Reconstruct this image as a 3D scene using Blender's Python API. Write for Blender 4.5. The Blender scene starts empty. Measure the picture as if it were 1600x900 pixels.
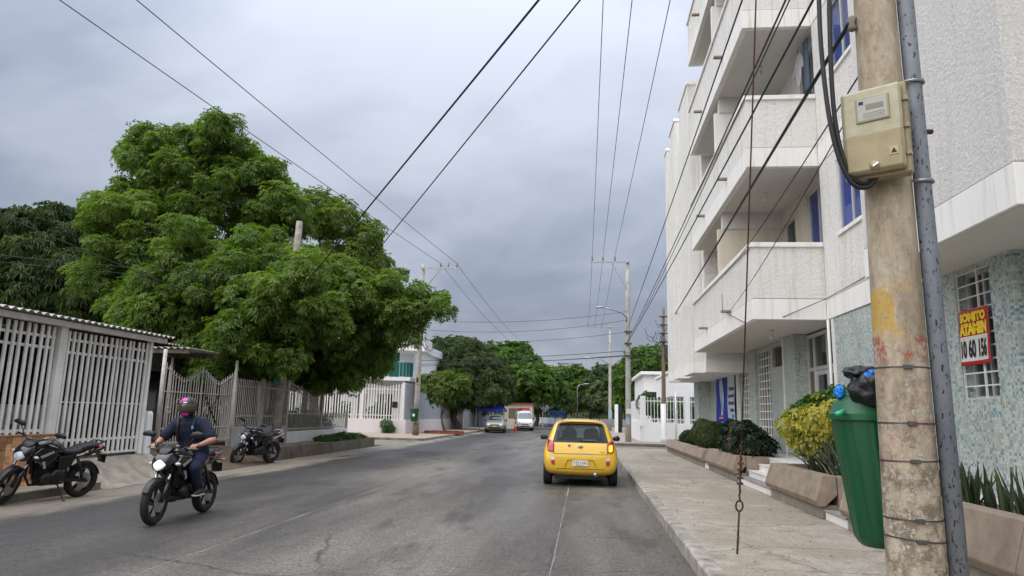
import bpy, bmesh, math, random
import numpy as np
from mathutils import Vector, Matrix, Quaternion, Euler

random.seed(7)
SC = bpy.context.scene
COL = SC.collection
PI = math.pi
rad = math.radians

# ------------------------------------------------------------------ camera
CAM_H = 1.56
def make_camera():
    f = 1090.0                                   # focal length for a 1600 px wide frame
    roll = rad(1.4)
    d = Vector((113.0, 199.0, f)).normalized()   # street direction seen by the lens
    a = Vector((math.sin(roll), -math.cos(roll), 0)); b = Vector((0, 0, 1))
    u = (a + b * (-a.dot(d) / d.z)).normalized()
    x = d.cross(u)
    M = Matrix((x, d, u))                        # rows: world axes in (right, down, forward)
    right, down, fwd = M.col[0], M.col[1], M.col[2]
    R = Matrix((right, -down, -fwd)).transposed()
    cam = bpy.data.cameras.new('camera')
    cam.sensor_width = 36.0
    cam.lens = 36.0 * f / 1600.0
    cam.clip_start = 0.05; cam.clip_end = 6000
    o = bpy.data.objects.new('camera', cam)
    o.matrix_world = Matrix.Translation((0, 0, CAM_H)) @ R.to_4x4()
    COL.objects.link(o)
    SC.camera = o
make_camera()

# ------------------------------------------------------------------ sky, sun, exposure
SUN_FROM = Vector((-0.34, -0.46, 0.82)).normalized()
def make_world():
    w = bpy.data.worlds.new('World'); SC.world = w; w.use_nodes = True
    nt = w.node_tree; N = nt.nodes; L = nt.links; N.clear()
    def n(t, **k):
        x = N.new(t)
        for a, v in k.items(): setattr(x, a, v)
        return x
    def mth(op, a, b=None, clamp=False):
        m = n('ShaderNodeMath', operation=op, use_clamp=clamp)
        for i, v in enumerate((a, b)):
            if v is None: continue
            if isinstance(v, (int, float)): m.inputs[i].default_value = v
            else: L.new(v, m.inputs[i])
        return m.outputs[0]
    out = n('ShaderNodeOutputWorld'); bg = n('ShaderNodeBackground')
    bg.inputs['Strength'].default_value = 0.12
    sky = n('ShaderNodeTexSky', sky_type='NISHITA', sun_disc=False)
    sky.sun_elevation = math.asin(SUN_FROM.z)
    sky.sun_rotation = math.atan2(SUN_FROM.x, SUN_FROM.y)
    sky.air_density = 1.5; sky.dust_density = 4.0
    tc = n('ShaderNodeTexCoord'); sep = n('ShaderNodeSeparateXYZ')
    L.new(tc.outputs['Generated'], sep.inputs[0])
    X, Y, Z = sep.outputs
    h = mth('MAXIMUM', Z, 0.0)
    den = mth('ADD', h, 0.35)
    cmb = n('ShaderNodeCombineXYZ')
    L.new(mth('DIVIDE', X, den), cmb.inputs[0]); L.new(mth('DIVIDE', Y, den), cmb.inputs[1])
    L.new(mth('MULTIPLY', h, 0.6), cmb.inputs[2])
    def noise(scale, detail, rough, dist=0.0, off=(0, 0, 0)):
        mp = n('ShaderNodeMapping'); mp.inputs['Location'].default_value = off
        L.new(cmb.outputs[0], mp.inputs[0])
        t = n('ShaderNodeTexNoise'); t.inputs['Scale'].default_value = scale
        t.inputs['Detail'].default_value = detail; t.inputs['Roughness'].default_value = rough
        t.inputs['Distortion'].default_value = dist
        L.new(mp.outputs[0], t.inputs['Vector']); return t.outputs['Fac']
    big = noise(1.1, 5, 0.48, 0.5, (3.7, 1.2, 0.4))
    fine = noise(2.4, 7, 0.5, 0.4, (1.3, 8.1, 2.0))
    k = mth('ADD', mth('MULTIPLY', big, 0.7), mth('MULTIPLY', fine, 0.3))
    rmp = n('ShaderNodeValToRGB'); L.new(k, rmp.inputs[0])
    e = rmp.color_ramp.elements
    e[0].position = 0.42; e[0].color = (0.295, 0.335, 0.440, 1)
    e[1].position = 0.60; e[1].color = (0.60, 0.645, 0.745, 1)
    # overcast luminance: dimmer towards the horizon, brightest overhead
    h2 = mth('MULTIPLY', h, h)
    lum = mth('ADD', 0.45, mth('ADD', mth('MULTIPLY', h, 0.24), mth('MULTIPLY', mth('MULTIPLY', h2, h2), 2.3)))
    mul = n('ShaderNodeMixRGB', blend_type='MULTIPLY'); mul.inputs[0].default_value = 1.0
    L.new(rmp.outputs[0], mul.inputs[1]); L.new(lum, mul.inputs[2])
    sc = n('ShaderNodeMixRGB', blend_type='MULTIPLY'); sc.inputs[0].default_value = 1.0
    L.new(mul.outputs[0], sc.inputs[1]); sc.inputs[2].default_value = (7.4, 7.4, 7.4, 1)
    mix = n('ShaderNodeMixRGB'); mix.inputs[0].default_value = 0.93
    L.new(sky.outputs[0], mix.inputs[1]); L.new(sc.outputs[0], mix.inputs[2])
    L.new(mix.outputs[0], bg.inputs['Color']); L.new(bg.outputs[0], out.inputs['Surface'])
make_world()
sun = bpy.data.lights.new('sun', 'SUN'); sun.energy = 1.5; sun.angle = rad(100); sun.color = (1.0, 0.95, 0.88)
so = bpy.data.objects.new('sun', sun); so.rotation_euler = SUN_FROM.to_track_quat('Z', 'Y').to_euler(); so.location = (-20, -20, 40)
COL.objects.link(so)
SC.view_settings.view_transform = 'Standard'; SC.view_settings.look = 'None'
SC.view_settings.gamma = 1.0; SC.view_settings.use_curve_mapping = False
SC.view_settings.exposure = 1.14
SC.render.engine = 'CYCLES'
SC.cycles.max_bounces = 6; SC.cycles.transparent_max_bounces = 8
SC.cycles.use_adaptive_sampling = True

# ------------------------------------------------------------------ materials
def S(r, g, b):
    return tuple(((c / 255.0) / 12.92 if c / 255.0 <= 0.04045 else ((c / 255.0 + 0.055) / 1.055) ** 2.4) for c in (r, g, b))
class NT:
    def __init__(s, name):
        s.m = bpy.data.materials.new(name); s.m.use_nodes = True
        s.t = s.m.node_tree; s.N = s.t.nodes; s.L = s.t.links
        s.p = s.N['Principled BSDF']; s.out = s.N['Material Output']
        s.tc = s.N.new('ShaderNodeTexCoord')
    def n(s, t, **k):
        x = s.N.new(t)
        for a, v in k.items(): setattr(x, a, v)
        return x
    def set(s, x, i, v):
        if v is None: return
        if hasattr(v, 'is_output') or isinstance(v, bpy.types.NodeSocket): s.L.new(v, x.inputs[i])
        else:
            if isinstance(v, tuple) and len(v) == 3 and x.inputs[i].type == 'RGBA': v = (*v, 1)
            x.inputs[i].default_value = v
    def math(s, op, a, b=None, c=None, clamp=False):
        m = s.n('ShaderNodeMath', operation=op, use_clamp=clamp)
        s.set(m, 0, a); s.set(m, 1, b); s.set(m, 2, c); return m.outputs[0]
    def coord(s, scale=(1, 1, 1), space='Object', loc=(0, 0, 0)):
        mp = s.n('ShaderNodeMapping'); mp.inputs['Scale'].default_value = scale; mp.inputs['Location'].default_value = loc
        s.L.new(s.tc.outputs[space], mp.inputs[0]); return mp.outputs[0]
    def noise(s, scale, detail=4, rough=0.55, vec=None, dist=0.0):
        t = s.n('ShaderNodeTexNoise'); t.inputs['Scale'].default_value = scale; t.inputs['Detail'].default_value = detail
        t.inputs['Roughness'].default_value = rough; t.inputs['Distortion'].default_value = dist
        s.L.new(vec if vec is not None else s.tc.outputs['Object'], t.inputs['Vector']); return t.outputs['Fac']
    def ramp(s, fac, stops):
        r = s.n('ShaderNodeValToRGB'); s.L.new(fac, r.inputs[0]); e = r.color_ramp.elements
        while len(e) < len(stops): e.new(0.5)
        for i, (p, c) in enumerate(stops):
            e[i].position = p; e[i].color = (*c, 1) if isinstance(c, tuple) else (c, c, c, 1)
        return r.outputs[0]
    def mix(s, fac, a, b, mode='MIX'):
        m = s.n('ShaderNodeMixRGB', blend_type=mode); s.set(m, 0, fac); s.set(m, 1, a); s.set(m, 2, b); return m.outputs[0]
    def bump(s, h, strength=0.4, dist=0.01, prev=None):
        b = s.n('ShaderNodeBump'); b.inputs['Strength'].default_value = strength; b.inputs['Distance'].default_value = dist
        s.L.new(h, b.inputs['Height'])
        if prev is not None: s.L.new(prev, b.inputs['Normal'])
        s.L.new(b.outputs[0], s.p.inputs['Normal']); return b.outputs[0]
    def base(s, c): s.set(s.p, 'Base Color', c)
    def rough(s, r): s.set(s.p, 'Roughness', r)

MATS = {}
def mat(name, col, rough=0.6, var=0.12, vscale=6.0, bump=0.0, bscale=60.0, bdist=0.004, metal=0.0, spec=0.5,
        col2=None, emit=0.0, coat=0.0, stretch=(1, 1, 1), trans=0.0, ior=1.45, objvar=0.0):
    if name in MATS: return MATS[name]
    k = NT(name)
    c2 = col2 or tuple(min(1, c * (1 + var)) for c in col)
    c1 = col if col2 else tuple(c * (1 - var) for c in col)
    v = k.coord(stretch)
    c = k.mix(k.ramp(k.noise(vscale, 6, 0.6, v), [(0.32, 0.0), (0.68, 1.0)]), c1, c2)
    if objvar:
        oi = k.n('ShaderNodeObjectInfo')
        hsv = k.n('ShaderNodeHueSaturation')
        k.L.new(k.math('ADD', k.math('MULTIPLY', oi.outputs['Random'], 2 * objvar), 1 - objvar), hsv.inputs['Value'])
        k.L.new(c, hsv.inputs['Color']); c = hsv.outputs[0]
    k.base(c); k.rough(rough)
    k.p.inputs['Metallic'].default_value = metal
    k.p.inputs['Specular IOR Level'].default_value = spec
    k.p.inputs['Coat Weight'].default_value = coat
    k.p.inputs['Coat Roughness'].default_value = 0.08
    k.p.inputs['Transmission Weight'].default_value = trans
    k.p.inputs['IOR'].default_value = ior
    if bump: k.bump(k.noise(bscale, 5, 0.6, v), bump, bdist)
    if emit:
        k.p.inputs['Emission Color'].default_value = (*col, 1); k.p.inputs['Emission Strength'].default_value = emit
    MATS[name] = k.m
    return k.m

def m_road():
    k = NT('road_slab'); g = k.n('ShaderNodeNewGeometry'); pos = g.outputs['Position']
    def cs(sx, sy, lx=0.0):
        mp = k.n('ShaderNodeMapping'); mp.inputs['Scale'].default_value = (sx, sy, 1); mp.inputs['Location'].default_value = (lx, 0, 0)
        k.L.new(pos, mp.inputs[0]); return mp.outputs[0]
    grain = k.noise(95, 3, 0.75, pos)
    mid = k.noise(9, 6, 0.7, pos)
    wear = k.noise(0.55, 5, 0.6, cs(1.0, 0.16))
    scuff = k.noise(5.0, 7, 0.75, cs(0.35, 2.6))
    c = k.ramp(wear, [(0.38, (0.050, 0.044, 0.037)), (0.50, (0.094, 0.083, 0.069)), (0.62, (0.148, 0.131, 0.107))])
    oi = k.n('ShaderNodeObjectInfo')
    c = k.mix(k.math('MULTIPLY', k.math('ABSOLUTE', k.math('SUBTRACT', mid, 0.5)), 1.6, clamp=True), c, (0.05, 0.046, 0.042))
    c = k.mix(k.ramp(scuff, [(0.58, 0.0), (0.72, 0.55)]), c, (0.20, 0.187, 0.165))
    c = k.mix(k.ramp(scuff, [(0.27, 0.6), (0.40, 0.0)]), c, (0.03, 0.028, 0.026))
    speck = k.noise(26, 6, 0.85, pos); brush = k.noise(14.0, 6, 0.8, cs(0.30, 2.2))
    sp = k.mix(1.0, k.ramp(grain, [(0.40, 0.42), (0.50, 1.0), (0.60, 1.75)]), k.mix(1.0, k.ramp(speck, [(0.40, 0.42), (0.50, 1.0), (0.60, 1.65)]), k.ramp(brush, [(0.38, 0.70), (0.60, 1.28)]), 'MULTIPLY'), 'MULTIPLY')
    c = k.mix(1.0, c, sp, 'MULTIPLY')
    # the old dark bitumen lane worn along the left half, and sandy dirt towards the left gutter
    sx = k.n('ShaderNodeSeparateXYZ'); k.L.new(pos, sx.inputs[0]); X = sx.outputs[0]
    wob = k.math('MULTIPLY', k.math('SUBTRACT', k.noise(0.7, 5, 0.6, cs(1, 0.4)), 0.5), 2.6)
    xx = k.math('ADD', X, wob)
    band = k.math('MULTIPLY', k.math('SMOOTH_MIN', k.math('MULTIPLY', k.math('ADD', xx, 8.3), 1.6, clamp=True), k.math('MULTIPLY', k.math('SUBTRACT', -4.9, xx), 0.9, clamp=True), 0.1), 0.92, clamp=True)
    c = k.mix(band, c, k.mix(1.0, (0.040, 0.037, 0.034), sp, 'MULTIPLY'))
    wob2 = k.math('MULTIPLY', k.math('SUBTRACT', k.noise(1.6, 6, 0.65, cs(1, 0.35, 5)), 0.5), 1.5)
    sand = k.math('MULTIPLY', k.math('SUBTRACT', -7.60, k.math('ADD', X, wob2)), 2.2, clamp=True)
    c = k.mix(k.math('MULTIPLY', sand, 0.92), c, k.mix(k.noise(14, 5, 0.7, pos), (0.16, 0.135, 0.10), (0.36, 0.31, 0.24)))
    dirt = k.math('MULTIPLY', k.math('SUBTRACT', k.math('ADD', X, k.math('MULTIPLY', wob2, 0.35)), 0.78), 3.5, clamp=True)
    c = k.mix(k.math('MULTIPLY', dirt, 0.62), c, k.mix(k.noise(30, 5, 0.8, pos), (0.035, 0.032, 0.026), (0.14, 0.127, 0.10)))
    # hairline cracks and darker oil marks
    nz = k.n('ShaderNodeTexNoise'); nz.inputs['Scale'].default_value = 1.3; nz.inputs['Detail'].default_value = 7; nz.inputs['Roughness'].default_value = 0.65; k.L.new(pos, nz.inputs['Vector'])
    wv = k.n('ShaderNodeMixRGB'); wv.inputs[0].default_value = 0.30; k.L.new(pos, wv.inputs[1]); k.L.new(nz.outputs['Color'], wv.inputs[2])
    vr = k.n('ShaderNodeTexVoronoi', feature='DISTANCE_TO_EDGE'); vr.inputs['Scale'].default_value = 0.32; k.L.new(wv.outputs[0], vr.inputs['Vector'])
    crk = k.math('MULTIPLY', k.ramp(vr.outputs['Distance'], [(0.0, 1.0), (0.0055, 0.0)]), k.ramp(k.noise(0.45, 3, 0.5, pos), [(0.46, 0.0), (0.54, 0.85)]))
    c = k.mix(crk, c, (0.018, 0.016, 0.014))
    oil = k.math('MULTIPLY', k.ramp(k.noise(1.3, 5, 0.62, cs(1.0, 0.22, 3)), [(0.53, 0.0), (0.64, 0.85)]), 1.0)
    c = k.mix(oil, c, k.mix(1.0, (0.045, 0.040, 0.035), sp, 'MULTIPLY'))
    k.base(c)
    wet = k.noise(0.35, 4, 0.55, cs(1.0, 0.35, 9))
    r = k.math('ADD', k.ramp(wet, [(0.38, 0.36), (0.58, 0.68)]), k.math('MULTIPLY', mid, 0.12))
    k.rough(r); k.p.inputs['Specular IOR Level'].default_value = 0.45
    b1 = k.bump(speck, 0.6, 0.012); k.bump(scuff, 0.3, 0.010, b1)
    return k.m

def m_sidewalk():
    k = NT('sidewalk_concrete'); g = k.n('ShaderNodeNewGeometry'); pos = g.outputs['Position']
    big = k.noise(0.55, 5, 0.55, pos, 0.6); mid = k.noise(3.5, 7, 0.7, pos); grain = k.noise(130, 3, 0.75, pos)
    patch = k.ramp(big, [(0.44, 0.0), (0.50, 1.0)])
    gravel = k.ramp(k.noise(60, 4, 0.8, pos), [(0.36, (0.155, 0.130, 0.096)), (0.50, (0.265, 0.226, 0.172)), (0.64, (0.395, 0.345, 0.27))])
    smooth = k.ramp(mid, [(0.36, (0.235, 0.208, 0.165)), (0.60, (0.38, 0.345, 0.288))])
    c = k.mix(k.math('MULTIPLY', patch, 0.62), gravel, smooth)
    c = k.mix(k.ramp(mid, [(0.30, 0.55), (0.45, 0.0)]), c, (0.17, 0.14, 0.10))
    cr = k.n('ShaderNodeTexVoronoi', feature='DISTANCE_TO_EDGE'); cr.inputs['Scale'].default_value = 0.55
    mp = k.n('ShaderNodeMixRGB'); mp.inputs[0].default_value = 0.22
    nz = k.n('ShaderNodeTexNoise'); nz.inputs['Scale'].default_value = 2.2; nz.inputs['Detail'].default_value = 6
    k.L.new(pos, nz.inputs['Vector']); k.L.new(pos, mp.inputs[1]); k.L.new(nz.outputs['Color'], mp.inputs[2])
    k.L.new(mp.outputs[0], cr.inputs['Vector'])
    crack = k.ramp(cr.outputs['Distance'], [(0.0, 1.0), (0.006, 0.0)])
    c = k.mix(k.math('MULTIPLY', crack, 0.6), c, (0.06, 0.05, 0.04))
    c = k.mix(1.0, c, k.mix(1.0, k.ramp(grain, [(0.40, 0.62), (0.6, 1.35)]), k.ramp(k.noise(38, 6, 0.85, pos), [(0.40, 0.72), (0.5, 1.0), (0.62, 1.28)]), 'MULTIPLY'), 'MULTIPLY')
    k.base(c); k.rough(0.82)
    b = k.bump(grain, 0.5, 0.006); k.bump(mid, 0.3, 0.015, b)
    return k.m

def m_stucco(name, col, scale, strength, stain=0.35):
    k = NT(name); g = k.n('ShaderNodeNewGeometry'); pos = g.outputs['Position']
    lump = k.n('ShaderNodeTexVoronoi', feature='SMOOTH_F1'); lump.inputs['Scale'].default_value = scale
    k.L.new(pos, lump.inputs['Vector'])
    fine = k.noise(scale * 2.2, 4, 0.7, pos, 0.8)
    mp = k.n('ShaderNodeMapping'); mp.inputs['Scale'].default_value = (4.5, 4.5, 0.30); k.L.new(pos, mp.inputs[0])
    streak = k.noise(1.9, 7, 0.65, mp.outputs[0])
    blot = k.noise(0.9, 5, 0.6, pos)
    c = k.mix(k.math('MULTIPLY', k.ramp(streak, [(0.50, 0.0), (0.72, 1.0)]), stain), col, tuple(x * y for x, y in zip(col, (0.60, 0.57, 0.51))))
    c = k.mix(k.math('MULTIPLY', k.ramp(blot, [(0.4, 0.0), (0.75, 1.0)]), 0.25), c, tuple(x * 0.82 for x in col))
    if strength > 0.5: c = k.mix(1.0, c, k.ramp(k.noise(scale * 3.0, 5, 0.75, pos), [(0.38, 0.80), (0.50, 1.0), (0.62, 1.04)]), 'MULTIPLY')      # speckle: dirt in the pits and tiny grain shadows, painted into the colour
    k.base(c); k.rough(0.85); k.p.inputs['Specular IOR Level'].default_value = 0.25
    h = k.math('ADD', fine, k.math('MULTIPLY', lump.outputs['Distance'], -0.5))
    k.bump(h, strength, 0.034 if strength > 0.9 else (0.048 if strength > 0.6 else 0.03))
    return k.m

def m_mosaic(name, size, c_lo, c_mid, c_blue, bluefrac):
    """small glass mosaic tiles: far too small to pick apart, so colour and joint relief come from the material"""
    k = NT(name); g = k.n('ShaderNodeNewGeometry'); sp = k.n('ShaderNodeSeparateXYZ'); k.L.new(g.outputs['Position'], sp.inputs[0])
    u = k.math('DIVIDE', k.math('ADD', sp.outputs[0], sp.outputs[1]), size); v = k.math('DIVIDE', sp.outputs[2], size)
    cu, cv = k.math('FLOOR', u), k.math('FLOOR', v)
    cb = k.n('ShaderNodeCombineXYZ'); k.L.new(cu, cb.inputs[0]); k.L.new(cv, cb.inputs[1])
    wn = k.n('ShaderNodeTexWhiteNoise', noise_dimensions='2D'); k.L.new(cb.outputs[0], wn.inputs['Vector'])
    pn = k.noise(0.11, 4, 0.6, cb.outputs[0])
    r = k.math('ADD', wn.outputs['Value'], k.math('MULTIPLY', k.math('SUBTRACT', pn, 0.5), 0.9))
    c_teal = tuple((a * 0.45 + b * 0.55) for a, b in zip(c_mid, c_blue))
    c = k.ramp(r, [(0.0, tuple(x * 0.8 for x in c_lo)), (0.25, c_lo), (0.45, c_mid), (1 - bluefrac * 2.2, c_mid), (1 - bluefrac * 2.1, c_teal), (1 - bluefrac - 0.02, c_teal), (1 - bluefrac, c_blue), (1.0, tuple(x * 0.75 for x in c_blue))])
    fu = k.math('ABSOLUTE', k.math('SUBTRACT', k.math('FRACT', u), 0.5)); fv = k.math('ABSOLUTE', k.math('SUBTRACT', k.math('FRACT', v), 0.5))
    gr = k.math('GREATER_THAN', k.math('MAXIMUM', fu, fv), 0.445)
    mp = k.n('ShaderNodeMapping'); mp.inputs['Scale'].default_value = (3, 3, 0.4); k.L.new(g.outputs['Position'], mp.inputs[0])
    st = k.noise(1.4, 6, 0.65, mp.outputs[0])
    c = k.mix(gr, c, (0.42, 0.44, 0.40))
    c = k.mix(k.ramp(st, [(0.48, 0.0), (0.75, 0.35)]), c, (0.16, 0.15, 0.11))
    k.base(c); k.rough(k.math('ADD', 0.28, k.math('MULTIPLY', gr, 0.5)))
    k.bump(k.math('SUBTRACT', 1.0, gr), 0.35, 0.003)
    return k.m

def m_pole():
    k = NT('pole_concrete'); g = k.n('ShaderNodeTexCoord'); pos = k.tc.outputs['Object']
    mp = k.n('ShaderNodeMapping'); mp.inputs['Scale'].default_value = (1, 1, 0.28); k.L.new(pos, mp.inputs[0])
    streak = k.noise(7, 7, 0.7, mp.outputs[0]); blot = k.noise(3.2, 6, 0.65, pos); grain = k.noise(120, 4, 0.8, pos)
    c = k.ramp(streak, [(0.34, (0.225, 0.182, 0.130)), (0.5, (0.375, 0.312, 0.228)), (0.66, (0.48, 0.42, 0.33))])
    sp = k.n('ShaderNodeSeparateXYZ'); k.L.new(pos, sp.inputs[0]); Z = sp.outputs[2]
    low = k.math('MULTIPLY', k.math('SUBTRACT', 3.0, Z), 0.55, clamp=True)
    c = k.mix(k.math('MULTIPLY', low, k.ramp(k.noise(9, 7, 0.8, pos), [(0.46, 0.0), (0.58, 0.85)])), c, (0.13, 0.105, 0.08))
    chip = k.ramp(k.noise(24, 6, 0.8, pos), [(0.55, 0.0), (0.58, 1.0)])
    c = k.mix(k.math('MULTIPLY', chip, low), c, (0.47, 0.44, 0.38))
    # remains of paint: yellow ochre patch and red smears below it
    X_ = sp.outputs[0]
    leftside = k.math('MULTIPLY', k.math('SUBTRACT', 2.275, X_), 14.0, clamp=True)
    def patch(z0, z1, soft, thr, col, amt, scale, c):
        inz = k.math('MULTIPLY', k.math('MULTIPLY', k.math('SUBTRACT', Z, z0), soft, clamp=True), k.math('MULTIPLY', k.math('SUBTRACT', z1, Z), soft, clamp=True))
        nz = k.ramp(k.noise(scale, 7, 0.72, pos), [(thr, 0.0), (thr + 0.07, 1.0)])
        return k.mix(k.math('MULTIPLY', k.math('MULTIPLY', k.math('MULTIPLY', inz, leftside if scale == 5.5 else 1.0), nz), amt), c, col)
    c = patch(2.10, 2.58, 8, 0.47, (0.46, 0.29, 0.05), 0.80, 5.5, c)
    c = patch(1.95, 2.20, 12, 0.50, (0.33, 0.06, 0.05), 0.85, 9.0, c)
    c = patch(1.15, 2.0, 3, 0.52, (0.33, 0.10, 0.085), 0.55, 6.0, c)
    c = k.mix(k.ramp(k.noise(55, 5, 0.8, pos), [(0.34, 0.5), (0.41, 0.0)]), c, (0.12, 0.095, 0.07))
    rust = k.math('MULTIPLY', k.ramp(k.noise(22, 5, 0.7, pos), [(0.68, 0.0), (0.72, 0.8)]), 1.0)
    c = k.mix(rust, c, (0.20, 0.07, 0.02))
    k.base(c); k.rough(0.9); k.p.inputs['Specular IOR Level'].default_value = 0.2
    b = k.bump(grain, 0.5, 0.006); k.bump(chip, 0.6, 0.004, b)
    return k.m

def m_pipe():
    k = NT('painted_pipe'); pos = k.tc.outputs['Object']
    c = k.ramp(k.noise(3, 6, 0.6, pos), [(0.3, (0.125, 0.145, 0.175)), (0.7, (0.215, 0.235, 0.265))])
    mp = k.n('ShaderNodeMapping'); mp.inputs['Scale'].default_value = (1, 1, 0.4); k.L.new(pos, mp.inputs[0])
    chip = k.ramp(k.noise(52, 3, 0.6, mp.outputs[0]), [(0.61, 0.0), (0.63, 1.0)])
    c = k.mix(chip, c, (0.022, 0.022, 0.026))
    k.base(c); k.rough(0.5); k.bump(chip, -0.4, 0.003)
    return k.m

def m_leaf(name, dark, light, trans=0.35, rough=0.45, spec=0.35):
    k = NT(name)
    at = k.n('ShaderNodeAttribute', attribute_name='tint')
    c = k.ramp(at.outputs['Fac'], [(0.0, dark), (0.93, light), (0.97, (0.26, 0.19, 0.045)), (1.0, (0.22, 0.12, 0.04))])
    k.base(c); k.rough(rough); k.p.inputs['Specular IOR Level'].default_value = spec
    tr = k.n('ShaderNodeBsdfTranslucent'); k.L.new(k.mix(1.0, c, (1.25, 1.35, 0.45), 'MULTIPLY'), tr.inputs[0])
    ms = k.n('ShaderNodeMixShader'); ms.inputs[0].default_value = trans
    k.L.new(k.p.outputs[0], ms.inputs[1]); k.L.new(tr.outputs[0], ms.inputs[2]); k.L.new(ms.outputs[0], k.out.inputs['Surface'])
    return k.m

def m_carpaint(name, col, dirt=0.25):
    k = NT(name); pos = k.tc.outputs['Object']
    sp = k.n('ShaderNodeSeparateXYZ'); k.L.new(pos, sp.inputs[0])
    low = k.math('MULTIPLY', k.math('SUBTRACT', 0.75, sp.outputs[2]), 1.6, clamp=True)
    d = k.math('MULTIPLY', k.math('MULTIPLY', low, k.noise(5, 6, 0.7, pos)), dirt * 2)
    k.base(k.mix(d, col, (0.17, 0.14, 0.10)))
    k.rough(k.math('ADD', 0.32, k.math('MULTIPLY', d, 0.5)))
    k.p.inputs['Coat Weight'].default_value = 0.7; k.p.inputs['Coat Roughness'].default_value = 0.06
    return k.m

def m_glass_dark(name, tint, rough=0.06):
    k = NT(name); k.base(tint); k.rough(rough); k.p.inputs['Specular IOR Level'].default_value = 0.8
    k.p.inputs['Coat Weight'].default_value = 0.4; k.p.inputs['Coat Roughness'].default_value = 0.02
    return k.m
def m_glass(name, tint, alpha):
    """thin pane: tinted glass one can look through, with the sky's reflection on it"""
    k = NT(name)
    tr = k.n('ShaderNodeBsdfTransparent'); tr.inputs[0].default_value = (*tint, 1)
    gl = k.n('ShaderNodeBsdfGlossy'); gl.inputs['Roughness'].default_value = 0.03
    fr = k.n('ShaderNodeFresnel'); fr.inputs[0].default_value = 1.5
    ms = k.n('ShaderNodeMixShader'); k.L.new(k.math('MINIMUM', k.math('MULTIPLY', fr.outputs[0], 0.28), 0.9), ms.inputs[0])
    k.L.new(tr.outputs[0], ms.inputs[1]); k.L.new(gl.outputs[0], ms.inputs[2])
    df = k.n('ShaderNodeBsdfDiffuse'); df.inputs[0].default_value = (*tuple(x * 0.5 for x in tint), 1)
    m2 = k.n('ShaderNodeMixShader'); m2.inputs[0].default_value = alpha
    k.L.new(ms.outputs[0], m2.inputs[1]); k.L.new(df.outputs[0], m2.inputs[2])
    k.L.new(m2.outputs[0], k.out.inputs['Surface'])
    return k.m

M = {}
M['road'] = m_road()
M['joint'] = mat('joint_sand', (0.13, 0.113, 0.088), 0.95, 0.45, 1.4, 0.5, 90, col2=(0.34, 0.305, 0.245))
M['sidewalk'] = m_sidewalk()
M['kerb'] = mat('kerb_concrete', (0.16, 0.145, 0.12), 0.9, 0.2, 4.0, 0.8, 45, 0.012, col2=(0.37, 0.345, 0.295), objvar=0.12)
M['old_kerb'] = mat('old_kerb', (0.10, 0.083, 0.06), 0.9, 0.2, 3.0, 0.8, 40, 0.012, col2=(0.21, 0.18, 0.14), objvar=0.1)
M['tan_pave'] = mat('tan_paving', (0.30, 0.22, 0.16), 0.85, 0.2, 3.0, 0.4, 60, col2=(0.42, 0.335, 0.25))
M['dirt'] = mat('dirt', (0.07, 0.05, 0.035), 0.95, 0.3, 8.0, 0.9, 30, 0.03, col2=(0.17, 0.125, 0.085))
M['ground'] = mat('ground_soil', (0.09, 0.075, 0.055), 0.95, 0.3, 0.7, 0.5, 8, 0.03, col2=(0.16, 0.14, 0.105))
M['ramp'] = mat('ramp_concrete', (0.25, 0.215, 0.165), 0.9, 0.2, 4.0, 0.9, 50, 0.012, col2=(0.42, 0.375, 0.30))
WHT = (0.80, 0.795, 0.775)
M['stucco'] = m_stucco('white_stucco', (0.85, 0.835, 0.80), 13.0, 0.66, 0.55)
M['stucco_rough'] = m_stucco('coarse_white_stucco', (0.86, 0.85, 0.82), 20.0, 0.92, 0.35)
M['band'] = m_stucco('smooth_white_band', (0.85, 0.84, 0.81), 60.0, 0.12, 0.6)
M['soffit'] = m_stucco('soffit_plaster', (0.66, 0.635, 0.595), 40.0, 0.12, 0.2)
M['mosaic'] = m_mosaic('mosaic_tiles', 0.036, (0.45, 0.47, 0.41), (0.52, 0.58, 0.55), (0.15, 0.32, 0.40), 0.13)
M['mosaic2'] = m_mosaic('pale_mosaic_tiles', 0.034, (0.44, 0.48, 0.44), (0.52, 0.57, 0.53), (0.24, 0.38, 0.42), 0.10)
M['white'] = mat('white_paint', (0.74, 0.735, 0.71), 0.55, 0.08, 4.0, 0.15, 60)
def m_oldpaint(name, col, rust, thr):
    k = NT(name); g = k.n('ShaderNodeNewGeometry'); pos = g.outputs['Position']
    oi = k.n('ShaderNodeObjectInfo')
    c = k.mix(k.ramp(k.noise(2.2, 6, 0.65, pos), [(0.40, 0.0), (0.66, 0.6)]), col, tuple(x * y for x, y in zip(col, (0.68, 0.65, 0.58))))
    c = k.mix(k.ramp(k.noise(11, 7, 0.8, pos), [(thr, 0.0), (thr + 0.04, 0.85)]), c, rust)
    c = k.mix(k.math('MULTIPLY', oi.outputs['Random'], 0.10), c, (0.30, 0.28, 0.25))
    k.base(c); k.rough(0.6); k.bump(k.noise(40, 4, 0.6, pos), 0.2, 0.004); return k.m
M['slat'] = m_oldpaint('worn_white_slats', (0.86, 0.85, 0.82), (0.26, 0.16, 0.10), 0.66)
M['old_white'] = mat('weathered_white_paint', (0.52, 0.505, 0.47), 0.7, 0.2, 7.0, 0.3, 50, col2=(0.72, 0.70, 0.67))
M['white_wall'] = m_stucco('white_garden_wall', (0.80, 0.80, 0.80), 50.0, 0.2, 0.3)
M['pink_white'] = m_stucco('off_white_wall', (0.72, 0.68, 0.675), 50.0, 0.2, 0.3)
M['grey_wall'] = m_stucco('grey_side_wall', (0.38, 0.40, 0.43), 40.0, 0.2, 0.5)
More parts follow.
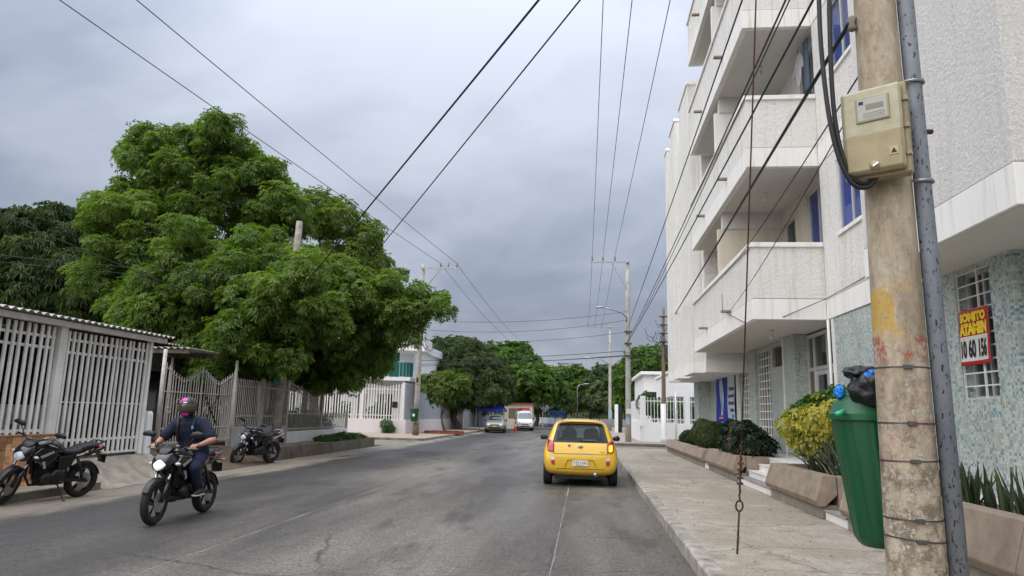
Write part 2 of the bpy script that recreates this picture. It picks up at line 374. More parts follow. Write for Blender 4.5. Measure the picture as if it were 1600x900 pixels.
M['cream'] = m_stucco('cream_wall', (0.66, 0.60, 0.50), 40.0, 0.15, 0.4)
M['planter'] = mat('planter_concrete', (0.205, 0.158, 0.118), 0.9, 0.2, 3.5, 0.9, 110, 0.008, col2=(0.315, 0.252, 0.192), objvar=0.10)
M['plinth'] = mat('plinth_concrete', (0.19, 0.165, 0.135), 0.9, 0.2, 5.0, 0.5, 60, col2=(0.28, 0.25, 0.21))
M['step'] = mat('step_tile', (0.62, 0.60, 0.56), 0.5, 0.1, 3.0, 0.15, 40, col2=(0.74, 0.725, 0.69), objvar=0.06)
M['step_edge'] = mat('step_tread', (0.22, 0.21, 0.20), 0.7, 0.25, 6.0, 0.2, 60)
M['pole'] = m_pole()
M['pole_old'] = mat('old_grey_concrete', (0.17, 0.155, 0.13), 0.9, 0.15, 4.0, 0.5, 40, col2=(0.33, 0.305, 0.265))
M['pole_far'] = mat('grey_concrete', (0.30, 0.285, 0.255), 0.9, 0.15, 3.0, 0.4, 50, col2=(0.46, 0.44, 0.40))
M['pipe'] = m_pipe()
M['steel'] = mat('galvanised_steel', (0.36, 0.37, 0.38), 0.42, 0.2, 12, 0.0, metal=0.85)
M['band_steel'] = mat('strap_steel', (0.10, 0.095, 0.09), 0.5, 0.3, 20, 0, metal=0.8)
M['rust'] = mat('rusty_steel', (0.045, 0.02, 0.012), 0.85, 0.3, 40, 0.6, 90, 0.003, col2=(0.11, 0.05, 0.03))
M['wire'] = mat('black_cable', (0.014, 0.014, 0.015), 0.55, 0.1, 5)
M['wire_grey'] = mat('bare_conductor', (0.055, 0.06, 0.07), 0.5, 0.1, 5, metal=0.3)
M['black'] = mat('black_plastic', (0.012, 0.012, 0.013), 0.42, 0.2, 10)
M['gloss_black'] = mat('gloss_black_paint', (0.008, 0.008, 0.010), 0.18, 0.1, 8, coat=0.6)
M['rubber'] = mat('tyre_rubber', (0.014, 0.0135, 0.013), 0.8, 0.3, 18, 0.3, 90)
M['seat_vinyl'] = mat('seat_vinyl', (0.014, 0.014, 0.017), 0.6, 0.2, 14, 0.3, 200, 0.001)
M['engine'] = mat('engine_alloy', (0.030, 0.030, 0.032), 0.45, 0.3, 14, metal=0.6)
M['chrome'] = mat('fork_chrome', (0.55, 0.56, 0.58), 0.22, 0.1, 8, metal=1.0)
M['silver'] = mat('silver_plastic', (0.42, 0.43, 0.45), 0.35, 0.08, 8, metal=0.3)
M['lens'] = mat('headlamp_lens', (0.55, 0.58, 0.62), 0.12, 0.25, 22, coat=0.8)
M['lens_lit'] = mat('lit_headlamp', (0.95, 0.97, 1.0), 0.2, 0.05, 20, emit=0.10)
M['red_lens'] = mat('red_lens', (0.38, 0.012, 0.025), 0.16, 0.2, 25, coat=0.8)
M['amber_lit'] = mat('lit_amber_lens', (1.0, 0.30, 0.02), 0.2, 0.05, 20, emit=1.1)
M['amber'] = mat('amber_lens', (0.55, 0.20, 0.03), 0.2, 0.1, 20)
M['green_plastic'] = mat('green_bin_plastic', (0.004, 0.062, 0.022), 0.44, 0.25, 4, 0.3, 60, 0.003, col2=(0.010, 0.095, 0.036), stretch=(1, 1, 0.2))
M['bag'] = mat('black_bag', (0.010, 0.010, 0.012), 0.28, 0.1, 6, 1.0, 14, 0.02)
M['blue_bag'] = mat('blue_bag', (0.01, 0.17, 0.60), 0.35, 0.2, 9, 0.8, 25, 0.01)
M['meter_body'] = mat('meter_box_plastic', (0.235, 0.190, 0.100), 0.30, 0.12, 5, 0.1, 30, spec=0.5, col2=(0.33, 0.275, 0.155))
M['meter_clear'] = mat('meter_box_cover', (0.27, 0.240, 0.140), 0.20, 0.10, 7, 0.0, col2=(0.39, 0.36, 0.24), coat=0.4)
M['paper'] = mat('meter_face', (0.36, 0.37, 0.34), 0.4, 0.08, 12)
M['mustard'] = mat('sticker_yellow', (0.40, 0.34, 0.20), 0.5, 0.05, 5)
M['taxi'] = m_carpaint('taxi_yellow', (0.70, 0.43, 0.012))
M['grey_car'] = m_carpaint('pewter_paint', (0.22, 0.215, 0.19))
M['white_car'] = m_carpaint('white_van_paint', (0.78, 0.78, 0.78))
M['car_glass'] = m_glass_dark('car_glass', (0.018, 0.024, 0.026))
M['window_dark'] = m_glass_dark('dark_window', (0.012, 0.013, 0.016), 0.1)
M['glass'] = m_glass('clear_pane', (0.80, 0.86, 0.86), 0.03)
M['teal_glass'] = m_glass('teal_glass', (0.10, 0.48, 0.43), 0.45)
M['rear_glass'] = m_glass('rear_window_glass', (0.42, 0.52, 0.50), 0.06)
M['curtain'] = mat('blue_curtain', (0.018, 0.055, 0.62), 0.7, 0.35, 5, 0.6, 9, 0.03, stretch=(3, 3, 0.15))
M['dark_curtain'] = mat('wine_curtain', (0.07, 0.012, 0.016), 0.8, 0.3, 5)
M['alu'] = mat('aluminium_frame', (0.60, 0.61, 0.62), 0.4, 0.08, 6, metal=0.25)
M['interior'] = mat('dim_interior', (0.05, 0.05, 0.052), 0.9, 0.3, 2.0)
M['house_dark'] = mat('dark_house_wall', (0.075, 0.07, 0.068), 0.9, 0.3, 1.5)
M['roofing'] = mat('fibre_cement_roof', (0.21, 0.20, 0.18), 0.9, 0.25, 3.0, 0.4, 40, col2=(0.46, 0.445, 0.41))
M['rust_roof'] = mat('red_roof_edge', (0.23, 0.06, 0.045), 0.85, 0.3, 5.0)
M['wood'] = mat('weathered_wood', (0.14, 0.10, 0.065), 0.85, 0.2, 6, 0.5, 60, col2=(0.24, 0.18, 0.125), stretch=(1, 1, 0.1))
M['terra'] = mat('terracotta_tile', (0.42, 0.185, 0.075), 0.5, 0.2, 5, 0.2, 40, col2=(0.62, 0.36, 0.19), objvar=0.5)
M['grout'] = mat('grout', (0.46, 0.36, 0.26), 0.9, 0.2, 10)
M['brick'] = mat('red_brick', (0.27, 0.085, 0.05), 0.85, 0.25, 10, 0.4, 60, objvar=0.2)
M['iron'] = m_oldpaint('worn_painted_iron', (0.52, 0.50, 0.46), (0.15, 0.075, 0.04), 0.57)
M['teal_plate'] = mat('teal_plate', (0.01, 0.17, 0.14), 0.5, 0.1, 5)
M['blue_flag'] = mat('blue_banner', (0.012, 0.03, 0.40), 0.65, 0.12, 3, 0.3, 5, 0.02)
M['pale_flag'] = mat('pale_banner', (0.62, 0.66, 0.78), 0.65, 0.06, 3, 0.3, 5, 0.02)
M['banner_red'] = mat('banner_red', (0.50, 0.018, 0.022), 0.5, 0.1, 8)
M['banner_yellow'] = mat('banner_yellow', (0.86, 0.62, 0.02), 0.5, 0.05, 8)
M['banner_white'] = mat('banner_white', (0.70, 0.69, 0.66), 0.5, 0.05, 8)
M['ink'] = mat('black_ink', (0.012, 0.012, 0.014), 0.6, 0.1, 8)
M['blue_ink'] = mat('blue_ink', (0.03, 0.06, 0.26), 0.6, 0.1, 8)
M['cyan_ink'] = mat('cyan_ink', (0.03, 0.30, 0.65), 0.6, 0.1, 8)
M['tent'] = mat('blue_canopy', (0.01, 0.035, 0.30), 0.6, 0.15, 3)
M['faded_blue'] = mat('faded_poster', (0.20, 0.33, 0.42), 0.8, 0.3, 9, col2=(0.42, 0.50, 0.54))
M['orange'] = mat('cone_orange', (0.70, 0.10, 0.02), 0.55, 0.15, 6)
M['blue_metal'] = mat('blue_metal', (0.015, 0.06, 0.25), 0.5, 0.2, 4)
M['rose_wall'] = mat('rose_wall', (0.52, 0.30, 0.27), 0.85, 0.1, 2)
M['bark'] = mat('bark', (0.085, 0.065, 0.05), 0.95, 0.3, 7, 1.0, 30, 0.03, col2=(0.19, 0.155, 0.125), stretch=(1, 1, 0.3))
M['hill'] = mat('far_hill', (0.05, 0.07, 0.06), 0.95, 0.2, 0.02)
M['skin'] = mat('skin', (0.42, 0.215, 0.135), 0.5, 0.07, 12, 0.15, 180, 0.001)
M['navy'] = mat('navy_polo', (0.010, 0.013, 0.032), 0.85, 0.35, 9, 0.9, 9, 0.035)
M['denim'] = mat('dark_denim', (0.012, 0.017, 0.048), 0.85, 0.4, 10, 0.9, 11, 0.03)
M['helmet'] = mat('matt_helmet', (0.022, 0.022, 0.024), 0.38, 0.2, 9)
M['visor'] = m_glass_dark('mirror_visor', (0.050, 0.034, 0.018), 0.10)
M['pink'] = mat('pink_print', (0.80, 0.05, 0.42), 0.45, 0.05, 9)
M['shoe_white'] = mat('shoe_sole', (0.62, 0.56, 0.52), 0.6, 0.1, 9)
M['shirt'] = mat('white_shirt', (0.70, 0.70, 0.74), 0.85, 0.08, 9, 0.4, 12, 0.02)
M['jeans_light'] = mat('faded_cloth', (0.10, 0.13, 0.20), 0.85, 0.2, 9)
LEAF = {
 'big': m_leaf('tree_leaf', (0.050, 0.100, 0.021), (0.188, 0.285, 0.054), 0.46),
 'big2': m_leaf('young_tree_leaf', (0.055, 0.10, 0.014), (0.18, 0.26, 0.045), 0.42),
 'mango': m_leaf('mango_leaf', (0.026, 0.052, 0.019), (0.100, 0.150, 0.050), 0.32),
 'lime': m_leaf('lime_leaf', (0.050, 0.09, 0.014), (0.16, 0.235, 0.045), 0.40),
 'almond': m_leaf('almond_leaf', (0.022, 0.062, 0.010), (0.115, 0.215, 0.03), 0.42),
 'hedge': m_leaf('hedge_leaf', (0.018, 0.040, 0.008), (0.10, 0.12, 0.026), 0.25),
 'dark': m_leaf('dark_shrub_leaf', (0.008, 0.018, 0.008), (0.030, 0.055, 0.022), 0.2),
 'yellow': m_leaf('variegated_leaf', (0.14, 0.17, 0.02), (0.52, 0.46, 0.08), 0.3),
 'green': m_leaf('ivy_leaf', (0.02, 0.065, 0.012), (0.075, 0.17, 0.03), 0.3),
 'blade': m_leaf('strap_leaf', (0.045, 0.065, 0.04), (0.15, 0.17, 0.10), 0.15),
 'sansev': m_leaf('snake_plant_leaf', (0.020, 0.036, 0.018), (0.075, 0.105, 0.045), 0.1),
 'red': m_leaf('red_flower', (0.35, 0.04, 0.02), (0.65, 0.12, 0.05), 0.3),
}

# ------------------------------------------------------------------ builders
def link(o, parent=None):
    COL.objects.link(o)
    if parent is not None:
        o.parent = parent
        if parent.parent is None: o.matrix_parent_inverse = parent.matrix_basis.inverted()
    return o
def tag(o, label=None, cat=None, group=None, kind=None):
    if label: o['label'] = label
    if cat: o['category'] = cat
    if group: o['group'] = group
    if kind: o['kind'] = kind
    return o
def thing(name, label, cat, loc=(0, 0, 0), rz=0.0, group=None):
    o = bpy.data.objects.new(name, None); o.empty_display_size = 0.2
    o.matrix_basis = Matrix.Translation(loc) @ Matrix.Rotation(rz, 4, 'Z')
    COL.objects.link(o); return tag(o, label, cat, group)
def copy_tree(o, parent=None):
    c = o.copy(); COL.objects.link(c); c.parent = parent
    for ch in o.children: copy_tree(ch, c)
    return c
class MB:
    def __init__(s): s.v = []; s.f = []; s.uv = None
    def add(s, vs, fs):
        b = len(s.v); s.v += [tuple(v) for v in vs]; s.f += [tuple(i + b for i in f) for f in fs]; return s
    def box(s, x0, x1, y0, y1, z0, z1, m=None):
        vs = [Vector((x, y, z)) for z in (z0, z1) for y in (y0, y1) for x in (x0, x1)]
        if m is not None: vs = [m @ v for v in vs]
        return s.add(vs, [(0, 2, 3, 1), (4, 5, 7, 6), (0, 1, 5, 4), (2, 6, 7, 3), (0, 4, 6, 2), (1, 3, 7, 5)])
    def bar(s, p, q, w, h=None, up=(0, 0, 1)):
        """a square bar of width w and height h from p to q"""
        h = h or w; p, q = Vector(p), Vector(q); d = (q - p); n = d.length; d = d / n
        u = Vector(up)
        if abs(d.dot(u)) > 0.98: u = Vector((0, 1, 0))
        sd = d.cross(u).normalized(); u = sd.cross(d)
        m = Matrix((sd, d, u)).transposed().to_4x4(); m.translation = p
        return s.box(-w / 2, w / 2, 0, n, -h / 2, h / 2, m)
    def tube(s, pts, r, n=8, cap=True):
        pts = [Vector(p) for p in pts]; k = len(pts)
        rs = r if isinstance(r, (list, tuple)) else [r] * k
        t = (pts[1] - pts[0]).normalized()
        u = t.cross(Vector((0, 0, 1)));
        if u.length < 0.05: u = t.cross(Vector((0, 1, 0)))
        u.normalize(); vs = []
        for i in range(k):
            t2 = (pts[min(i + 1, k - 1)] - pts[max(i - 1, 0)])
            t2 = t2.normalized() if t2.length > 1e-9 else t
            u = (u - t2 * u.dot(t2)).normalized(); w = t2.cross(u)
            for j in range(n):
                a = 2 * PI * j / n
                vs.append(pts[i] + (u * math.cos(a) + w * math.sin(a)) * rs[i])
        fs = [(i * n + j, i * n + (j + 1) % n, (i + 1) * n + (j + 1) % n, (i + 1) * n + j) for i in range(k - 1) for j in range(n)]
        if cap: fs += [tuple(range(n))[::-1], tuple((k - 1) * n + j for j in range(n))]
        return s.add(vs, fs)
    def lathe(s, prof, n=20, c=(0, 0, 0), axis='Z', cap=True):
        """prof: (radius, height) along the axis"""
        vs = []
        for r, h in prof:
            for j in range(n):
                a = 2 * PI * j / n; p = (r * math.cos(a), r * math.sin(a), h)
                if axis == 'X': p = (p[2], p[0], p[1])
                elif axis == 'Y': p = (p[1], p[2], p[0])
                vs.append((p[0] + c[0], p[1] + c[1], p[2] + c[2]))
        k = len(prof)
        fs = [(i * n + j, i * n + (j + 1) % n, (i + 1) * n + (j + 1) % n, (i + 1) * n + j) for i in range(k - 1) for j in range(n)]
        if cap: fs += [tuple(range(n))[::-1], tuple((k - 1) * n + j for j in range(n))]
        return s.add(vs, fs)
    def rings(s, rings, cap=True, closed=True):
        n = len(rings[0]); k = len(rings); vs = [p for r in rings for p in r]
        fs = [(i * n + j, i * n + (j + 1) % n, (i + 1) * n + (j + 1) % n, (i + 1) * n + j) for i in range(k - 1) for j in range(n if closed else n - 1)]
        if cap: fs += [tuple(range(n))[::-1], tuple((k - 1) * n + j for j in range(n))]
        return s.add(vs, fs)
    def loft(s, secs, n=16, axis='Y', ex=2.4):
        """secs: (along, cx, cz, half width, half height) super-elliptical rings"""
        R = []
        for a, cx, cz, hw, hh in secs:
            ring = []
            for j in range(n):
                t = 2 * PI * j / n; c, q = math.cos(t), math.sin(t)
                x = cx + hw * math.copysign(abs(c) ** (2 / ex), c); z = cz + hh * math.copysign(abs(q) ** (2 / ex), q)
                ring.append((x, a, z) if axis == 'Y' else ((a, x, z) if axis == 'X' else (x, z, a)))
            R.append(ring)
        return s.rings(R)
    def prism(s, poly, a0, a1, axis='X'):
        """poly of 2-D points extruded along an axis: X -> (y,z), Y -> (x,z), Z -> (x,y)"""
        def P3(p, a): return (a, p[0], p[1]) if axis == 'X' else ((p[0], a, p[1]) if axis == 'Y' else (p[0], p[1], a))
        n = len(poly)
        vs = [P3(p, a0) for p in poly] + [P3(p, a1) for p in poly]
        fs = [tuple(range(n)), tuple(range(2 * n - 1, n - 1, -1))] + [(i, i + n, (i + 1) % n + n, (i + 1) % n) for i in range(n)]
        return s.add(vs, fs)
    def mesh(s, name):
        me = bpy.data.meshes.new(name); me.from_pydata(s.v, [], s.f); return me
    def build(s, name, m, parent=None, bevel=0.0, smooth=False, sub=0, seg=2, fix=True, loc=None):
        me = s.mesh(name)
        if fix:
            bm = bmesh.new(); bm.from_mesh(me); bmesh.ops.recalc_face_normals(bm, faces=bm.faces); bm.to_mesh(me); bm.free()
        if loc is not None: me.transform(Matrix.Translation(-Vector(loc)))
        me.materials.append(M[m] if isinstance(m, str) else m)
        if smooth: me.shade_smooth()
        o = bpy.data.objects.new(name, me)
        if loc is not None: o.location = loc
        link(o, parent)
        if bevel:
            b = o.modifiers.new('bevel', 'BEVEL'); b.width = bevel; b.segments = seg; b.limit_method = 'ANGLE'; b.angle_limit = rad(35)
        if sub:
            q = o.modifiers.new('sub', 'SUBSURF'); q.levels = sub; q.render_levels = sub
        return o
def B(*a): return MB().box(*a)
def smooth_by_angle(o, deg=40):
    me = o.data; me.shade_smooth()
    me.set_sharp_from_angle(angle=rad(deg))
    return o
def share(o, parent, dx=0, dy=0, dz=0):
    """another piece of the same mesh"""
    c = bpy.data.objects.new(o.name.split('.')[0], o.data); link(c, parent)
    for md in o.modifiers:
        if md.type == 'BEVEL':
            b = c.modifiers.new('bevel', 'BEVEL'); b.width = md.width; b.segments = md.segments; b.limit_method = 'ANGLE'; b.angle_limit = md.angle_limit
    c.location = o.location + Vector((dx, dy, dz)); return c
FONT = None
def text_mesh(name, body, m, parent, size, mtx, width=None, height=None, depth=0.0, bold=0.0):
    cu = bpy.data.curves.new(name, 'FONT'); cu.body = body; cu.size = size; cu.align_x = 'CENTER'; cu.align_y = 'CENTER'
    cu.offset = bold; cu.extrude = depth; cu.resolution_u = 3
    o = bpy.data.objects.new(name, cu); COL.objects.link(o)
    dg = bpy.context.evaluated_depsgraph_get()
    me = bpy.data.meshes.new_from_object(o.evaluated_get(dg))
    bpy.data.objects.remove(o); bpy.data.curves.remove(cu)
    me.name = name
    if len(me.vertices):
        n = len(me.vertices); co = np.empty(n * 3); me.vertices.foreach_get('co', co); co = co.reshape(-1, 3)
        lo, hi = co.min(0), co.max(0); c = (lo + hi) / 2; ext = np.maximum(hi - lo, 1e-6)
        co[:, :2] -= c[:2]
        if width: co[:, 0] *= width / ext[0]
        if height: co[:, 1] *= height / ext[1]
        me.vertices.foreach_set('co', co.reshape(-1))
    me.transform(mtx); me.materials.clear(); me.materials.append(M[m])
    return link(bpy.data.objects.new(name, me), parent)
def frame_mtx(origin, right, up):
    r, u = Vector(right).normalized(), Vector(up).normalized(); n = r.cross(u)
    m = Matrix((r, u, n)).transposed().to_4x4(); m.translation = origin; return m

# ------------------------------------------------------------------ foliage
def unit(v): return v / np.maximum(np.linalg.norm(v, axis=-1, keepdims=True), 1e-9)
def leaf_mesh(name, P, D, U, length, width, tint, droop, fold=0.25):
    """one folded, drooping four-cornered leaf at each P along D with upper side U; returns a mesh with a 'tint' attribute"""
    n = len(P); D = unit(D); side = unit(np.cross(D, U)); U = np.cross(side, D)
    L = length[:, None]; W = width[:, None]
    mid = P + D * L * 0.5
    tip = P + D * L * 0.97 - np.array([0, 0, 1.0]) * L * droop[:, None]
    a = mid + side * W * 0.5 + U * W * fold; b = mid - side * W * 0.5 + U * W * fold
    V = np.stack([P, a, tip, b], 1).reshape(-1, 3)
    me = bpy.data.meshes.new(name)
    me.vertices.add(4 * n); me.vertices.foreach_set('co', V.astype(np.float32).ravel())
    idx = np.arange(4 * n, dtype=np.int32).reshape(n, 4)
    tri = np.stack([idx[:, [0, 1, 2]], idx[:, [0, 2, 3]]], 1).reshape(-1)
    me.loops.add(6 * n); me.loops.foreach_set('vertex_index', tri)
    me.polygons.add(2 * n)
    me.polygons.foreach_set('loop_start', np.arange(0, 6 * n, 3, dtype=np.int32))
    me.polygons.foreach_set('loop_total', np.full(2 * n, 3, dtype=np.int32))
    at = me.attributes.new('tint', 'FLOAT', 'POINT'); at.data.foreach_set('value', np.repeat(tint, 4).astype(np.float32))
    me.update(calc_edges=True)
    return me
def crown_points(rng, lobes, density, inner=0.15, low=-0.75, shag=0.17):
    """points on the outer skin of a heap of ellipsoid lobes: positions, outward normals, lobe tint"""
    P, Nn, T = [], [], []
    C = np.array([l[:3] for l in lobes]); R = np.array([l[3:6] for l in lobes])
    tl = rng.random(len(lobes))
    for i in range(len(lobes)):
        area = 4 * PI * ((R[i][0] * R[i][1]) ** 1.6 / 3 + (R[i][0] * R[i][2]) ** 1.6 / 3 + (R[i][1] * R[i][2]) ** 1.6 / 3) ** (1 / 1.6)
        k = int(area * density)
        d = unit(rng.normal(size=(k, 3))); d = d[d[:, 2] > low - rng.random(len(d)) * 0.3]
        rr = 1.04 - np.abs(rng.normal(size=len(d))) * shag
        ins = rng.random(len(d)) < inner; rr[ins] *= rng.uniform(0.45, 0.95, ins.sum())
        # ragged surface: low-frequency bumps of the lobe itself
        ph = rng.uniform(0, 6.28, 6); fr = rng.uniform(2.0, 5.5, 6)
        bump = shag * 0.76 * (np.sin(fr[0] * d[:, 0] * 2 + ph[0]) + np.sin(fr[1] * d[:, 1] * 2 + ph[1]) + np.sin(fr[2] * d[:, 2] * 2 + ph[2]))
        p = C[i] + d * R[i] * (rr * (1 + bump))[:, None]
        deep = np.zeros(len(p), bool)
        for j in range(len(lobes)):
            if j == i: continue
            q = ((p - C[j]) / R[j]); deep |= (q * q).sum(1) < 0.50
        keep = ~deep | (rng.random(len(p)) < 0.10)
        p, d2 = p[keep], unit(d[keep] / R[i])
        P.append(p); Nn.append(d2); T.append(np.full(len(p), tl[i]))
    return np.concatenate(P), np.concatenate(Nn), np.concatenate(T)
def rosettes(rng, P, Nn, T, k, length, width, droop, spread=0.9, upbias=0.5):
    """k leaflets radiating from each point"""
    n = len(P)
    ax = unit(Nn + np.array([0, 0, upbias]) + rng.normal(size=(n, 3)) * 0.35)
    ref = unit(rng.normal(size=(n, 3))); e1 = unit(np.cross(ax, ref)); e2 = np.cross(ax, e1)
    ang = (np.arange(k)[None] * 2 * PI / k + rng.uniform(0, 6.28, (n, 1)) + rng.normal(size=(n, k)) * 0.25)
    D = (e1[:, None] * np.cos(ang)[..., None] + e2[:, None] * np.sin(ang)[..., None]) * spread + ax[:, None] * rng.uniform(0.05, 0.6, (n, k, 1))
    U = np.repeat(ax[:, None], k, 1)
    PP = np.repeat(P[:, None], k, 1) + unit(D) * 0.02
    ln = length * rng.uniform(0.65, 1.2, (n, k)); wd = width * rng.uniform(0.75, 1.2, (n, k))
    tt = 0.93 * np.clip(0.42 * T[:, None] + 0.30 * rng.random((n, 1)) + 0.28 * rng.random((n, k)), 0, 1)
    tt = np.where(rng.random((n, k)) < 0.006, rng.uniform(0.96, 1.0, (n, k)), tt)
    dr = droop * rng.uniform(0.5, 1.5, (n, k))
    return [a.reshape(-1, a.shape[-1]) if a.ndim == 3 else a.reshape(-1) for a in (PP, D, U, ln, wd, tt, dr)]
def foliage(name, m, parent, rng, lobes, density, k, length, width, droop=0.25, inner=0.15, low=-0.75, upbias=0.5, clip=None, shag=0.17):
    P, Nn, T = crown_points(rng, lobes, density, inner, low, shag)
    if clip is not None:
        ok = clip(P); P, Nn, T = P[ok], Nn[ok], T[ok]
    PP, D, U, ln, wd, tt, dr = rosettes(rng, P, Nn, T, k, length, width, droop, upbias=upbias)
    me = leaf_mesh(name, PP, D, U, ln, wd, tt, dr); me.materials.append(LEAF[m])
    o = link(bpy.data.objects.new(name, me), parent); o['kind'] = 'stuff'
    return o
def lobe_heap(rng, main, n, size, jitter=0.25, low=-0.4):
    """main ellipsoids (cx,cy,cz,rx,ry,rz); small lobes of about `size` metres spread over their skins"""
    out = []
    tot = sum((m[3] * m[4] * m[5]) ** (2 / 3) for m in main)
    for m in main:
        c = np.array(m[:3]); r = np.array(m[3:6])
        k = max(3, int(n * (m[3] * m[4] * m[5]) ** (2 / 3) / tot))
        for i in range(k):
            z = 1 - (i + 0.5) / k * (1 - low); a = i * 2.39996 + rng.random() * 0.6
            q = math.sqrt(max(0, 1 - z * z)); d = np.array([q * math.cos(a), q * math.sin(a), z])
            sz = size * rng.uniform(0.55, 1.4)
            p = c + d * np.maximum(r - sz * 0.85, 0.1) * (1 + rng.normal() * jitter * 0.45)
            out.append((*p, sz * rng.uniform(0.85, 1.3), sz * rng.uniform(0.85, 1.3), sz * rng.uniform(0.65, 1.05)))
        out.append((*c, *(r * 0.50)))
    return out
def branches(mb, rng, base, fork, tips, r0, r1):
    base, fork = Vector(base), Vector(fork)
    mid = (base + fork) / 2 + Vector((rng.normal() * 0.15, rng.normal() * 0.15, 0))
    mb.tube([base - Vector((0, 0, 0.1)), base + Vector((0, 0, 0.25)), mid, fork], [r0 * 1.45, r0 * 1.05, (r0 + r1) / 2 * 1.05, r1 * 1.1], 10)
    for t in tips:
        t = Vector(t); m1 = fork.lerp(t, 0.45) + Vector((rng.normal() * 0.25, rng.normal() * 0.25, 0.25))
        mb.tube([fork - Vector((0, 0, 0.2)), m1, t], [r1 * 0.75, r1 * 0.45, 0.03], 7)
        for _ in range(3):
            e = m1.lerp(t, rng.uniform(0.1, 0.8)); q = e + Vector((rng.normal(), rng.normal(), abs(rng.normal()) * 0.4)) * 0.6
            mb.tube([e, q], [r1 * 0.22, 0.015], 5)
    return mb
def tree(name, label, loc, main, nl, size, leafmat, density, k, length, width, seed, fork_h, r0=0.22, droop=0.25, group=None, cat='tree', low=-0.4, inner=0.15, upbias=0.5, ntips=9, heap=True, extra=(), clow=-0.75):
    rng = np.random.default_rng(seed)
    t = thing(name, label, cat, loc, 0, group)
    lobes = lobe_heap(rng, main, nl, size, low=low) + list(extra)
    mb = MB(); sel = [main[int(i)] for i in np.linspace(0, len(main) - 1, min(ntips, len(main)))]
    branches(mb, rng, loc, (loc[0] + rng.normal() * 0.15, loc[1] + rng.normal() * 0.15, loc[2] + fork_h), [l[:3] for l in sel], r0, r0 * 0.7)
    mb.build('trunk', 'bark', t, smooth=True)
    foliage('crown', leafmat, t, rng, lobes, density, k, length, width, droop, inner, clow, upbias)
    return t

# ================================================================== SETTING
def struct(o): return tag(o, kind='structure')
rnd = random.Random(11)
# ground sheet to the horizon
struct(B(-1500, 1500, -300, 2600, -0.6, -0.14).build('ground', 'ground'))
# ---- road: sandy bed, concrete slabs with open joints near by, one sheet farther off
road = struct(B(-9.15, 1.15, -14, 46, -0.2, -0.003).build('road', 'joint'))
XJ = [-9.10, -8.05, -4.17, -0.33, 1.148]
YJ = [-13.9 + 4.3 * i for i in range(15)]
for i in range(4):
    off = (0.0, 1.9, 0.4, 2.3)[i]
    ys = [max(-13.9, y - off) for y in YJ if y - off < 46] + [45.98]
    ys = sorted(set(ys))
    for a, b in zip(ys[:-1], ys[1:]):
        if b - a < 0.3: continue
        g = 0.015
        x0, x1 = XJ[i] + g * 0.5, XJ[i + 1] - g * 0.5
        dz = rnd.uniform(-0.003, 0.0)
        # slightly wavering joint edges
        n = 9; L_, R_ = [], []
        rl = random.Random(round(x0 * 91 + a * 7)); wl = [rl.uniform(-0.008, 0.008) for _ in range(n + 1)]
        for q in range(n + 1):
            yy = a + 0.007 + (b - a - 0.014) * q / n
            L_.append((x0 + wl[q], yy)); R_.append((x1 + wl[n - q] * 0.6, yy))
        m = MB(); m.prism(L_ + R_[::-1], -0.10, dz, 'Z'); m.build('road_slab', 'road', road)
struct(B(-9.15, 1.4, 46.01, 175, -0.2, -0.001).build('far_road', 'road'))
struct(B(-60, -9.16, 31.9, 37.8, -0.2, -0.006).build('side_street', 'road'))
struct(B(1.16, 60, 33.9, 38.9, -0.2, -0.006).build('side_street', 'road'))
# ---- right sidewalk and kerb
walk = struct(B(1.30, 6.4, -9, 33.6, -0.2, 0.128).build('sidewalk', 'dirt'))
yy = -8.98
for j in range(18):
    ln = 2.38 + rnd.uniform(-0.25, 0.25)
    y1 = min(yy + ln, 33.58)
    for (x0, x1) in ((1.306, 2.43), (2.436, 3.62)):
        B(x0, x1, yy, y1 - 0.006, 0.02, 0.150 + rnd.uniform(-0.004, 0.003)).build('paving_slab', 'sidewalk', walk, bevel=0.006)
    yy = y1
    if yy > 33.5: break
def kerb_row(name, x0, x1, y0, y1, z1, mt, step=1.0, axis='Y'):
    k = struct(MB().box(*( (x0 + 0.02, x1 - 0.02, y0, y1) if axis == 'Y' else (y0, y1, x0 + 0.02, x1 - 0.02)), -0.2, z1 - 0.05).build(name, 'dirt'))
    y = y0
    while y < y1 - 0.05:
        e = min(y1, y + step * rnd.uniform(0.85, 1.15)); t = rnd.uniform(-0.007, 0.007); q = rnd.uniform(-0.005, 0.004)
        a = (x0 + t, x1 + t * 0.3, y + 0.004, e - 0.004) if axis == 'Y' else (y + 0.004, e - 0.004, x0 + t, x1 + t * 0.3)
        kb = B(*a, -0.15, z1 + q); n_ = 7; R_ = []
        for s_ in range(n_ + 1):
            tt = s_ / n_; w1, w2, w3 = [rnd.uniform(-0.009, 0.009) for _ in range(3)]
            if axis == 'Y': R_.append([(a[0] + w1 * 0.6, a[2] + (a[3] - a[2]) * tt, -0.15), (a[0] + w1 * 0.6, a[2] + (a[3] - a[2]) * tt, z1 + q - 0.03 + w2), (a[0] + 0.03 + w1, a[2] + (a[3] - a[2]) * tt, z1 + q + w3 * 0.4), (a[1], a[2] + (a[3] - a[2]) * tt, z1 + q + w3 * 0.2), (a[1], a[2] + (a[3] - a[2]) * tt, -0.15)])
            else: R_.append([(a[0] + (a[1] - a[0]) * tt, a[2] + w1 * 0.6, -0.15), (a[0] + (a[1] - a[0]) * tt, a[2] + w1 * 0.6, z1 + q - 0.03 + w2), (a[0] + (a[1] - a[0]) * tt, a[2] + 0.03 + w1, z1 + q + w3 * 0.4), (a[0] + (a[1] - a[0]) * tt, a[3], z1 + q + w3 * 0.2), (a[0] + (a[1] - a[0]) * tt, a[3], -0.15)])
        MB().rings(R_).build('kerb_stone', mt, k)
        y = e
    return k
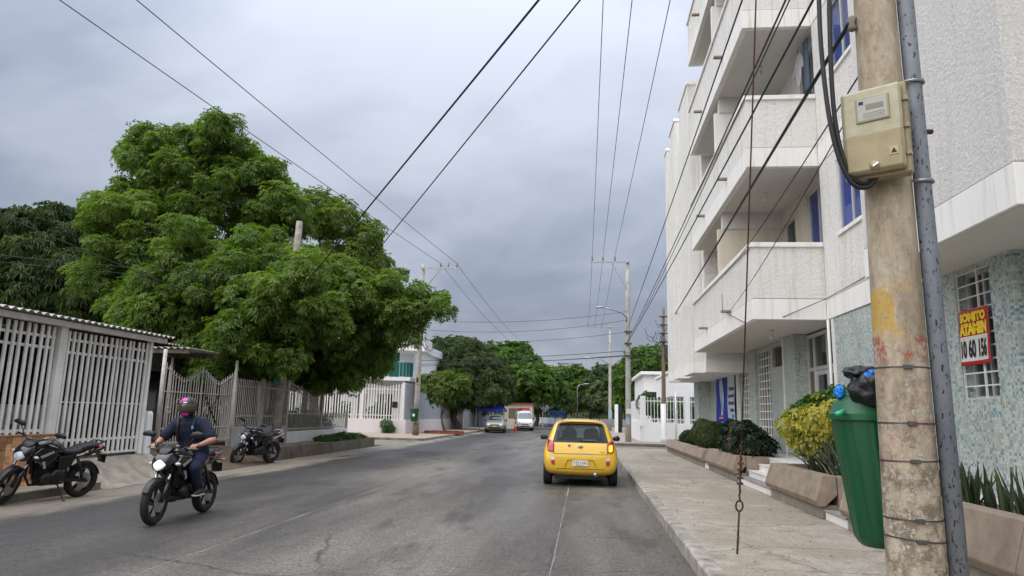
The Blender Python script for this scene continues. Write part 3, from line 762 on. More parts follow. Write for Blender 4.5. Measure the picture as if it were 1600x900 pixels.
kerb_row('kerb', 1.151, 1.303, -9, 33.6, 0.158, 'kerb')
kerb_row('kerb', 33.605, 33.80, 1.15, 6.3, 0.15, 'kerb', axis='X')
# corner sidewalk beyond the side street, right
struct(B(1.35, 40, 39.1, 120, -0.2, 0.13).build('sidewalk', 'sidewalk'))
kerb_row('kerb', 38.92, 39.09, 1.35, 9, 0.145, 'old_kerb', axis='X')
kerb_row('kerb', 1.18, 1.35, 39.1, 80, 0.145, 'old_kerb', step=2)
# ---- left side: gutter ground, sidewalk, ramp, raised walk
struct(B(-9.78, -9.02, -4, 12.5, -0.2, 0.125).build('sidewalk', 'ramp'))
kerb_row('kerb', -9.02, -8.88, -4, 12.5, 0.13, 'old_kerb')
m = MB()
n = 12
prof = [(-9.78, 0.50), (-9.62, 0.49), (-9.3, 0.26), (-9.0, 0.05), (-8.82, 0.004)]
R_ = []
for j in range(n + 1):
    y = 12.5 + (15.05 - 12.5) * j / n
    w = 0.06 * math.sin(j * 1.3) + 0.05 * math.sin(j * 0.6)
    R_.append([(x + (w if i > 1 else 0), y, z) for i, (x, z) in enumerate(prof)] + [(-8.9, y, -0.2), (-9.78, y, -0.2)])
m.rings(R_); struct(m.build('ramp', 'ramp'))
# uneven dirt verge between the ramp and the raised walk
def terrain(name, mt, x0, x1, y0, y1, nx, ny, fz, skirt=-0.2):
    vs, fs = [], []
    for j in range(ny + 1):
        for i in range(nx + 1):
            x = x0 + (x1 - x0) * i / nx; y = y0 + (y1 - y0) * j / ny; vs.append((x, y, fz(x, y)))
    fs = [(j * (nx + 1) + i, j * (nx + 1) + i + 1, (j + 1) * (nx + 1) + i + 1, (j + 1) * (nx + 1) + i) for j in range(ny) for i in range(nx)]
    b = len(vs); ring = [i for i in range(nx + 1)] + [(j + 1) * (nx + 1) + nx for j in range(ny)] + [ny * (nx + 1) + nx - 1 - i for i in range(nx)] + [(ny - 1 - j) * (nx + 1) for j in range(ny - 1)]
    vs += [(vs[i][0], vs[i][1], skirt) for i in ring]; k = len(ring)
    fs += [(ring[i], b + i, b + (i + 1) % k, ring[(i + 1) % k]) for i in range(k)]
    me = MB(); me.v = vs; me.f = fs
    return struct(me.build(name, mt, smooth=False))
def fz(x, y):
    t = max(0, min(1, (-8.95 - x) / 1.5))
    return 0.01 + 0.42 * t ** 1.2 + 0.025 * math.sin(x * 9 + y * 4) * t + 0.02 * math.sin(y * 7.3) * t
terrain('verge', 'dirt', -10.6, -8.9, 15.05, 20.0, 16, 40, fz)
raised = struct(B(-14, -9.66, 20.0, 31.6, -0.2, 0.30).build('raised_sidewalk', 'dirt'))
yy = 20.0
while yy < 31.5:
    e = min(31.6, yy + rnd.uniform(1.6, 2.1)); B(-10.66, -9.68, yy, e - 0.012, 0.1, 0.325 + rnd.uniform(-0.008, 0.004)).build('paving_slab', 'ramp', raised, bevel=0.008); yy = e
kerb_row('kerb', -9.66, -9.46, 20.0, 31.6, 0.34, 'old_kerb', step=2.2)
# corner sidewalk in front of the white house
tanw = struct(B(-40, -8.75, 38.0, 90, -0.2, 0.115).build('sidewalk', 'tan_pave'))
kerb_row('kerb', 37.82, 37.99, -40, -8.75, 0.13, 'kerb', step=1.5, axis='X')
kerb_row('kerb', -8.74, -8.58, 38.0, 75, 0.13, 'kerb', step=1.5)
# far hill behind the trees
m = MB(); vs = []
hx = [-900 + 60 * i for i in range(31)]
hz = [20 + 42 * math.exp(-((x - 60) / 260.0) ** 2) + 34 * math.exp(-((x + 420) / 200.0) ** 2) + 7 * math.sin(x * 0.021) + 5 * math.sin(x * 0.05 + 1) for x in hx]
R_ = [[(x, 1250, -0.3) for x in hx], [(x, 1330, z * 0.72) for x, z in zip(hx, hz)], [(x, 1420, z) for x, z in zip(hx, hz)], [(x, 1650, -0.3) for x in hx]]
m.rings(R_, cap=False, closed=False); struct(m.build('hill', 'hill', smooth=True))

# ================================================================== APARTMENT BUILDING (right)
def cut_wall(axis, plane, depth, a0, a1, z0, z1, holes):
    """wall slab with real openings. axis 'X': outer face at x=plane, going to x=plane+depth, a runs along y; axis 'Y' likewise"""
    A = sorted({a0, a1} | {h[0] for h in holes} | {h[1] for h in holes}); Z = sorted({z0, z1} | {h[2] for h in holes} | {h[3] for h in holes})
    A = [a for a in A if a0 - 1e-6 <= a <= a1 + 1e-6]; Z = [z for z in Z if z0 - 1e-6 <= z <= z1 + 1e-6]
    na, nz = len(A) - 1, len(Z) - 1
    def full(i, j):
        if i < 0 or j < 0 or i >= na or j >= nz: return False
        ca, cz = (A[i] + A[i + 1]) / 2, (Z[j] + Z[j + 1]) / 2
        return not any(h[0] < ca < h[1] and h[2] < cz < h[3] for h in holes)
    m = MB(); p0, p1 = plane, plane + depth
    def pt(p, a, z): return (p, a, z) if axis == 'X' else (a, p, z)
    for i in range(na):
        for j in range(nz):
            if not full(i, j): continue
            a, b, c, d = A[i], A[i + 1], Z[j], Z[j + 1]
            m.add([pt(p0, a, c), pt(p0, b, c), pt(p0, b, d), pt(p0, a, d)], [(0, 1, 2, 3)])
            m.add([pt(p1, a, c), pt(p1, b, c), pt(p1, b, d), pt(p1, a, d)], [(3, 2, 1, 0)])
            if not full(i - 1, j): m.add([pt(p0, a, c), pt(p0, a, d), pt(p1, a, d), pt(p1, a, c)], [(0, 1, 2, 3)])
            if not full(i + 1, j): m.add([pt(p0, b, c), pt(p1, b, c), pt(p1, b, d), pt(p0, b, d)], [(0, 1, 2, 3)])
            if not full(i, j - 1): m.add([pt(p0, a, c), pt(p1, a, c), pt(p1, b, c), pt(p0, b, c)], [(0, 1, 2, 3)])
            if not full(i, j + 1): m.add([pt(p0, a, d), pt(p0, b, d), pt(p1, b, d), pt(p1, a, d)], [(0, 1, 2, 3)])
    bm = bmesh.new(); me = m.mesh('t'); bm.from_mesh(me); bmesh.ops.remove_doubles(bm, verts=bm.verts, dist=1e-4)
    bmesh.ops.recalc_face_normals(bm, faces=bm.faces)
    q = MB(); q.v = [tuple(v.co) for v in bm.verts]; q.f = [tuple(v.index for v in f.verts) for f in bm.faces]; bm.free(); bpy.data.meshes.remove(me)
    return q
apt = thing('apartment_building', 'white stucco apartment block with stacked balconies and pale blue mosaic ground floor', 'building', (5, 18, 0.15))
ZS = [3.57, 6.82, 10.02, 13.16]; TOP = 16.6
XB, XW, XN, XR = 3.40, 4.86, 3.97, 5.06
def window(parent, x, y0, y1, z0, z1, nsash=2, curtain='curtain', dark=False, fw=0.045, name='window', back=True):
    """aluminium window set into an opening whose outer plane is x; outside is -x"""
    f = MB()
    f.box(x, x + 0.06, y0, y1, z0, z0 + fw).box(x, x + 0.06, y0, y1, z1 - fw, z1)
    f.box(x + 0.002, x + 0.058, y0, y0 + fw, z0 + fw, z1 - fw).box(x + 0.002, x + 0.058, y1 - fw, y1, z0 + fw, z1 - fw)
    for i in range(1, nsash):
        y = y0 + (y1 - y0) * i / nsash; f.box(x + 0.004, x + 0.056, y - fw * 0.5, y + fw * 0.5, z0 + fw, z1 - fw)
    w = f.build(name, 'alu', parent)
    w2 = (y1 - y0) / nsash
    for i in range(nsash):
        B(x + 0.028, x + 0.034, y0 + i * w2 + fw * 0.5, y0 + (i + 1) * w2 - fw * 0.5, z0 + fw, z1 - fw).build('pane', 'glass', w)
    if curtain:
        c = MB(); n = 26; ring0, ring1 = [], []
        L0 = [(x + 0.085 + 0.03 * math.sin(i * 1.9) + 0.012 * math.sin(i * 0.7), y0 + (y1 - y0) * i / n) for i in range(n + 1)]
        c.prism(L0 + [(p[0] + 0.012, p[1]) for p in L0[::-1]], z0 + 0.02, z1 - 0.02, 'Z'); c.build('curtain', curtain, w)
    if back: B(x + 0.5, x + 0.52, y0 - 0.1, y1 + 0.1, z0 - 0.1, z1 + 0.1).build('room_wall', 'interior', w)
    return w
# core behind all the faces
cut_wall('X', 5.65, 8.0, 2.0, 29.4, 0.3, TOP - 0.3, []).build('core_wall', 'band', apt)
# street wall between pole and balconies, with windows
wy0, wy1 = 12.32, 13.56
for k, z in enumerate(ZS):
    zt = ZS[k + 1] if k < 3 else TOP
    zb = z + 0.42
    o = cut_wall('X', XW, 0.22, 10.22, 14.508, zb, zt - (0.004 if k < 3 else 0), [(wy0, wy1, z + 1.58, min(z + 3.02, zt - 0.2))])
    o.build('wall', 'stucco', apt)
    B(XW - 0.012, XW + 0.2, 10.22, 14.498, z, zb - 0.012).build('floor_band', 'band', apt, bevel=0.006)
    w = window(apt, XW + 0.03, wy0, wy1, z + 1.58, min(z + 3.02, zt - 0.2), 2, 'curtain' if k != 1 else 'curtain')
    B(XW - 0.04, XW + 0.10, wy0 - 0.05, wy1 + 0.05, z + 1.50, z + 1.578).build('sill', 'band', w, bevel=0.006)
    # balcony back wall with sliding door and small opening
    o = cut_wall('X', XR, 0.2, 14.34, 22.2, z + 0.2, zt - 0.003, [(14.75, 16.1, z + 0.25, zt - 0.14), (17.0, 17.9, z + 1.2, zt - 0.35), (19.2, 20.6, z + 0.25, zt - 0.3)])
    o.build('balcony_wall', 'cream' if k == 0 else 'band', apt)
    window(apt, XR + 0.05, 14.75, 16.1, z + 0.25, zt - 0.14, 2, None if k == 1 else 'curtain', name='balcony_door')
    window(apt, XR + 0.05, 17.0, 17.9, z + 1.2, zt - 0.35, 1, None)
    window(apt, XR + 0.05, 19.2, 20.6, z + 0.25, zt - 0.3, 2, None, name='balcony_door')
    # partition between neighbouring balconies
    B(XB + 0.02, XR - 0.002, 18.0, 18.14, z + 0.2, zt - 0.42).build('partition', 'cream' if k == 0 else 'band', apt)
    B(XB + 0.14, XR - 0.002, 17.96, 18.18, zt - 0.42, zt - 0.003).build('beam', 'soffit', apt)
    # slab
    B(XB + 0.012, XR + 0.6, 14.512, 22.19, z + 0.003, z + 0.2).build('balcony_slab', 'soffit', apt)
    # parapet: smooth band below, rough stucco above, cap
    pt = MB(); pt.box(XB, XB + 0.13, 14.5, 22.2, z, z + 0.42); pt.box(XB + 0.13, XW - 0.014, 14.5, 14.63, z, z + 0.42); pt.box(XB + 0.13, XR + 0.2, 22.07, 22.2, z, z + 0.42)
    par = pt.build('parapet_band', 'band', apt, bevel=0.006)
    pt = MB(); pt.box(XB + 0.012, XB + 0.125, 14.512, 22.188, z + 0.435, z + 1.50); pt.box(XB + 0.125, XW - 0.002, 14.512, 14.62, z + 0.435, z + 1.50); pt.box(XB + 0.125, XR + 0.2, 22.08, 22.188, z + 0.435, z + 1.50)
    pp = pt.build('parapet', 'stucco', apt)
    B(XB + 0.02, XB + 0.115, 14.52, 22.18, z + 0.41, z + 0.445).build('groove', 'plinth', pp)
    cp = MB(); cp.box(XB - 0.035, XB + 0.165, 14.465, 22.235, z + 1.50, z + 1.60); cp.box(XB + 0.166, XW - 0.003, 14.465, 14.665, z + 1.50, z + 1.60)
    cp.build('parapet_cap', 'band', pp, bevel=0.012)
    for y in (16.65, 19.85):
        MB().box(XB - 0.22, XB + 0.02, y - 0.05, y + 0.05, z + 0.44, z + 0.50).build('drain_spout', 'plinth', pp, bevel=0.01)
    # lamp holder under the soffit
    zl = z - 0.0
    lm = MB().lathe([(0.055, 0.0), (0.05, -0.03), (0.022, -0.04), (0.022, -0.10), (0.04, -0.13), (0.048, -0.17), (0.03, -0.21), (0.004, -0.225)], 12, (4.22, 16.3, zl))
    lm.build('ceiling_lamp', 'alu', apt, smooth=True)
# big near block projecting over the entrance
zb = 3.57 + 0.41
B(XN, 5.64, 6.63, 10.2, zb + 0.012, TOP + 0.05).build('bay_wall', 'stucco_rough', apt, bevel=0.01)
B(XN - 0.012, 5.64, 6.618, 10.19, 3.57, zb).build('bay_band', 'band', apt, bevel=0.008)
B(XN + 0.01, 5.6, 6.64, 10.18, zb - 0.002, zb + 0.014).build('groove', 'plinth', apt)
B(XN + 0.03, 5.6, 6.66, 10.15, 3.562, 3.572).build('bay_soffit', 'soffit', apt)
MB().lathe([(0.09, 0), (0.09, -0.012), (0.02, -0.02)], 14, (4.45, 7.2, 3.561)).build('ceiling_lamp', 'plinth', apt)
B(XW + 0.01, 5.64, 2.2, 6.61, 3.62, TOP).build('wall', 'stucco', apt)
# far block with shallow bays
B(3.78, 5.64, 22.32, 29.4, 3.06, 12.6).build('far_wall', 'stucco', apt)
B(3.76, 5.64, 22.31, 29.41, 2.98, 3.34).build('far_band', 'band', apt, bevel=0.006)
for (y0, y1, zt) in ((22.9, 25.0, 12.85), (26.3, 27.9, 13.0), (28.9, 29.6, 12.8)):
    b = B(3.45, 3.775, y0, y1, 3.34, zt).build('bay', 'stucco', apt, bevel=0.01)
    B(3.41, 3.82, y0 - 0.04, y1 + 0.04, zt, zt + 0.12).build('bay_cap', 'band', b, bevel=0.01)
    B(3.44, 3.756, y0 - 0.01, y1 + 0.01, 2.985, 3.338).build('bay_band', 'band', b, bevel=0.006)
B(3.72, 5.66, 22.3, 29.45, 12.6, 12.72).build('roof_cap', 'band', apt, bevel=0.01)
B(4.9, 13.6, 2.0, 22.4, TOP - 0.28, TOP + 0.25).build('roof', 'band', apt)
# ground floor
o = cut_wall('X', 4.88, 0.3, 8.45, 14.2, 0.3, 3.562, [(8.86, 9.66, 1.88, 3.5)]); o.build('ground_wall', 'mosaic', apt)
B(4.86, 5.2, 14.205, 14.33, 0.7, 3.56).build('corner_strip', 'white', apt, bevel=0.005)
B(4.97, 5.16, 14.335, 14.5, 0.7, 3.56).build('ground_wall', 'mosaic2', apt)
B(5.19, 5.64, 8.455, 14.19, 0.3, 3.55).build('inner_wall', 'interior', apt) if False else None
B(4.885, 5.64, 8.40, 8.448, 0.3, 3.555).build('ground_wall', 'mosaic', apt)
B(5.3, 5.64, 2.2, 8.39, 0.3, 3.555).build('ground_wall', 'mosaic', apt)
o = cut_wall('X', 4.98, 0.25, 17.0, 26.9, 0.3, 3.562, [(18.3, 19.25, 2.92, 3.44), (19.5, 20.9, 0.95, 3.45), (21.75, 23.2, 0.95, 3.45)])
o.build('ground_wall', 'mosaic2', apt)
B(4.90, 4.978, 17.0, 17.9, 0.7, 3.56).build('pilaster', 'mosaic2', apt, bevel=0.004)
B(4.885, 4.976, 17.905, 17.99, 0.7, 3.56).build('corner_strip', 'white', apt, bevel=0.004)
B(4.9, 4.978, 20.95, 21.7, 0.7, 3.56).build('pilaster', 'mosaic2', apt, bevel=0.004)
B(4.9, 5.64, 26.9, 29.4, 0.3, 2.978).build('ground_wall', 'mosaic2', apt)
B(4.45, 4.898, 28.3, 29.4, 0.3, 2.975).build('pilaster', 'mosaic2', apt, bevel=0.004)
B(4.905, 4.975, 23.25, 23.55, 0.7, 3.56).build('corner_strip', 'white', apt, bevel=0.004)
# screens of small openings (concrete grille blocks)
def grille(parent, x, y0, y1, z0, z1, ny, nz, name):
    g = B(x + 0.14, x + 0.16, y0, y1, z0, z1).build(name, 'window_dark', parent)
    for i in range(ny + 1):
        y = y0 + (y1 - y0) * i / ny
        B(x + 0.02, x + 0.05, max(y0, y - 0.016), min(y1, y + 0.016), z0, z1).build('upright', 'white', g)
    for j in range(nz + 1):
        z = z0 + (z1 - z0) * j / nz
        B(x + 0.024, x + 0.046, y0, y1, max(z0, z - 0.014), min(z1, z + 0.014)).build('crossbar', 'white', g)
    return g
grille(apt, 4.98, 19.5, 20.9, 0.95, 3.45, 5, 12, 'screen')
grille(apt, 4.98, 21.75, 23.2, 0.95, 3.45, 5, 12, 'screen')
v = B(5.14, 5.16, 18.3, 19.25, 2.92, 3.44).build('vent_window', 'window_dark', apt)
for i in range(5): B(5.05, 5.08, 18.34 + 0.21 * i, 18.38 + 0.21 * i, 2.92, 3.44).build('bar', 'wood', v)
# front doors with transom
door = MB()
x = 5.18
for y in (14.52, 15.62, 16.5, 16.94): door.box(x, x + 0.09, y - 0.035, y + 0.035, 0.72, 3.5)
for z in (2.72, 3.48): door.box(x + 0.003, x + 0.087, 14.5, 16.97, z - 0.04, z + 0.04)
dr = door.build('front_door', 'alu', apt, bevel=0.005)
for (a, b) in ((14.56, 15.58), (15.66, 16.46), (16.54, 16.90)):
    B(x + 0.04, x + 0.05, a, b, 2.77, 3.43).build('transom_pane', 'window_dark', dr)
for (a, b) in ((14.56, 15.06), (15.10, 15.58), (15.66, 16.46)):
    lf = MB(); lf.box(x + 0.02, x + 0.07, a, a + 0.09, 0.74, 2.67).box(x + 0.02, x + 0.07, b - 0.09, b, 0.74, 2.67)
    for (z0, z1) in ((0.74, 1.25), (1.68, 1.74), (2.57, 2.67)): lf.box(x + 0.022, x + 0.068, a + 0.09, b - 0.09, z0, z1)
    l = lf.build('door_leaf', 'alu', dr, bevel=0.004)
    B(x + 0.04, x + 0.046, a + 0.09, b - 0.09, 1.25, 2.57).build('pane', 'window_dark', dr)
B(x + 0.03, x + 0.05, 16.54, 16.90, 0.74, 2.68).build('side_panel', 'wood', dr)
B(x - 0.04, x, 15.55, 15.60, 1.65, 1.85).build('handle', 'steel', dr, bevel=0.01)
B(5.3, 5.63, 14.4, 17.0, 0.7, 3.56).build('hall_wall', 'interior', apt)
# low window with white bars near the pole
wn = window(apt, 5.02, 8.86, 9.66, 1.88, 3.5, 2, None, fw=0.04)
bx = 4.90
bars = [ (8.86 + 0.8 * i / 4) for i in (0, 4, 1.62)]
for y in bars: B(bx, bx + 0.022, y - 0.012, y + 0.012, 1.86, 3.5).build('bar', 'white', wn)
for i in range(11):
    z = 1.88 + i * 0.161; B(bx + 0.004, bx + 0.018, 8.85, 9.67, z - 0.008, z + 0.008).build('bar', 'white', wn)
# porch floor behind the planters and stairs
B(4.35, 4.979, 2.2, 29.3, 0.14, 0.71).build('porch', 'step', apt)
B(4.98, 5.3, 14.35, 17.0, 0.2, 0.705).build('threshold', 'step', apt)
# stairs between the planters
def stairs(y0, y1):
    st = B(3.58, 4.345, y0, y1, 0.12, 0.155).build('stairs', 'plinth', apt)
    for i in range(4):
        x0 = 3.50 + 0.235 * i; z1 = 0.15 + 0.14 * (i + 1)
        n = max(1, round((y1 - y0) / 0.6))
        for j in range(n):
            a = y0 + (y1 - y0) * j / n; b = y0 + (y1 - y0) * (j + 1) / n
            B(x0, x0 + (0.24 if i < 3 else 0.14), a + 0.002, b - 0.002, 0.15 if i == 0 else z1 - 0.16, z1 - 0.022).build('riser_tile', 'step', st, bevel=0.003)
        B(x0 - 0.018, x0 + 0.24 if i < 3 else 4.348, y0, y1, z1 - 0.021, z1).build('tread', 'step_edge' if i == 0 else 'step', st, bevel=0.004)
stairs(14.05, 16.85); stairs(10.12, 10.98); stairs(20.75, 21.35)
# wall drain pipe of the corner
MB().tube([(4.84, 14.42, 0.75), (4.84, 14.42, 3.56)], 0.03, 8).build('drain_pipe', 'white', apt, smooth=True)

# ---- planters: leaning precast panels over a recessed plinth
def planter(label, y0, y1, npan, ztop=0.77, near_end=True):
    t = thing('concrete_planter', label, 'planter', (3.9, (y0 + y1) / 2, 0.15), 0, 'concrete planters along the apartment building')
    B(3.48, 4.32, y0 + 0.06, y1 - 0.06, 0.15, 0.345).build('plinth', 'plinth', t, bevel=0.008)
    sec = [(3.42, 0.325), (3.385, 0.41), (3.50, ztop), (3.70, ztop), (3.70, 0.50), (3.52, 0.33)]
    for i in range(npan):
        a = y0 + (y1 - y0) * i / npan; b = y0 + (y1 - y0) * (i + 1) / npan
        sa = 0.0 if i else 0.03; sb = 0.0 if i < npan - 1 else 0.03      # hipped ends
        R_ = []
        jog = rnd.uniform(-0.006, 0.006)
        ra = [(x + jog, a + 0.004 + (sa * max(0, (z - 0.43) / (ztop - 0.43))), z) for x, z in sec]
        rb = [(x + jog, b - 0.004 - (sb * max(0, (z - 0.43) / (ztop - 0.43))), z) for x, z in sec]
        MB().rings([ra, rb]).build('planter_panel', 'planter', t, bevel=0.012)
    for (ya, yb, s) in ((y0 + 0.03, y0 + 0.17, -1), (y1 - 0.17, y1 - 0.03, 1)):
        o = -0.03 if s < 0 else 0.03
        lo = ya if s < 0 else yb; hi = yb if s < 0 else ya
        R_ = [[(x, lo, ztop - 0.004), (x, hi, ztop - 0.004), (x, hi, 0.34), (x, lo + o * 0.95, 0.34), (x, lo + o, 0.43)] for x in (3.705, 4.33)]
        MB().rings(R_).build('end_panel', 'planter', t, bevel=0.01)
    B(3.69, 4.34, y0 + 0.22, y1 - 0.22, 0.345, ztop - 0.08).build('soil', 'dirt', t)
    return t
planter('long concrete planter farthest along the block, with clipped hedge balls', 21.35, 30.6, 5, 0.66)
planter('concrete planter with dark flowering shrub, beside the white steps', 16.9, 20.7, 3, 0.73)
planter('short concrete planter with yellow variegated plant, beside the green bin', 11.0, 14.0, 3, 0.77)
planter('cracked concrete planter of snake plants right of the near pole', 2.3, 10.1, 6, 0.82)

# ---- planting along the building
def shrub(name, label, loc, lobes, leafmat, density, k, length, width, seed, cat='shrub', droop=0.1, inner=0.3, stems=6, upbias=0.2, extra=None, group=None):
    rng = np.random.default_rng(seed)
    t = thing(name, label, cat, loc, 0, group)
    sm = MB()
    for i in range(stems):
        l = lobes[i % len(lobes)]; p = Vector(loc) + Vector((rng.normal() * 0.04, rng.normal() * 0.06, -0.05))
        q = Vector(l[:3]) + Vector((rng.normal() * l[3] * 0.4, rng.normal() * l[4] * 0.4, rng.random() * l[5] * 0.5))
        sm.tube([p, p.lerp(q, 0.5) + Vector((rng.normal() * 0.04, rng.normal() * 0.04, 0)), q], [0.022, 0.015, 0.006], 6)
    sm.build('stem', 'bark', t, smooth=True)
    foliage('foliage', leafmat, t, rng, lobes, density, k, length, width, droop, inner, -0.95, upbias, shag=0.05 if 'hedge' in name else 0.14)
    if extra: foliage('flowers', extra[0], t, rng, lobes, extra[1], 6, extra[2], extra[3], 0.0, 0.0, 0.0, 0.6)
    return t
shrub('hedge_ball', 'clipped round yellow-green bush, the larger ball in the long planter', (4.02, 22.9, 0.60), [(4.02, 22.9, 1.02, 0.50, 0.58, 0.46)], 'hedge', 900, 5, 0.045, 0.024, 1, inner=0.35)
shrub('hedge_ball', 'rounded yellow-green bush just behind the larger clipped ball', (4.0, 24.5, 0.60), [(4.0, 24.5, 1.05, 0.42, 0.5, 0.44), (4.05, 24.2, 0.85, 0.36, 0.45, 0.3)], 'hedge', 900, 5, 0.045, 0.024, 2, inner=0.35)
shrub('low_hedge', 'small dark clipped bush at the far end of the long planter', (4.0, 27.6, 0.58), [(4.0, 27.9, 0.80, 0.34, 0.5, 0.26), (4.0, 27.2, 0.78, 0.32, 0.45, 0.24)], 'dark', 900, 5, 0.05, 0.026, 3, inner=0.3)
shrub('flowering_shrub', 'dark leafy shrub with orange-red flowers in the second planter', (4.0, 18.2, 0.66), [(4.0, 17.6, 0.95, 0.42, 0.6, 0.36), (4.0, 18.6, 1.02, 0.45, 0.65, 0.42), (4.05, 19.6, 1.0, 0.40, 0.55, 0.40)], 'dark', 260, 6, 0.13, 0.06, 4, droop=0.3, extra=('red', 9, 0.045, 0.03))
shrub('ivy_bush', 'green broad-leaved bush rising behind the yellow variegated plant', (4.1, 12.3, 0.7), [(4.05, 13.1, 1.62, 0.36, 0.5, 0.26), (4.2, 12.4, 1.86, 0.30, 0.50, 0.22), (4.25, 11.6, 1.90, 0.26, 0.5, 0.2), (3.95, 13.6, 1.50, 0.22, 0.30, 0.22)], 'green', 90, 5, 0.13, 0.11, 5, droop=0.35, inner=0.2, stems=8)
shrub('variegated_plant', 'yellow variegated plant in the short planter beside the green bin', (3.95, 12.2, 0.7), [(3.84, 13.1, 1.45, 0.32, 0.5, 0.32), (3.9, 12.2, 1.58, 0.30, 0.48, 0.30), (3.96, 11.5, 1.62, 0.26, 0.45, 0.26), (3.85, 12.5, 1.20, 0.26, 0.45, 0.24)], 'yellow', 130, 5, 0.085, 0.07, 6, droop=0.3, inner=0.2, stems=7)
# strap-leaved clump: every blade is its own curved leaf
def blade_mesh(name, base, tip, bend, w, mt, tint, curl=0.0, nseg=6, wavy=0.0):
    base, tip, bend = Vector(base), Vector(tip), Vector(bend)
    d = (tip - base); side = d.cross(Vector((0, 0, 1)))
    if side.length < 0.02: side = Vector((1, 0, 0))
    side.normalize(); a = curl; side = (side * math.cos(a) + Vector((side.y, -side.x, 0)) * math.sin(a)).normalized()
    nrm = side.cross(d).normalized(); rings = []
    for i in range(nseg + 1):
        t = i / nseg; p = base * (1 - t) ** 2 + bend * 2 * t * (1 - t) + tip * t * t
        ww = w * (0.75 + 0.9 * t - 1.65 * t ** 2.4) * 0.5 + 0.0015
        nn = nrm * ww * 0.35
        rings.append([p + side * ww + nn * (1 + wavy * math.sin(i * 2.1)), p - nn * 0.2, p - side * ww + nn * (1 - wavy * math.sin(i * 1.7)), p - nn * 0.2 + nrm * -0.004])
    me = MB().rings(rings).mesh(name)
    at = me.attributes.new('tint', 'FLOAT', 'POINT'); at.data.foreach_set('value', [tint] * len(me.vertices))
    me.materials.append(LEAF[mt]); me.shade_smooth()
    return me
rb = random.Random(5)
cl = thing('strap_leaf_plant', 'spiky grey-green strap-leaved clump under the yellow variegated plant', 'plant', (3.85, 11.9, 0.72))
for i in range(90):
    y = rb.uniform(11.25, 12.6); x = rb.uniform(3.76, 3.98); a = rb.gauss(0, 0.6); ln = rb.uniform(0.45, 0.85); h = rb.uniform(0.2, 0.62)
    b = Vector((x, y, 0.68)); tp = b + Vector((-0.28 * rb.random() - 0.02, ln * math.sin(a) * 0.8 + 0.25, h)); bd = b.lerp(tp, 0.45) + Vector((0, 0, 0.22))
    link(bpy.data.objects.new('leaf', blade_mesh('leaf', b, tp, bd, rb.uniform(0.022, 0.04), 'blade', rb.random())), cl)
def snake_plants():
    n = 0
    for c in range(4):
        yc = 6.05 + c * 0.92
        lab = ['snake plant clump at the right picture edge', 'snake plant clump just right of the leaning grey pipe', 'snake plant clump mostly hidden behind the near concrete pole', 'snake plant clump in the planter behind the green bin'][c]
        t = thing('snake_plant', lab, 'plant', (4.0, yc, 0.74), 0, 'snake plants in the cracked planter')
        for i in range(34):
            x = 3.78 + rb.random() * 0.48; y = yc + rb.uniform(-0.45, 0.45); h = rb.uniform(0.22, 0.52)
            b = Vector((x, y, 0.70)); tp = b + Vector((rb.gauss(-0.03, 0.06), rb.gauss(0, 0.09), h)); bd = b.lerp(tp, 0.5) + Vector((rb.gauss(0, 0.02), rb.gauss(0, 0.03), 0))
            link(bpy.data.objects.new('leaf', blade_mesh('leaf', b, tp, bd, rb.uniform(0.045, 0.075), 'sansev', rb.random(), rb.uniform(-1.2, 1.2), 6, 0.25)), t)
snake_plants()

# ---- banners and printed signs on the building
def wavy_sheet(x, y0, y1, z0, z1, ny=12, nz=14, amp=0.012, seed=0, th=0.004):
    r = random.Random(seed); p1, p2 = r.uniform(0, 6), r.uniform(0, 6)
    def dx(y, z): return amp * (math.sin(3.1 * (y - y0) / (y1 - y0) * 2 + p1 + z * 1.7) + 0.6 * math.sin(5 * z + p2))
    vs = [(x + dx(y0 + (y1 - y0) * i / ny, z0 + (z1 - z0) * j / nz) + s * th, y0 + (y1 - y0) * i / ny, z0 + (z1 - z0) * j / nz) for s in (0, 1) for j in range(nz + 1) for i in range(ny + 1)]
    w = ny + 1; k = w * (nz + 1)
    fs = [(j * w + i, j * w + i + 1, (j + 1) * w + i + 1, (j + 1) * w + i) for j in range(nz) for i in range(ny)]
    fs += [tuple(q + k for q in f[::-1]) for f in fs]
    ed = list(range(w)) + [w - 1 + w * j for j in range(1, nz + 1)] + [nz * w + i for i in range(ny - 1, -1, -1)] + [w * j for j in range(nz - 1, 0, -1)]
    fs += [(ed[i], ed[(i + 1) % len(ed)], ed[(i + 1) % len(ed)] + k, ed[i] + k) for i in range(len(ed))]
    return MB().add(vs, fs), dx
def stick(o, x, dx, off):
    """lay flat print on the waving cloth"""
    for v in o.data.vertices: v.co.x = x + dx(v.co.y, v.co.z) - off
def facing(y, z, x): return frame_mtx((x, y, z), (0, -1, 0), (0, 0, 1))      # readable from the street side
bn = thing('hanging_banner', 'blue vertical banner with a robed white figure on the mosaic wall', 'banner', (4.87, 25.7, 1.2))
s_, dx = wavy_sheet(4.87, 24.72, 26.8, 0.95, 3.52, amp=0.02, seed=3); s_.build('cloth', 'blue_flag', bn, smooth=True)
fig = MB(); cy, cz = 25.75, 2.2
pts = [(-0.16, -0.62), (0.16, -0.62), (0.22, -0.3), (0.30, 0.05), (0.26, 0.35), (0.20, 0.52), (0.16, 0.74), (0.08, 0.86), (-0.08, 0.86), (-0.16, 0.74), (-0.20, 0.52), (-0.26, 0.35), (-0.30, 0.05), (-0.22, -0.3)]
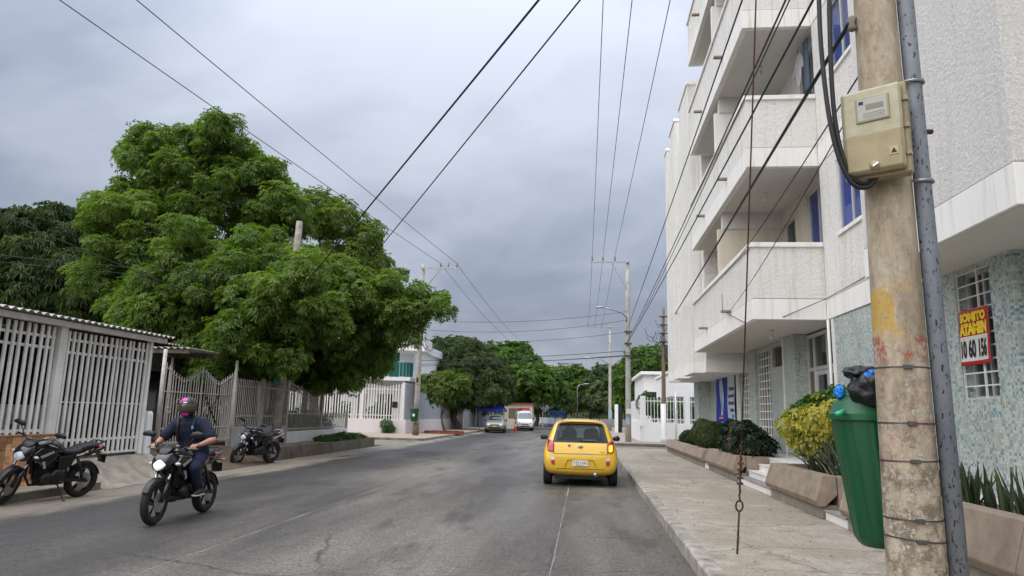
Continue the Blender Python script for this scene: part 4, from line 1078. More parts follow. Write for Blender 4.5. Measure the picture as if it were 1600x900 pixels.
def flat(pts, cy, cz, m, name, parent, dxf, x, off, sy=1.0, sz=1.0):
    me = MB(); me.add([(x, cy + p[0] * sy, cz + p[1] * sz) for p in pts], [tuple(range(len(pts)))]); o = me.build(name, m, parent, fix=False); stick(o, x, dxf, off); return o
flat(pts, cy, cz + 0.1, 'pale_flag', 'printed_robe', bn, dx, 4.87, 0.020)
flat([(-0.07, -0.5), (0.05, -0.5), (0.1, 0.1), (0.02, 0.5), (-0.08, 0.15)], cy, cz + 0.1, 'cyan_ink', 'printed_sash', bn, dx, 4.87, 0.027)
flat([(0.10 * math.cos(a * 0.52), 0.12 * math.sin(a * 0.52)) for a in range(12)], cy, cz + 0.78, 'skin', 'printed_head', bn, dx, 4.87, 0.027)
flat([(-0.42, -0.05), (0.42, -0.05), (0.30, 0.07), (0.1, 0.02), (0, 0.1), (-0.1, 0.02), (-0.30, 0.07)], cy, cz - 0.58, 'banner_red', 'printed_flowers', bn, dx, 4.87, 0.027)
flat([(-0.5, -0.01), (0.5, -0.01), (0.5, 0.015), (-0.5, 0.015)], cy, cz - 0.62, 'banner_white', 'printed_line', bn, dx, 4.87, 0.033)
flat([(-0.38, -0.02), (0.38, -0.02), (0.38, 0.03), (-0.38, 0.03)], cy, cz - 0.78, 'pale_flag', 'printed_line', bn, dx, 4.87, 0.027)
flat([(-0.4, -0.05), (0.4, -0.09), (0.42, 0.05), (-0.38, 0.07)], cy, cz - 0.98, 'cyan_ink', 'printed_block', bn, dx, 4.87, 0.027)
b2 = thing('hanging_banner', 'narrow pale banner with blue lines of print beside the blue banner', 'banner', (4.86, 24.1, 1.2))
s_, dx = wavy_sheet(4.86, 23.58, 24.70, 0.95, 3.50, amp=0.012, seed=4); s_.build('cloth', 'pale_flag', b2, smooth=True)
for i, (zz, w, mt) in enumerate(((2.55, 0.78, 'blue_ink'), (2.32, 0.85, 'blue_ink'), (2.08, 0.72, 'blue_ink'), (1.85, 0.62, 'blue_ink'), (1.66, 0.40, 'cyan_ink'))):
    y = 23.64
    rr = random.Random(i)
    while y < 23.64 + w:
        e = y + rr.uniform(0.05, 0.16); flat([(0, -0.055), (e - y, -0.055), (e - y, rr.uniform(0.03, 0.07)), (0, rr.uniform(0.02, 0.06))], y, zz, mt, 'printed_word', b2, dx, 4.86, 0.006); y = e + 0.03
sg = thing('rental_sign', 'creased red, yellow and white rental sign tied over the barred window', 'sign', (4.86, 9.26, 2.3))
s_, dx = wavy_sheet(4.86, 8.93, 9.60, 2.30, 3.00, amp=0.010, seed=8, nz=16); s_.build('sheet', 'banner_red', sg, smooth=True)
wm = MB(); wm.add([(4.86, 8.965 + 0.61 * i / 16, 2.35 + 0.315 * j / 10) for j in range(11) for i in range(17)], [(j * 17 + i, j * 17 + i + 1, (j + 1) * 17 + i + 1, (j + 1) * 17 + i) for j in range(10) for i in range(16)]); stick(wm.build('white_panel', 'banner_white', sg), 4.86, dx, 0.005)
for body, z, w, h, mt, bold in (('SOMITO', 2.905, 0.56, 0.12, 'banner_yellow', 0.012), ('ATAMEN', 2.755, 0.60, 0.155, 'banner_yellow', 0.014), ('10 60 156', 2.505, 0.56, 0.235, 'ink', 0.006)):
    o = text_mesh('lettering', body, mt, sg, 0.15, facing(9.265, z, 4.86), w, h, bold=bold); stick(o, 4.86, dx, 0.011)

# ---- the near pole
def strap(parent, z, r, c, mt='band_steel', clip=True, tilt=0.0):
    n = 28; R_ = []
    for j in range(n + 1):
        a = 2 * PI * j / n
        zz = z + tilt * math.cos(a)
        R_.append([(c[0] + (r + d) * math.cos(a), c[1] + (r + d) * math.sin(a), zz + e) for d, e in ((0, -0.0045), (0.003, -0.0045), (0.003, 0.0045), (0, 0.0045))])
    s = MB().rings(R_, cap=False).build('strap', mt, parent)
    if clip:
        a = -1.75; MB().box(-0.03, 0.03, -0.008, 0.008, -0.014, 0.014, Matrix.Translation((c[0] + (r + 0.008) * math.cos(a), c[1] + (r + 0.008) * math.sin(a), z)) @ Matrix.Rotation(a + PI / 2, 4, 'Z')).build('buckle', mt, s, bevel=0.003)
    return s
PX, PY = 2.225, 5.2
np_ = thing('utility_pole', 'thick stained concrete pole with paint remnants in the right foreground', 'pole', (PX, PY, 0.15))
prof = [(0.188 - 0.0092 * z, z) for z in [0.0, 0.5, 1, 1.5, 2, 2.5, 3, 3.5, 4, 5, 6, 7, 8, 9, 10, 11, 11.9]]
o = MB().lathe(prof, 40, (PX, PY, 0.0)).build('shaft', 'pole', np_, smooth=True); o.data.set_sharp_from_angle(angle=rad(50))
def pr(z): return 0.188 - 0.0092 * z + 0.001
for z, t in ((1.94, 0), (1.56, 0), (1.31, 0.004), (0.80, -0.012), (0.93, 0.0)): strap(np_, z, pr(z), (PX, PY), tilt=t)
MB().box(-1.95, 0.35, -0.05, 0.05, -0.06, 0.06, Matrix.Translation((PX, PY - 0.2, 10.6))).build('crossarm', 'steel', np_, bevel=0.005)
MB().box(-0.85, 0.15, -0.04, 0.04, -0.05, 0.05, Matrix.Translation((PX, PY - 0.19, 8.6))).build('crossarm', 'steel', np_, bevel=0.005)
for dx_ in (-1.87, -1.22, -0.32): MB().lathe([(0.03, 0), (0.05, 0.03), (0.035, 0.06), (0.05, 0.09), (0.035, 0.12), (0.045, 0.15), (0.01, 0.2)], 10, (PX + dx_, PY - 0.2, 10.66)).build('insulator', 'plinth', np_, smooth=True)
for z in (4.6, 5.3, 5.8, 7.15, 7.8, 8.2): MB().lathe([(0.02, -0.06), (0.035, -0.04), (0.02, 0), (0.035, 0.04), (0.02, 0.06)], 10, (PX - pr(z) - 0.03, PY, z)).build('insulator', 'plinth', np_, smooth=True)
# steel conduit strapped to the pole
cd = thing('steel_conduit', 'chipped blue-grey steel pipe running up beside the near pole', 'pipe', (2.475, 5.10, 0.15))
MB().tube([(2.462, 5.12, -0.05), (2.434, 5.12, 3.0), (2.402, 5.13, 6.5), (2.38, 5.14, 9.0)], 0.0585, 20).build('pipe', 'pipe', cd, smooth=True)
for z in (3.28, 4.05, 6.1):
    xx = 2.462 - 0.0094 * z
    MB().tube([(xx - 0.09, 5.08, z), (xx - 0.03, 5.053, z), (xx + 0.035, 5.053, z), (xx + 0.066, 5.10, z), (xx + 0.06, 5.17, z)], 0.012, 6).build('clamp', 'steel', cd, smooth=True)
MB().lathe([(0.012, -0.03), (0.02, 0.0), (0.02, 0.05), (0.01, 0.06)], 8, (2.475, 5.12, 3.67), 'X').build('bolt', 'rust', cd)
# meter box
mx = thing('meter_box', 'beige translucent plastic electricity meter box strapped to the near pole', 'meter box', (2.10, 4.95, 3.25))
RM = Matrix.Translation((2.075, 4.975, 3.60)) @ Matrix.Rotation(rad(-34), 4, 'Z')
def mbx(x0, x1, y0, y1, z0, z1): return MB().box(x0, x1, y0, y1, z0, z1, RM)
mbx(-0.205, 0.205, -0.02, 0.12, -0.325, 0.325).build('back_box', 'meter_body', mx, bevel=0.03, seg=4)
mbx(-0.215, 0.215, -0.045, -0.018, -0.335, 0.335).build('rim', 'meter_body', mx, bevel=0.012, seg=3)
mbx(-0.19, 0.19, -0.112, -0.04, -0.312, 0.315).build('cover', 'meter_clear', mx, bevel=0.024, seg=4)
mbx(-0.186, 0.186, -0.117, -0.045, -0.306, -0.015).build('lower_cover', 'meter_body', mx, bevel=0.02, seg=4)
wf = mbx(-0.10, 0.12, -0.124, -0.100, 0.055, 0.245).build('window_frame', 'meter_body', mx, bevel=0.008)
mbx(-0.085, 0.105, -0.1255, -0.118, 0.07, 0.23).build('meter_face', 'paper', wf, bevel=0.003)
mbx(-0.03, 0.085, -0.127, -0.123, 0.145, 0.185).build('display', 'plinth', wf)
for z in (0.085, 0.10, 0.115): mbx(-0.05, 0.09, -0.1262, -0.1235, z, z + 0.006).build('printed_line', 'plinth', wf)
mbx(-0.075, -0.045, -0.127, -0.123, 0.19, 0.215).build('printed_mark', 'ink', wf)
mbx(0.10, 0.155, -0.1215, -0.116, -0.215, -0.155).build('warning_sticker', 'mustard', mx)
m = MB(); m.add([RM @ Vector(p) for p in ((0.108, -0.1225, -0.205), (0.147, -0.1225, -0.205), (0.1275, -0.1225, -0.168))], [(0, 1, 2)]); m.build('warning_triangle', 'ink', mx)
MB().lathe([(0.036, 0), (0.036, -0.02), (0.02, -0.026), (0.008, -0.03)], 14, RM @ Vector((0.0, -0.112, -0.27)), 'Y').build('lock_knob', 'meter_body', mx, smooth=True)
MB().bar(RM @ Vector((-0.004, -0.15, -0.285)), RM @ Vector((0.03, -0.145, -0.262)), 0.012).build('seal', 'chrome', mx)
for z in (-0.2, 0.0, 0.2): mbx(0.19, 0.223, -0.06, -0.01, z - 0.015, z + 0.015).build('hinge', 'meter_body', mx, bevel=0.004)
# heavy service cables looping down from the pole top into the box
for q, (pts, lab) in enumerate((
    ([(2.02, 5.1, 6.9), (1.80, 5.0, 5.6), (1.735, 4.98, 4.6), (1.745, 4.98, 3.95), (1.79, 4.97, 3.50), (1.88, 4.97, 3.24), (1.99, 4.97, 3.20), (2.06, 4.97, 3.285)], 'thick black service cable, the outer of two loops left of the meter box'),
    ([(2.02, 5.1, 7.0), (1.87, 5.02, 5.6), (1.815, 5.0, 4.6), (1.80, 5.0, 3.95), (1.82, 4.99, 3.55), (1.89, 4.99, 3.29), (1.99, 4.99, 3.23), (2.03, 4.99, 3.29)], 'thick black service cable, the inner of two loops left of the meter box'))):
    P = [Vector(p) for p in pts]; sm = []
    for i in range(len(P) - 1):
        a, b, c, d = P[max(i - 1, 0)], P[i], P[i + 1], P[min(i + 2, len(P) - 1)]
        for s in range(8):
            t = s / 8; sm.append(0.5 * ((2 * b) + (c - a) * t + (2 * a - 5 * b + 4 * c - d) * t * t + (3 * b - a - 3 * c + d) * t ** 3))
    sm.append(P[-1])
    tag(MB().tube(sm, 0.0165, 8).build('service_cable', 'wire', smooth=True), lab, 'cable')
# ---- green litter bin hung on the pole
bn = thing('litter_bin', 'tall green plastic litter bin with domed lid hung on the near pole', 'bin', (2.17, 5.68, 0.66))
def binring(z, hw, dep, cx, cy, n=30, flute=0.0):
    r = []
    for j in range(n):
        a = 2 * PI * j / n; c, s = math.cos(a), math.sin(a)
        k = 1 + flute * (0.5 + 0.5 * math.cos(a * 11 + 0.6)) ** 14
        r.append((cx + hw * k * math.copysign(abs(c) ** 0.8, c), cy + dep * k * math.copysign(abs(s) ** 0.8, s), z))
    return r
BC = lambda z: 2.215 - 0.06 * max(0, (z - 0.66)) + 0.02
secs = [(0.668, 0.11), (0.66, 0.165), (0.675, 0.184), (0.72, 0.200), (0.9, 0.217), (1.2, 0.241), (1.5, 0.262), (1.56, 0.264), (1.565, 0.271), (1.59, 0.271)]
MB().rings([binring(z, w, w * 0.86, BC(z), 5.68, 132, 0.045 if 0.7 < z < 1.55 else 0) for z, w in secs]).build('body', 'green_plastic', bn, smooth=True).data.set_sharp_from_angle(angle=rad(38))
secs = [(1.575, 0.280), (1.575, 0.290), (1.62, 0.288), (1.635, 0.272), (1.69, 0.255), (1.745, 0.205), (1.78, 0.14), (1.79, 0.07), (1.792, 0.01)]
MB().rings([binring(z, w, w * 0.86, BC(z), 5.68, 36) for z, w in secs]).build('lid', 'green_plastic', bn, smooth=True).data.set_sharp_from_angle(angle=rad(38))
MB().box(2.20, 2.30, 5.36, 5.47, 1.36, 1.44).build('bracket', 'band_steel', bn)
MB().box(2.20, 2.30, 5.36, 5.47, 0.86, 0.94).build('bracket', 'band_steel', bn)
def blob(name, label, cat, c, r, mt, seed, amp=0.22, parent=None, squash=(1, 1, 1), knot=None):
    bm = bmesh.new(); bmesh.ops.create_icosphere(bm, subdivisions=4, radius=1.0); rr = random.Random(seed)
    ph = [(Vector((rr.gauss(0, 1), rr.gauss(0, 1), rr.gauss(0, 1))).normalized(), rr.uniform(2, 9), rr.uniform(0, 6)) for _ in range(14)]
    for v in bm.verts:
        d = v.co.normalized(); k = 1 + sum(abs(math.sin(p[0].dot(d) * p[1] + p[2])) - 0.5 for p in ph) * amp / 6
        v.co = Vector(c) + Vector((d.x * r * squash[0], d.y * r * squash[1], d.z * r * squash[2])) * k
    me = bpy.data.meshes.new(name); bm.to_mesh(me); bm.free(); me.shade_smooth(); me.materials.append(M[mt])
    o = bpy.data.objects.new(name, me); link(o, parent)
    if label: tag(o, label, cat)
    return o
gb = thing('rubbish_bag', 'black rubbish bag wedged between the green bin lid and the pole', 'bag', (2.17, 5.55, 1.66))
blob('bag_body', None, None, (2.16, 5.52, 1.795), 0.165, 'bag', 3, 0.35, gb, (1.0, 0.8, 0.85))
blob('bag_neck', None, None, (2.10, 5.56, 1.925), 0.10, 'bag', 5, 0.4, gb, (1.2, 0.8, 0.5))
for i, p in enumerate(((2.085, 5.45, 1.892), (2.125, 5.46, 1.915))): blob('bag_tuft', None, None, p, 0.028, 'blue_bag', 20 + i, 0.5, gb)
b3 = thing('plastic_bag', 'blue plastic bag poking out from the left of the bin lid', 'bag', (2.03, 5.8, 1.70))
blob('bag_body', None, None, (1.955, 5.66, 1.78), 0.042, 'blue_bag', 31, 0.5, b3, (0.8, 0.9, 1.1))
tag(MB().tube([(1.93, 5.52, 1.640), (1.875, 5.46, 1.620), (1.845, 5.45, 1.615)], [0.016, 0.02, 0.012], 8).build('bottle_end', mat('mint_plastic', (0.03, 0.40, 0.20), 0.35), smooth=True), 'small mint green bottle end sticking out under the bin lid', 'bottle')
# ---- guy anchor: rod with eye, clamps and wire
gy = thing('guy_wire', 'rusty stay wire with eye rod anchored in the right sidewalk', 'stay wire', (1.62, 8.0, 0.15))
A, E_, T_ = Vector((1.62, 8.0, 0.10)), Vector((1.617, 7.80, 0.62)), Vector((1.53, 4.95, 8.6))
MB().tube([A, E_], 0.011, 8).build('anchor_rod', 'rust', gy, smooth=True)
d = (T_ - E_).normalized()
R_ = [E_ + d * 0.05 + Vector((0.035 * math.cos(a), 0, 0)) + d * 0.06 * math.sin(a) for a in [i * PI / 8 for i in range(17)]]
MB().tube(R_, 0.010, 6, cap=False).build('eye', 'rust', gy, smooth=True)
MB().tube([E_ + d * (0.1 + i * 0.02) + Vector((0.005 * math.sin(i * 1.4), 0.005 * math.cos(i * 1.4), 0)) for i in range(34)], 0.0105, 6).build('wrapped_end', 'rust', gy, smooth=True)
for i, t in enumerate((0.30, 0.36, 0.45, 0.52)): MB().box(-0.032, 0.03, -0.018, 0.018, -0.012, 0.012, Matrix.Translation(E_ + d * t)).build('clamp', 'rust', gy, bevel=0.004)
MB().tube([E_ + d * 0.1, E_.lerp(T_, 0.5), T_], 0.0075, 6).build('wire', 'rust', gy, smooth=True)

# ---- other poles
def far_pole(name, label, x, y, z0, h, r0, r1, mt='pole_far', lean=(0, 0)):
    t = thing(name, label, 'pole', (x, y, z0))
    pts = [(x + lean[0] * k, y + lean[1] * k, z0 - 0.2 + (h + 0.2) * k) for k in (0, 0.25, 0.5, 0.75, 1)]
    MB().tube(pts, [r0 + (r1 - r0) * k for k in (0, 0.25, 0.5, 0.75, 1)], 14).build('shaft', mt, t, smooth=True)
    return t
def insul(parent, x, y, z): MB().lathe([(0.02, 0), (0.06, 0.05), (0.04, 0.1), (0.06, 0.15), (0.04, 0.2), (0.055, 0.25), (0.015, 0.32)], 8, (x, y, z)).build('insulator', 'plinth', parent, smooth=True)
p = far_pole('utility_pole', 'tall grey pole with crossarm and lamp arm at the right street corner', 2.5, 41, 0.13, 10.5, 0.17, 0.11)
MB().bar((0.3, 40.85, 10.56), (2.65, 40.85, 10.56), 0.09, 0.1).build('crossarm', 'steel', p)
MB().bar((1.55, 40.85, 10.5), (2.42, 40.88, 9.0), 0.06).build('brace', 'steel', p)
for x in (0.42, 1.05, 1.75): insul(p, x, 40.85, 10.61)
MB().tube([(2.42, 40.9, 7.0), (2.42, 40.6, 7.2), (2.1, 40.4, 7.45), (1.5, 40.2, 7.62), (1.0, 40.1, 7.7)], 0.035, 8).build('lamp_arm', 'steel', p, smooth=True)
MB().loft([(0.62, 40.1, 7.7, 0.06, 0.03), (0.7, 40.1, 7.71, 0.12, 0.06), (0.95, 40.1, 7.73, 0.13, 0.06), (1.1, 40.1, 7.7, 0.05, 0.04)], 12, 'X').build('lamp_head', 'silver', p, smooth=True)
strap(p, 5.2, 0.15, (2.5, 41), clip=False); strap(p, 6.3, 0.145, (2.5, 41), clip=False)
for z in (5.0, 5.7, 6.4): MB().box(2.28, 2.72, 40.78, 40.84, z - 0.05, z + 0.05).build('cable_rack', 'band_steel', p)
B(2.36, 2.64, 40.80, 40.815, 1.7, 2.0).build('notice', 'old_white', p); B(2.38, 2.56, 40.79, 40.80, 1.1, 1.5).build('notice', 'faded_blue', p)
p = far_pole('utility_pole', 'tall grey pole with crossarm farther down the street on the right', 2.5, 70, 0.13, 10.3, 0.17, 0.11)
MB().bar((0.1, 69.85, 10.3), (2.7, 69.85, 10.3), 0.1, 0.11).build('crossarm', 'steel', p)
MB().bar((1.4, 69.85, 10.25), (2.42, 69.88, 8.7), 0.07).build('brace', 'steel', p)
for x in (0.3, 1.0, 1.7): insul(p, x, 69.85, 10.35)
MB().tube([(2.4, 69.9, 6.6), (1.6, 69.5, 7.0), (0.6, 69.3, 7.15)], 0.04, 8).build('lamp_arm', 'steel', p, smooth=True)
MB().loft([(-0.1, 69.3, 7.15, 0.06, 0.03), (0.1, 69.3, 7.16, 0.14, 0.07), (0.5, 69.3, 7.16, 0.14, 0.07), (0.7, 69.3, 7.15, 0.05, 0.04)], 12, 'X').build('lamp_head', 'silver', p, smooth=True)
B(2.33, 2.67, 69.80, 69.815, 1.3, 2.2).build('notice', 'faded_blue', p)
p = far_pole('wooden_pole', 'brown wooden pole with white painted foot before the white corner wall', 4.55, 41.6, 0.13, 7.8, 0.14, 0.09, 'wood', (0.06, 0))
MB().lathe([(0.22, 0.0), (0.19, 0.25), (0.155, 0.5), (0.145, 2.2)], 14, (4.55, 41.6, 0.13)).build('painted_foot', 'white', p, smooth=True)
B(4.62, 5.1, 41.45, 41.6, 5.0, 5.75).build('transformer_box', 'band_steel', p, bevel=0.02)
for z in (5.9, 6.4, 6.9, 7.4): MB().box(4.35, 4.85, 41.44, 41.5, z - 0.04, z + 0.04).build('cable_rack', 'band_steel', p)
n_ = 26; MB().tube([(3.95 + 0.27 * math.cos(2 * PI * i / n_), 41.2, 5.35 + 0.27 * math.sin(2 * PI * i / n_)) for i in range(n_ + 1)], 0.035, 8, cap=False).build('cable_coil', 'wire', p, smooth=True)
p = far_pole('utility_pole', 'grey pole with crossarm and hanging green bin before the white house', -10.25, 42.7, 0.11, 10.7, 0.19, 0.12)
MB().bar((-10.4, 42.5, 10.5), (-7.95, 42.5, 10.5), 0.09, 0.1).build('crossarm', 'steel', p)
MB().bar((-9.1, 42.5, 10.45), (-10.15, 42.6, 9.1), 0.06).build('brace', 'steel', p)
for x in (-9.1, -8.05, -8.6): insul(p, x, 42.5, 10.55)
B(-10.36, -10.10, 42.49, 42.505, 3.2, 3.75).build('number_plate', 'mustard', p); B(-10.30, -10.18, 42.478, 42.488, 3.3, 3.6).build('printed_mark', 'ink', p)
MB().lathe([(0.20, 0.0), (0.19, 0.75)], 14, (-10.25, 42.7, 0.11)).build('stained_foot', 'wood', p, smooth=True)
t = thing('hanging_bin', 'small green street bin with white emblem on the left corner pole', 'bin', (-10.28, 42.4, 1.0))
MB().loft([(0.95, -10.3, 42.38, 0.17, 0.14), (1.0, -10.3, 42.38, 0.22, 0.17), (1.55, -10.3, 42.38, 0.25, 0.19), (1.6, -10.3, 42.38, 0.25, 0.19)], 16, 'Z').build('body', 'green_plastic', t, smooth=True)
MB().loft([(1.605, -10.3, 42.38, 0.27, 0.20), (1.70, -10.3, 42.38, 0.26, 0.19), (1.78, -10.3, 42.38, 0.2, 0.15)], 16, 'Z').build('lid', 'green_plastic', t, smooth=True)
m = MB().lathe([(0.09, 0), (0.09, -0.01)], 12, (-10.3, 42.185, 1.33), 'Y'); m.build('emblem', 'white', t)
p = far_pole('utility_pole', 'concrete pole rising through the big tree on the left', -10.05, 22.4, 0.30, 7.6, 0.16, 0.11, 'pole_old', (0.25, 0.0))
B(-10.17, -9.99, 22.205, 22.22, 2.28, 2.52).build('number_plate', 'teal_plate', p)
MB().box(-10.35, -9.6, 22.24, 22.3, 4.0, 4.1).build('cable_rack', 'band_steel', p)
def street_lamp(label, x, y, h, arm):
    t = thing('street_lamp', label, 'street lamp', (x, y, 0))
    MB().tube([(x, y, -0.1), (x, y, h * 0.93), (x + arm * 0.25, y, h)], [0.09, 0.06, 0.05], 10).build('post', 'steel', t, smooth=True)
    MB().tube([(x + arm * 0.2, y, h - 0.01), (x + arm, y, h + 0.1)], 0.04, 8).build('arm', 'steel', t, smooth=True)
    s = 1 if arm > 0 else -1
    MB().loft([(x + arm - 0.3 * s, y, h + 0.1, 0.08, 0.05), (x + arm, y, h + 0.12, 0.16, 0.08), (x + arm + 0.5 * s, y, h + 0.15, 0.12, 0.05)], 10, 'X').build('lamp_head', 'silver', t, smooth=True)
street_lamp('slim street lamp on the median beyond the yellow taxi', -0.95, 95, 5.6, 1.1)
t = thing('utility_pole', 'distant thin pole with short crossarm above the trees', 'pole', (-2.6, 125, 0))
MB().tube([(-2.6, 125, -0.1), (-2.6, 125, 10.6)], [0.16, 0.1], 8).build('shaft', 'pole_far', t, smooth=True); MB().bar((-4.7, 125, 10.5), (-0.5, 125, 10.5), 0.14).build('crossarm', 'wire', t)
for x in (-4.6, -0.6): MB().lathe([(0.12, 0), (0.16, 0.15), (0.08, 0.3)], 8, (x, 125, 10.4)).build('insulator', 'wire', t)

# ---- overhead wires: each one its own sagging strand
def wire(label, a, b, sag, r, mt='wire', n=28, via=None):
    a, b = Vector(a), Vector(b)
    pts = [a.lerp(b, i / n) - Vector((0, 0, sag * 4 * (i / n) * (1 - i / n))) for i in range(n + 1)]
    return tag(MB().tube(pts, r, 5).build('overhead_wire', mt, smooth=True), label, 'wire')
# three bare conductors right of the sky's middle
for x, xn, lab in ((0.42, PX - 1.87, 'left'), (1.05, PX - 1.22, 'middle'), (1.75, PX - 0.32, 'right')):
    wire('thin bare conductor, %s of three running steeply up to the right crossarm' % lab, (x, 40.85, 10.92), (xn, PY - 0.2, 10.85), 0.12, 0.011, 'wire_grey')
    wire('thin bare conductor, %s of three between the two right-hand crossarms' % lab, (x, 40.85, 10.92), (x - 0.05, 69.85, 10.66), 0.25, 0.012, 'wire_grey')
wire('thin bare conductor crossing the upper left sky, lower of two', (-9.1, 42.5, 10.8), (-13.9, -8, 10.6), 0.15, 0.013, 'wire_grey')
wire('thin bare conductor crossing the upper left sky, upper of two', (-8.05, 42.5, 10.8), (-11.6, -8, 10.6), 0.15, 0.013, 'wire_grey')
wire('thin bare conductor running from the left crossarm to the far trees, left one', (-9.1, 42.5, 10.8), (-7.6, 90, 9.5), 0.7, 0.014, 'wire_grey')
wire('thin bare conductor running from the left crossarm to the far trees, right one', (-8.05, 42.5, 10.8), (-6.4, 90, 9.5), 0.7, 0.014, 'wire_grey')
wire('thick black cable crossing the street from the tree pole to the upper right', (-9.95, 22.3, 5.0), (PX - 0.15, PY, 8.2), 0.05, 0.019)
wire('second black cable crossing the street just right of the thick one', (-11.0, 27.0, 4.6), (PX - 0.15, PY, 7.75), 0.05, 0.013)
for lab, a, zb, r, sg_ in (('black cable along the balconies, leftmost of the bundle', (2.4, 40.8, 6.4), 7.15, 0.012, 0.05),
     ('black cable along the balconies, first of a close pair', (2.4, 40.8, 5.75), 5.85, 0.011, 0.12),
     ('black cable along the balconies, second of a close pair', (2.4, 40.8, 5.7), 5.78, 0.008, 0.22),
     ('black cable along the balconies crossing the lowest parapet', (2.4, 40.8, 5.65), 5.3, 0.012, 0.10),
     ('thickest black cable slanting across the balconies to the near pole', (4.4, 41.5, 6.1), 4.6, 0.018, 0.02)):
    wire(lab, a, (PX - 0.2, PY, zb), sg_, r)
wire('thin drop wire slanting behind the meter box to the balcony wall', (3.36, 17.0, 5.0), (PX - 0.1, PY, 4.25), 0.10, 0.007)
wire('thin drop wire just below the other one behind the meter box', (3.36, 16.9, 4.0), (PX - 0.1, PY, 4.1), 0.12, 0.006)
for i, (za, zb, sag) in enumerate(((6.9, 7.6, 0.35), (6.3, 7.1, 0.4), (5.7, 6.4, 0.35))):
    wire('thin cable spanning the street between corner poles, %s of three' % ('top', 'middle', 'lowest')[i], (-10.2, 42.5, za + 0.3), (2.45, 40.9, zb), sag, 0.011)
for i, (za, zb) in enumerate(((5.35, 5.3), (5.1, 5.0), (4.85, 5.05))):
    wire('black cable of the low bundle over the street, %s strand' % ('upper', 'middle', 'lower')[i], (-22, 58, za + 0.4), (2.45, 40.9, zb), 0.3, 0.017)
wire('short black cable linking corner pole and wooden pole, upper', (2.5, 40.9, 5.2), (4.5, 41.5, 5.9), 0.15, 0.015)
wire('short black cable linking corner pole and wooden pole, lower', (2.5, 40.9, 5.0), (4.5, 41.5, 5.2), 0.12, 0.018)
wire('cable running from the wooden pole to the side street', (4.6, 41.6, 6.9), (16, 40, 6.6), 0.3, 0.012)
wire('dark cable entering the left tree from the left picture edge', (-16.5, 8.0, 7.6), (-9.95, 22.3, 4.2), 0.25, 0.014)
wire('thin grey wire low across the left tree, upper of two', (-13.6, 11.5, 4.5), (-9.95, 22.3, 5.95), 0.12, 0.007, 'wire_grey')
wire('thin grey wire low across the left tree, lower of two', (-13.6, 11.8, 4.4), (-9.95, 22.3, 5.75), 0.12, 0.006, 'wire_grey')
wire('cable from the big tree pole to the left corner pole', (-9.9, 22.4, 5.6), (-10.2, 42.5, 6.4), 0.5, 0.012)
# loose ends dangling at the wooden pole and the left corner pole
for x, y, z, lab in ((4.4, 41.3, 6.6, 'tangled black cable ends on the wooden pole'), (-9.9, 42.4, 6.3, 'tangled cable loops on the left corner pole')):
    r2 = random.Random(int(z * 10)); t = thing('cable_tangle', lab, 'cable', (x, y, z))
    for i in range(6):
        a = Vector((x + r2.uniform(-0.3, 0.3), y, z + r2.uniform(-0.8, 0.8))); b = a + Vector((r2.uniform(-1.0, 0.9), r2.uniform(-0.2, 0.2), r2.uniform(-0.6, 0.6)))
        MB().tube([a.lerp(b, q / 8) - Vector((0, 0, 0.5 * 4 * q / 8 * (1 - q / 8) * r2.uniform(0.8, 1))) for q in range(9)], 0.014, 5).build('loop', 'wire', t, smooth=True)
tag(MB().tube([(3.38, 17.5, 4.6), (3.36, 17.4, 4.2), (3.34, 16.5, 3.95), (3.37, 15.2, 3.60), (4.0, 14.49, 3.62), (4.82, 14.4, 3.98), (4.84, 13.0, 4.03), (4.84, 11.6, 4.08)], 0.008, 5).build('wall_cable', 'wire', smooth=True), 'thin cable stapled along the lowest balcony band', 'cable')
# washing on the second balcony
t = thing('hanging_shirt', 'white shirt hung to dry on the second balcony', 'shirt', (4.85, 15.5, 8.9))
sh = MB(); oz = 9.05
pro = [(-0.22, 0.0), (-0.25, 0.55), (-0.42, 0.30), (-0.50, 0.36), (-0.30, 0.78), (-0.08, 0.86), (0.08, 0.86), (0.30, 0.78), (0.50, 0.36), (0.42, 0.30), (0.25, 0.55), (0.22, 0.0)]
R_ = []
for q, dxx in ((0, -0.05), (1, 0.05)): R_.append([(4.86 + dxx * (0.4 + 0.6 * math.sin(i)), 15.5 + y * 0.9, oz + z) for i, (y, z) in enumerate(pro)])
sh.rings(R_).build('cloth', 'shirt', t, sub=1)
MB().tube([(4.86, 15.5, oz + 0.86), (4.86, 15.5, oz + 0.98)], 0.006, 5).build('hanger', 'wire', t)
tag(MB().box(4.84, 4.90, 14.85, 15.10, 8.75, 9.95).build('hanging_trousers', 'jeans_light', bevel=0.02), 'dark trousers hung beside the white shirt on the second balcony', 'trousers')
tag(MB().tube([(4.87, 14.4, 10.02), (4.87, 16.2, 9.93), (4.87, 17.95, 10.0)], 0.004, 4).build('clothes_line', 'white'), 'thin clothes line under the second balcony ceiling', 'line')

